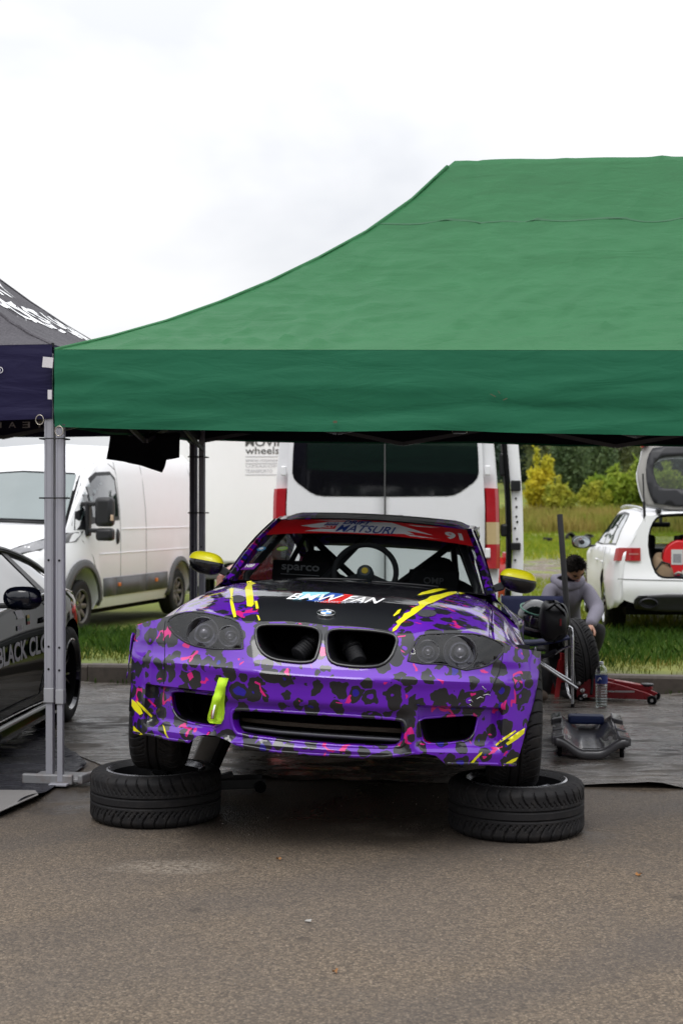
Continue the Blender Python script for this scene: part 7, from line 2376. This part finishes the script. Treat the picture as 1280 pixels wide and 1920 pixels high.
    q = mb.build('paper_scrap', pm('paper_white', (.30, .29, .27), .8), None, smooth=0, solid=.001); q.location = (g.x, g.y, .002)
    tag(q, 'tiny white paper scrap on the asphalt in the foreground', 'paper')

    # ---------- loose grit
    rng = np.random.default_rng(5)
    V, Fc = [], []
    for i in range(420):
        y = rng.uniform(4.1, 7.4); x = rng.uniform(-.27, .27) * y; r = rng.uniform(.0015, .0042) * (1.6 if i % 40 == 0 else 1)
        k = len(V); a = rng.uniform(0, 6)
        V += [(x + r * math.cos(a + j * 1.57) * rng.uniform(.7, 1.2), y + r * math.sin(a + j * 1.57), .001) for j in range(4)] + [(x, y, .001 + r * 1.1)]
        Fc += [(k, k + 1, k + 4), (k + 1, k + 2, k + 4), (k + 2, k + 3, k + 4), (k + 3, k, k + 4)]
    mb = MB(); mb.add(V, Fc); q = mb.build('grit', pm('grit_stone', (.16, .14, .12), .8, var=.8, vscale=9), None, smooth=0)
    tag(q, 'loose grit scattered over the asphalt', 'grit', kind='stuff')

    # ---------- tyre standing on the verge in front of the person, with black hose
    Dt = 11.15
    tb = at(1072, 1218, Dt)
    tz = .008
    ty = empty('spare_wheel', (tb.x, tb.y, tz))
    w = make_wheel('wheel_body', ty, TY_SPORT, mat_s=pm('rim_black', (.012, .012, .013), .25), mat_b=BLACK(), mat_l=pm('rim_lip', (.3, .3, .31), .25))
    for c in list(w.children): c.parent = ty; c.matrix_local = Matrix.Translation((0, 0, .30)) @ Matrix.Rotation(R(12), 4, 'Z') @ Matrix.Rotation(R(-7), 4, 'Y') @ Matrix.Rotation(R(90), 4, 'Y')
    bpy.data.objects.remove(w)
    tag(ty, 'upright wheel against the kerb in front of the crouching person', 'wheel')
    hs = empty('air_hose', gnd(1110, 1300))
    ho = Vector(hs.location)
    mb = MB(); mb.tube(smooth3([at(1085, 1195, 10.95) - ho, at(1098, 1205, 10.95) - ho, at(1108, 1225, 10.95) - ho, at(1111, 1255, 10.9) - ho, at(1110, 1285, 10.85) - ho, at(1108, 1302, 10.8) - ho]), .011, 8); mb.build('hose', BLACK(), hs, smooth=60)
    tag(hs, 'thin black hose hanging from the upright tyre down to the kerb', 'hose')
    # field tyres
    for i, (px, py, lying, lab) in enumerate(((1027, 1009, 1, 'old tyre lying flat in the field, left of three'), (1069, 1012, 0, 'old tyre standing upright in the field, middle of three'), (1104, 1010, 1, 'old tyre lying in the field nearest the white estate car'))):
        Df = 72 + i * 2
        p = at(px, py, Df); z = terrain(p.x, p.y)
        t_ = bpy.data.objects.new('old_tyre', TY_SMALL2); COL.objects.link(t_)
        t_.location = (p.x, p.y, z + (.13 if lying else .22)); t_.scale = (.85, .85, 1.5)
        t_.rotation_euler = (R(8 * i), R(5), 0) if lying else (R(62), 0, R(25))
        tag(t_, lab, 'tyre', 'tyres marking the field')


def smooth3(pts, it=2):
    pts = [Vector(p) for p in pts]
    for _ in range(it):
        out = [pts[0]]
        for a, b in zip(pts[:-1], pts[1:]): out += [a * .75 + b * .25, a * .25 + b * .75]
        out.append(pts[-1]); pts = out
    return pts


build_props()

# ================================================================== the crouching person
def skin_mesh(name, joints, edges, radii, mat, parent, sub=2, root=0):
    me = bpy.data.meshes.new(name)
    me.from_pydata([tuple(j) for j in joints], edges, [])
    me.update()
    o = bpy.data.objects.new(name, me); COL.objects.link(o)
    md = o.modifiers.new('skin', 'SKIN'); md.use_smooth_shade = True; md.branch_smoothing = .6
    if not me.skin_vertices: me.attributes  # layer is created with the modifier's first evaluation
    bm = bmesh.new(); bm.from_mesh(me)
    lay = bm.verts.layers.skin.verify()
    bm.verts.ensure_lookup_table()
    for i, v in enumerate(bm.verts):
        r = radii[i]
        v[lay].radius = r if isinstance(r, tuple) else (r, r)
        v[lay].use_root = (i == root)
    bm.to_mesh(me); bm.free()
    sb = o.modifiers.new('sub', 'SUBSURF'); sb.levels = sub; sb.render_levels = sub
    dg = bpy.context.evaluated_depsgraph_get(); dg.update()
    m2 = bpy.data.meshes.new_from_object(o.evaluated_get(dg))
    bpy.data.objects.remove(o); bpy.data.meshes.remove(me)
    m2.materials.clear()
    return link_mesh(name, m2, mat, parent, smooth=180)


def build_person():
    Dp = 12.25
    base = at(1078, 1215, Dp)
    zg = terrain(base.x, base.y)
    root = empty('person', (base.x, base.y, zg))
    tag(root, 'person in grey hoodie and dark trousers crouching with head bowed over a tyre', 'person')
    hood = pm('grey_hoodie', (.17, .16, .20), .9, var=.12, vscale=9, bump=.7, bscale=22)
    trou = pm('dark_trousers', (.012, .011, .014), .85, var=.2, bump=.5, bscale=30)
    skin = pm('skin', (.36, .185, .125), .5, var=.08, vscale=12)
    hair = pm('dark_hair', (.007, .005, .004), .8, var=.3, vscale=60, bump=.5, bscale=160, spec=.15)
    shoe = pm('black_shoe', (.012, .012, .013), .5)

    def q(px, py, d):   # photo pixel at depth -> root space
        p = at(px, py, d); return Vector((p.x - base.x, p.y - base.y, p.z - zg))
    # body: pelvis, spine, chest, neck / arms with sleeves / one continuous garment surface
    pel = q(1060, 1190, Dp + .28); sp1 = q(1056, 1160, Dp + .24); sp2 = q(1058, 1128, Dp + .12); ch_ = q(1062, 1105, Dp + .02); nk = q(1069, 1086, Dp - .06)
    shR = q(1031, 1102, Dp + .02); shL = q(1098, 1105, Dp + .02)
    elR = q(1022, 1150, Dp - .05); wrR = q(1050, 1182, Dp - .32)
    elL = q(1120, 1143, Dp - .10); wrL = q(1106, 1172, Dp - .42)
    J = [pel, sp1, sp2, ch_, nk, shR, elR, (elR + wrR) / 2, wrR, shL, elL, (elL + wrL) / 2, wrL]
    E = [(0, 1), (1, 2), (2, 3), (3, 4), (3, 5), (5, 6), (6, 7), (7, 8), (3, 9), (9, 10), (10, 11), (11, 12)]
    Rr = [(.175, .14), (.165, .13), (.18, .135), (.17, .12), (.075, .075), .092, .066, .060, .046, .092, .068, .062, .047]
    skin_mesh('hoodie', J, E, Rr, hood, root)
    # hood lying round the neck
    c = q(1064, 1090, Dp + .02)
    mb = MB(); mb.tube([c + Vector((.115 * math.cos(a), .085 * math.sin(a), .035 * math.sin(a) + .012 * math.cos(2 * a))) for a in np.linspace(0, 2 * math.pi, 26, endpoint=False)], .038, 10, closed=True); mb.build('hood', hood, root, smooth=180)
    # trousers: squatting, knees up to both sides
    hR, hL = q(1044, 1192, Dp + .24), q(1078, 1194, Dp + .24)
    knR, knL = q(1024, 1172, Dp - .16), q(1124, 1180, Dp - .10)
    anR, anL = q(1034, 1222, Dp + .02), q(1112, 1222, Dp + .05)
    ftR, ftL = q(1030, 1226, Dp - .18), q(1116, 1227, Dp - .16)
    for p in (anR, anL): p.z = max(p.z, .075)
    J = [pel + Vector((0, .01, -.03)), hR, (hR + knR) / 2, knR, (knR + anR) / 2, anR, hL, (hL + knL) / 2, knL, (knL + anL) / 2, anL]
    E = [(0, 1), (1, 2), (2, 3), (3, 4), (4, 5), (0, 6), (6, 7), (7, 8), (8, 9), (9, 10)]
    Rr = [(.17, .14), .115, .10, .078, .068, .05, .115, .10, .078, .068, .05]
    skin_mesh('trousers', J, E, Rr, trou, root)
    for a, f in ((anR, ftR), (anL, ftL)):
        f = Vector((f.x, f.y, .035)); h = Vector((a.x, a.y + .05, .04)); m = Vector((a.x, a.y, .06))
        skin_mesh('shoe', [h, m, (m + f) / 2 + Vector((0, 0, -.01)), f], [(0, 1), (1, 2), (2, 3)], [(.038, .038), (.045, .05), (.045, .036), (.036, .026)], shoe, root)
    # head bowed forward, face down and a little to the right of the picture
    hc = q(1077, 1066, Dp - .13)
    face = Vector((.30, -.52, -.80)).normalized(); upv = Vector((.05, -.82, .56)); upv = (upv - face * upv.dot(face)).normalized(); rt = upv.cross(face)
    def hp(r, u, f): return hc + rt * r + upv * u + face * f
    mb = MB()
    def hd(uu, v):
        a = 2 * math.pi * uu; e = -math.pi / 2 + math.pi * v
        ce, se = math.cos(e), math.sin(e)
        r, f, u = math.cos(a) * ce, math.sin(a) * ce, se
        w = .076 * (1 - .22 * max(0, -u) ** 1.5 * (1 if f > -.2 else .6))
        dep = .098 * (1 - .10 * max(0, -u)) if f > 0 else .095
        if f > 0:  # brow, eye sockets, cheeks and chin
            f2 = f - .07 * math.exp(-((u - .06) / .13) ** 2) * math.exp(-((abs(r) - .42) / .2) ** 2) + .05 * math.exp(-((u + .85) / .18) ** 2)
        else: f2 = f
        return hp(r * w, u * .118, f2 * dep)
    mb.grid(hd, 36, 24); head = mb.build('head', skin, root, smooth=180)
    mb = MB(); mb.loft([[hp(-.010, .028, .092), hp(.010, .028, .092), hp(0, .028, .098)], [hp(-.014, -.012, .098), hp(.014, -.012, .098), hp(0, -.008, .118)], [hp(-.017, -.026, .094), hp(.017, -.026, .094), hp(0, -.024, .108)]]); mb.build('nose', skin, head, smooth=180, sub=1)
    mb = MB(); mb.tube([hp(-.024, -.056, .088), hp(0, -.053, .098), hp(.024, -.056, .088)], [.004, .006, .004], 8); mb.build('mouth', pm('lips', (.30, .10, .085), .5), head, smooth=180)
    for s in (-1, 1):
        mb = MB(); mb.grid(lambda u, v: hp(s * .031 + .012 * math.cos(2 * math.pi * u) * math.sin(math.pi * v), .008 + .007 * math.sin(2 * math.pi * u) * math.sin(math.pi * v), .083 + .006 * math.cos(math.pi * v)), 12, 6); mb.build('eye', pm('eye_dark', (.05, .035, .03), .2), head, smooth=180)
        mb = MB(); mb.tube([hp(s * .016, .026, .093), hp(s * .034, .031, .088), hp(s * .05, .025, .074)], .0045, 6); mb.build('eyebrow', hair, head, smooth=180)
        mb = MB(); mb.grid(lambda u, v: hp(s * (.074 + .012 * math.sin(math.pi * v)), -.004 + .032 * math.cos(2 * math.pi * u) * math.sin(math.pi * v), -.012 + .020 * math.sin(2 * math.pi * u) * math.sin(math.pi * v) - .01 * math.cos(math.pi * v)), 14, 8); mb.build('ear', skin, head, smooth=180)
    skin_mesh('neck', [hp(0, -.05, -.03), hp(0, -.15, -.05)], [(0, 1)], [.056, .06], skin, root, 1)
    # short hair, fuller on top
    mb = MB()
    def hr(uu, v):
        a = 2 * math.pi * uu
        fr = math.sin(a)
        e0 = -.25 if fr < 0 else -.25 + 1.0 * fr ** .6
        e0 += .22 * mnoise.noise(Vector((math.cos(a) * 4, math.sin(a) * 4, 2)))
        e = e0 + (math.pi / 2 - e0) * v
        k = .03 * math.sin(a * 19 + 3 * e) * math.cos(e) + 1.10 + .05 * mnoise.noise(Vector((math.cos(a) * 6, math.sin(a) * 6, e * 7))) + .06 * max(0, math.sin(e))
        return hp(math.cos(a) * math.cos(e) * .079 * k, math.sin(e) * .119 * k, math.sin(a) * math.cos(e) * .098 * k)
    mb.grid(hr, 48, 18); mb.build('hair', hair, root, smooth=180, solid=.006)
    rg = np.random.default_rng(9); mb = MB()
    for _ in range(420):
        uu, v = rg.uniform(0, 1), rg.uniform(0, .95) ** .8
        p = Vector(hr(uu, v)); d = (p - hc).normalized() + Vector(rg.normal(size=3) * .5); d.normalize(); s_ = d.cross(Vector(rg.normal(size=3))).normalized() * .004; l_ = rg.uniform(.012, .030)
        mb.add([p - s_, p + s_, p + d * l_ + face * .006], [(0, 1, 2)])
    mb.build('hair_tufts', hair, root, smooth=0)['kind'] = 'stuff'
    # hands on the tyre: palm, four fingers, thumb
    for wr, dirv, side in ((wrL, (q(1096, 1196, Dp - .55) - wrL).normalized(), 1), (wrR, (q(1072, 1196, Dp - .52) - wrR).normalized(), -1)):
        across = dirv.cross(Vector((0, -.4, 1))).normalized() * side
        nrm = dirv.cross(across).normalized()
        if nrm.z > 0: nrm = -nrm
        k = wr + dirv * .09
        J = [wr, wr + dirv * .045, k]; E = [(0, 1), (1, 2)]; Rr = [(.030, .026), (.040, .020), (.040, .017)]
        for i, (o_, ln) in enumerate(((-.031, .062), (-.010, .074), (.011, .070), (.031, .054))):
            b0 = len(J)
            p0 = k + across * o_; p1 = p0 + dirv * ln * .45 + nrm * .006; p2 = p1 + dirv * ln * .30 + nrm * .018; p3 = p2 + dirv * ln * .15 + nrm * .022
            J += [p0, p1, p2, p3]; E += [(2, b0), (b0, b0 + 1), (b0 + 1, b0 + 2), (b0 + 2, b0 + 3)]; Rr += [.0105, .0095, .009, .0075]
        b0 = len(J)
        t0 = wr + dirv * .04 - across * .036; t1 = t0 + dirv * .035 - across * .022 + nrm * .01; t2 = t1 + dirv * .03 - across * .004 + nrm * .016
        J += [t0, t1, t2]; E += [(1, b0), (b0, b0 + 1), (b0 + 1, b0 + 2)]; Rr += [.014, .011, .009]
        skin_mesh('hand', J, E, Rr, skin, root, 1)


build_person()

# ================================================================== grass, bushes, trees
def leaf_cloud(n, fn, size, seed, stretch=1.0):
    """n small leaf quads at points fn(rng)->(N,3); returns verts, faces arrays"""
    rng = np.random.default_rng(seed)
    P = fn(rng, n); n = len(P)
    d = rng.normal(size=(n, 3)); d /= np.linalg.norm(d, axis=1)[:, None]
    e = np.cross(d, rng.normal(size=(n, 3))); e /= np.linalg.norm(e, axis=1)[:, None]
    s = size * rng.uniform(.6, 1.4, (n, 1))
    V = np.stack([P - d * s * stretch, P + e * s * .5, P + d * s * stretch, P - e * s * .5], 1).reshape(-1, 3)
    Fc = np.arange(4 * n).reshape(n, 4)
    return V, Fc


def np_mesh(name, V, Fc, mat, parent=None):
    me = bpy.data.meshes.new(name)
    V = np.asarray(V, np.float32); Fc = np.asarray(Fc, np.int32)
    k = Fc.shape[1]
    me.vertices.add(len(V)); me.vertices.foreach_set('co', V.ravel())
    me.loops.add(Fc.size); me.loops.foreach_set('vertex_index', Fc.ravel())
    me.polygons.add(len(Fc)); me.polygons.foreach_set('loop_start', np.arange(0, Fc.size, k, dtype=np.int32))
    me.polygons.foreach_set('loop_total', np.full(len(Fc), k, np.int32))
    me.update(calc_edges=True); me.validate()
    me.materials.append(mat)
    o = bpy.data.objects.new(name, me); COL.objects.link(o); o.parent = parent
    return o


def mat_leaf(name, c0, c1, c2=None, trans=.35, nscale=1.2):
    m, t, b = new_mat(name)
    g = t.new('NewGeometry')
    tc = t.new('TexCoord').outputs['Object']
    n = t.noise(tc, nscale, 3, .6)
    rnd = g.outputs['Random Per Island']
    c = t.mix(rnd, c0, c1)
    c = t.mix(t.ramp(n, [(.4, 0.0), (.65, 1.0)]), c, c2 or c1)
    t.link(c, b.inputs['Base Color'])
    b.inputs['Roughness'].default_value = .6
    b.inputs['Specular IOR Level'].default_value = .25
    tr = t.new('BsdfTranslucent'); t.link(c, tr.inputs['Color'])
    mx = t.new('MixShader'); mx.inputs[0].default_value = trans
    out = m.node_tree.nodes['Material Output']
    t.link(b.outputs[0], mx.inputs[1]); t.link(tr.outputs[0], mx.inputs[2]); t.link(mx.outputs[0], out.inputs['Surface'])
    return m


def blades(n, sfun, hmin, hmax, w, seed, lean=.35):
    rng = np.random.default_rng(seed)
    XY = sfun(rng, n); n = len(XY)
    Z = np.array([terrain(x, y) for x, y in XY])
    h = rng.uniform(hmin, hmax, n); a = rng.uniform(0, 2 * math.pi, n); la = rng.uniform(0, 2 * math.pi, n); l = rng.uniform(.1, lean * 2, n) * h
    ww = w * rng.uniform(.6, 1.3, n)
    dx, dy = np.cos(a) * ww, np.sin(a) * ww
    bx, by = XY[:, 0], XY[:, 1]
    mx_, my_ = bx + np.cos(la) * l * .35, by + np.sin(la) * l * .35
    tx, ty = bx + np.cos(la) * l, by + np.sin(la) * l
    V = np.stack([np.stack([bx - dx, by - dy, Z - .01], 1), np.stack([bx + dx, by + dy, Z - .01], 1), np.stack([mx_ + dx * .7, my_ + dy * .7, Z + h * .6], 1), np.stack([tx, ty, Z + h], 1), np.stack([mx_ - dx * .7, my_ - dy * .7, Z + h * .6], 1)], 1).reshape(-1, 3)
    i = np.arange(n)[:, None] * 5
    return V, i + np.array([[0, 1, 2, 3, 4]])


def build_vegetation():
    # ---- verge grass
    def area(s0, s1, d0, d1, clump=0.0, thin=None):
        def f(rng, n):
            s = rng.uniform(s0, s1, n); d = rng.uniform(d0, d1, n)
            if thin is not None:
                v = np.array([mnoise.noise(Vector((a * 1.3, b * 1.3, 4))) for a, b in zip(s, d)])
                k = rng.uniform(-.5, .6, n) < v + np.clip((d - thin) * .8, -.9, 1.0)
                s, d = s[k], d[k]
            p = np.array([K0.x, K0.y])[None] + s[:, None] * np.array([KU.x, KU.y]) + d[:, None] * np.array([KV.x, KV.y])
            return p
        return f
    lush = mat_leaf('lush_grass', (.030, .088, .008), (.085, .15, .016), (.022, .060, .007))
    dry = mat_leaf('dry_grass', (.14, .16, .025), (.26, .22, .05), (.10, .14, .02))
    V1, F1 = blades(34000, area(-4.2, 5.5, .5, 5.4, thin=1.3), .04, .15, .005, 3, .5)
    g = np_mesh('verge_grass', V1, F1, lush); tag(g, 'lush green grass on the verge behind the kerb', 'grass', kind='stuff')
    V1, F1 = blades(12000, area(-4.2, 5.5, .14, 2.2, thin=.5), .015, .06, .004, 5)
    g = np_mesh('sparse_grass', V1, F1, dry); tag(g, 'sparse yellowish grass and moss along the kerb', 'grass', kind='stuff')
    V1, F1 = blades(260, area(-3.6, 4.5, -.10, -.015), .02, .055, .006, 6)
    V1[:, 2] -= .13
    g = np_mesh('kerb_weeds', V1, F1, lush); tag(g, 'small weeds growing at the foot of the kerb', 'weeds', kind='stuff')
    mead = mat_leaf('meadow_grass', (.22, .28, .018), (.36, .36, .035), (.16, .24, .018), nscale=.25)
    V1, F1 = blades(20000, area(-2, 12, 5, 19, thin=3), .06, .16, .010, 8)
    V2, F2 = blades(26000, area(-6, 24, 31, 76, thin=28), .10, .30, .03, 9)
    g = np_mesh('meadow_grass', np.concatenate([V1, V2]), np.concatenate([F1, F2 + len(V1)]), mead); tag(g, 'short yellow-green meadow grass across the field', 'grass', kind='stuff')
    reed = mat_leaf('reed_straw', (.30, .22, .06), (.42, .36, .10), (.24, .27, .04), nscale=.3)
    V1, F1 = blades(22000, area(-8, 22, 74, 87), .35, 1.15, .04, 12, lean=.2)
    g = np_mesh('reeds', V1, F1, reed); tag(g, 'tall straw-brown reeds at the far side of the field', 'reeds', kind='stuff')

    # ---- bushes: many upright shoots with leaves
    def bush(name, px, D, w, h, mat, nleaf, seed, label, lsize=.11, shoots=26):
        p = at(px, 960, D); z = terrain(p.x, p.y)
        root = empty(name, (p.x, p.y, z))
        rng = np.random.default_rng(seed)
        tops = []
        mb = MB()
        for i in range(shoots):
            a = rng.uniform(0, 2 * math.pi); r = w * math.sqrt(rng.uniform(0, 1))
            hh = h * (1 - .45 * (r / w) ** 2) * rng.uniform(.5, 1.12)
            b = np.array([math.cos(a) * r * .35, math.sin(a) * r * .35, 0]); t = np.array([math.cos(a) * r, math.sin(a) * r, hh])
            tops.append((b, t)); mb.tube([b, (b + t) / 2 + [0, 0, .08 * h], t], [.04, .025, .01], 5)
        mb.build('stems', pm('bush_wood', (.10, .08, .06), .8), root, smooth=60)
        def f(rg, n):
            k = rg.integers(0, shoots, n); t_ = rg.uniform(.12, 1.03, n) ** .8
            B = np.array([q[0] for q in tops])[k]; T = np.array([q[1] for q in tops])[k]
            P = B + (T - B) * t_[:, None]; P[:, 2] += .08 * h * np.sin(np.pi * t_)
            return P + rg.normal(size=(n, 3)) * np.array([.27, .27, .30]) * (w / 2.2) * (1.15 - .6 * t_[:, None])
        V, Fc = leaf_cloud(nleaf, f, lsize, seed + 1, 1.4)
        np_mesh('foliage', V, Fc, mat, root)
        tag(root, label, 'bush')
    yw = mat_leaf('yellow_foliage', (.58, .50, .03), (.74, .64, .06), (.44, .46, .04), .4, .5)
    yg = mat_leaf('yellowgreen_foliage', (.36, .37, .04), (.50, .47, .06), (.27, .33, .04), .4, .5)
    gr = mat_leaf('willow_green', (.24, .34, .04), (.40, .46, .06), (.17, .27, .03), .4, .5)
    bush('willow_bush', 1014, 98, 1.25, 4.5, yw, 6500, 41, 'bright yellow autumn bush beside the white van in the field')
    bush('willow_bush', 1048, 96, 1.4, 2.6, yg, 4800, 42, 'low yellow-green bush right of the bright yellow bush')
    bush('willow_bush', 1165, 104, 2.3, 3.9, gr, 8000, 43, 'rounded light green willow bush left of the raised tailgate', .13)
    bush('willow_bush', 1112, 100, 1.2, 2.4, yg, 4000, 44, 'small yellow-green bush in front of the dark wood')
    bush('willow_bush', 1250, 102, 2.2, 3.4, gr, 6000, 45, 'light green bush seen behind the raised tailgate window', .13)

    # ---- trees at the edge of the wood
    def tree_kind(seed, h, mat, conifer, nleaf, trunkmat, r0=.22):
        rng = np.random.default_rng(seed)
        tr = MB()
        tr.tube([(0, 0, -.3), (.05, .02, h * .3), (-.04, .06, h * .6), (.02, 0, h * .97)], [r0, r0 * .8, r0 * .5, .03], 8)
        cl = []
        nb = 34
        for i in range(nb):
            z = h * (.08 + .9 * i / nb); a = i * 2.4 + rng.uniform(-.4, .4)
            L_ = (h * .20 * (1.05 - z / h) + .4) if conifer else h * .20 * math.sin(math.pi * min(1, (z / h) * .85 + .14)) + .3
            e = np.array([math.cos(a) * L_, math.sin(a) * L_, z + (-.12 * L_ if conifer else .35 * L_)])
            tr.tube([(0, 0, z), tuple(e)], [.05, .012], 5)
            cl.append((np.array([0, 0, z]), e))
        def f(rg, n):
            k = rg.integers(0, nb, n); t_ = rg.uniform(.25, 1.1, n)
            B = np.array([q[0] for q in cl])[k]; T = np.array([q[1] for q in cl])[k]
            return B + (T - B) * t_[:, None] + rg.normal(size=(n, 3)) * np.array([.38, .38, .30 if conifer else .42])
        V, Fc = leaf_cloud(nleaf, f, .20 if conifer else .17, seed + 5, 1.3)
        return tr.mesh('trunk'), V, Fc, mat, trunkmat
    dark = mat_leaf('spruce_needles', (.032, .058, .042), (.056, .088, .060), (.026, .050, .038), .15, .4)
    birch = mat_leaf('birch_leaves', (.15, .18, .075), (.22, .24, .105), (.12, .15, .07), .3, .4)
    alder = mat_leaf('alder_leaves', (.08, .13, .05), (.13, .175, .07), (.06, .10, .042), .25, .4)
    bark = pm('dark_bark', (.05, .042, .036), .9, bump=.5, bscale=8); wbark = pm('birch_bark', (.45, .44, .40), .8, var=.4, vscale=3)
    kinds = {}
    for nm, sd, h, mt, con, nl, tm in (('spruce_tree', 61, 15, dark, True, 9000, bark), ('birch_tree', 62, 13, birch, False, 9000, wbark), ('alder_tree', 63, 7, alder, False, 7000, bark)):
        tm_, V, Fc, m_, tb = tree_kind(sd, h, mt, con, nl, tm)
        tm_.materials.append(tb)
        o = np_mesh('crown', V, Fc, m_)
        kinds[nm] = (tm_, o.data); bpy.data.objects.remove(o)
    def tree(nm, x, y, sc, rot, label, group=None):
        root = empty(nm, (x, y, terrain(x, y)), (0, 0, rot)); root.scale = (sc, sc, sc)
        for pn, me in zip(('trunk', 'crown'), kinds[nm]):
            o = bpy.data.objects.new(pn, me); COL.objects.link(o); o.parent = root
        tag(root, label, 'tree', group)
    def T(nm, px, D, sc, rot, label, group=None):
        p = at(px, 960, D); tree(nm, p.x, p.y, sc, rot, label, group)
    T('birch_tree', 1032, 128, 1.0, .3, 'pale-trunked birch at the edge of the wood above the yellow bush')
    T('birch_tree', 1150, 130, 1.05, 1.9, 'pale-trunked birch at the edge of the wood above the rounded willow')
    T('birch_tree', 1165, 137, .95, 4.0, 'second birch close behind the rounded willow bush')
    T('alder_tree', 1060, 118, .75, .8, 'low dark green tree at the wood edge, left of the gap')
    T('alder_tree', 1085, 121, .62, 2.2, 'low dark green tree at the wood edge, right beside the gap')
    T('alder_tree', 1128, 116, .70, 3.1, 'low dark green tree behind the small yellow-green bush')
    T('spruce_tree', 1003, 134, 1.1, 1.0, 'dark spruce at the wood edge next to the open van door')
    T('spruce_tree', 1090, 138, 1.15, 2.6, 'dark spruce between the two pale birches')
    T('spruce_tree', 1196, 136, 1.1, 3.9, 'dark spruce left of the raised tailgate')
    for i, (px, lb) in enumerate(((1060, 'second-row spruce in the wood behind the left birch'), (1115, 'second-row spruce in the wood above the small yellow-green bush'), (1225, 'second-row spruce in the wood behind the tailgate'))):
        T('spruce_tree', px, 146 + 3 * i, 1.1 + .08 * i, i * 1.3, lb, 'spruces deep in the wood')
    # the wood itself beyond, one dark mass
    rng = np.random.default_rng(77)
    src = kinds['spruce_tree'][1]
    co = np.zeros(len(src.vertices) * 3, np.float32); src.vertices.foreach_get('co', co); co = co.reshape(-1, 4, 3)
    sel = rng.choice(len(co), 1500, replace=False); base = co[sel] * np.array([1.3, 1.3, 1.0])
    cen = base.mean(1, keepdims=True); base = cen + (base - cen) * 2.2
    Vs = []
    for x in np.linspace(14, 110, 34):
        for dd in (156, 163):
            xx, yy = x + rng.uniform(-1.5, 1.5), dd + rng.uniform(-2.5, 2.5)
            a = rng.uniform(0, 6.28); s = rng.uniform(.9, 1.3)
            Rm = np.array([[math.cos(a), -math.sin(a), 0], [math.sin(a), math.cos(a), 0], [0, 0, 1]]) * s
            Vs.append((base.reshape(-1, 3) @ Rm.T + np.array([xx, yy, terrain(xx, yy)])))
    # unseen tree belt added behind the camera to darken reflections and cut frontal light
    for x in np.linspace(-75, 75, 34):
        xx, yy = x + rng.uniform(-2, 2), -34 + rng.uniform(-3, 3) + .002 * x * x
        a = rng.uniform(0, 6.28); s = rng.uniform(.35, .65)
        Rm = np.array([[math.cos(a), -math.sin(a), 0], [math.sin(a), math.cos(a), 0], [0, 0, 1]]) * s
        Vs.append((base.reshape(-1, 3) * np.array([1.5, 1.5, 1]) @ Rm.T + np.array([xx, yy, 0])))
    V = np.concatenate(Vs); Fc = np.arange(len(V)).reshape(-1, 4)
    g = np_mesh('wood_and_shade_belt', V, Fc, dark); tag(g, 'dark spruce wood beyond the field, and an unseen tree belt added behind the camera', 'wood', kind='stuff')


build_vegetation()
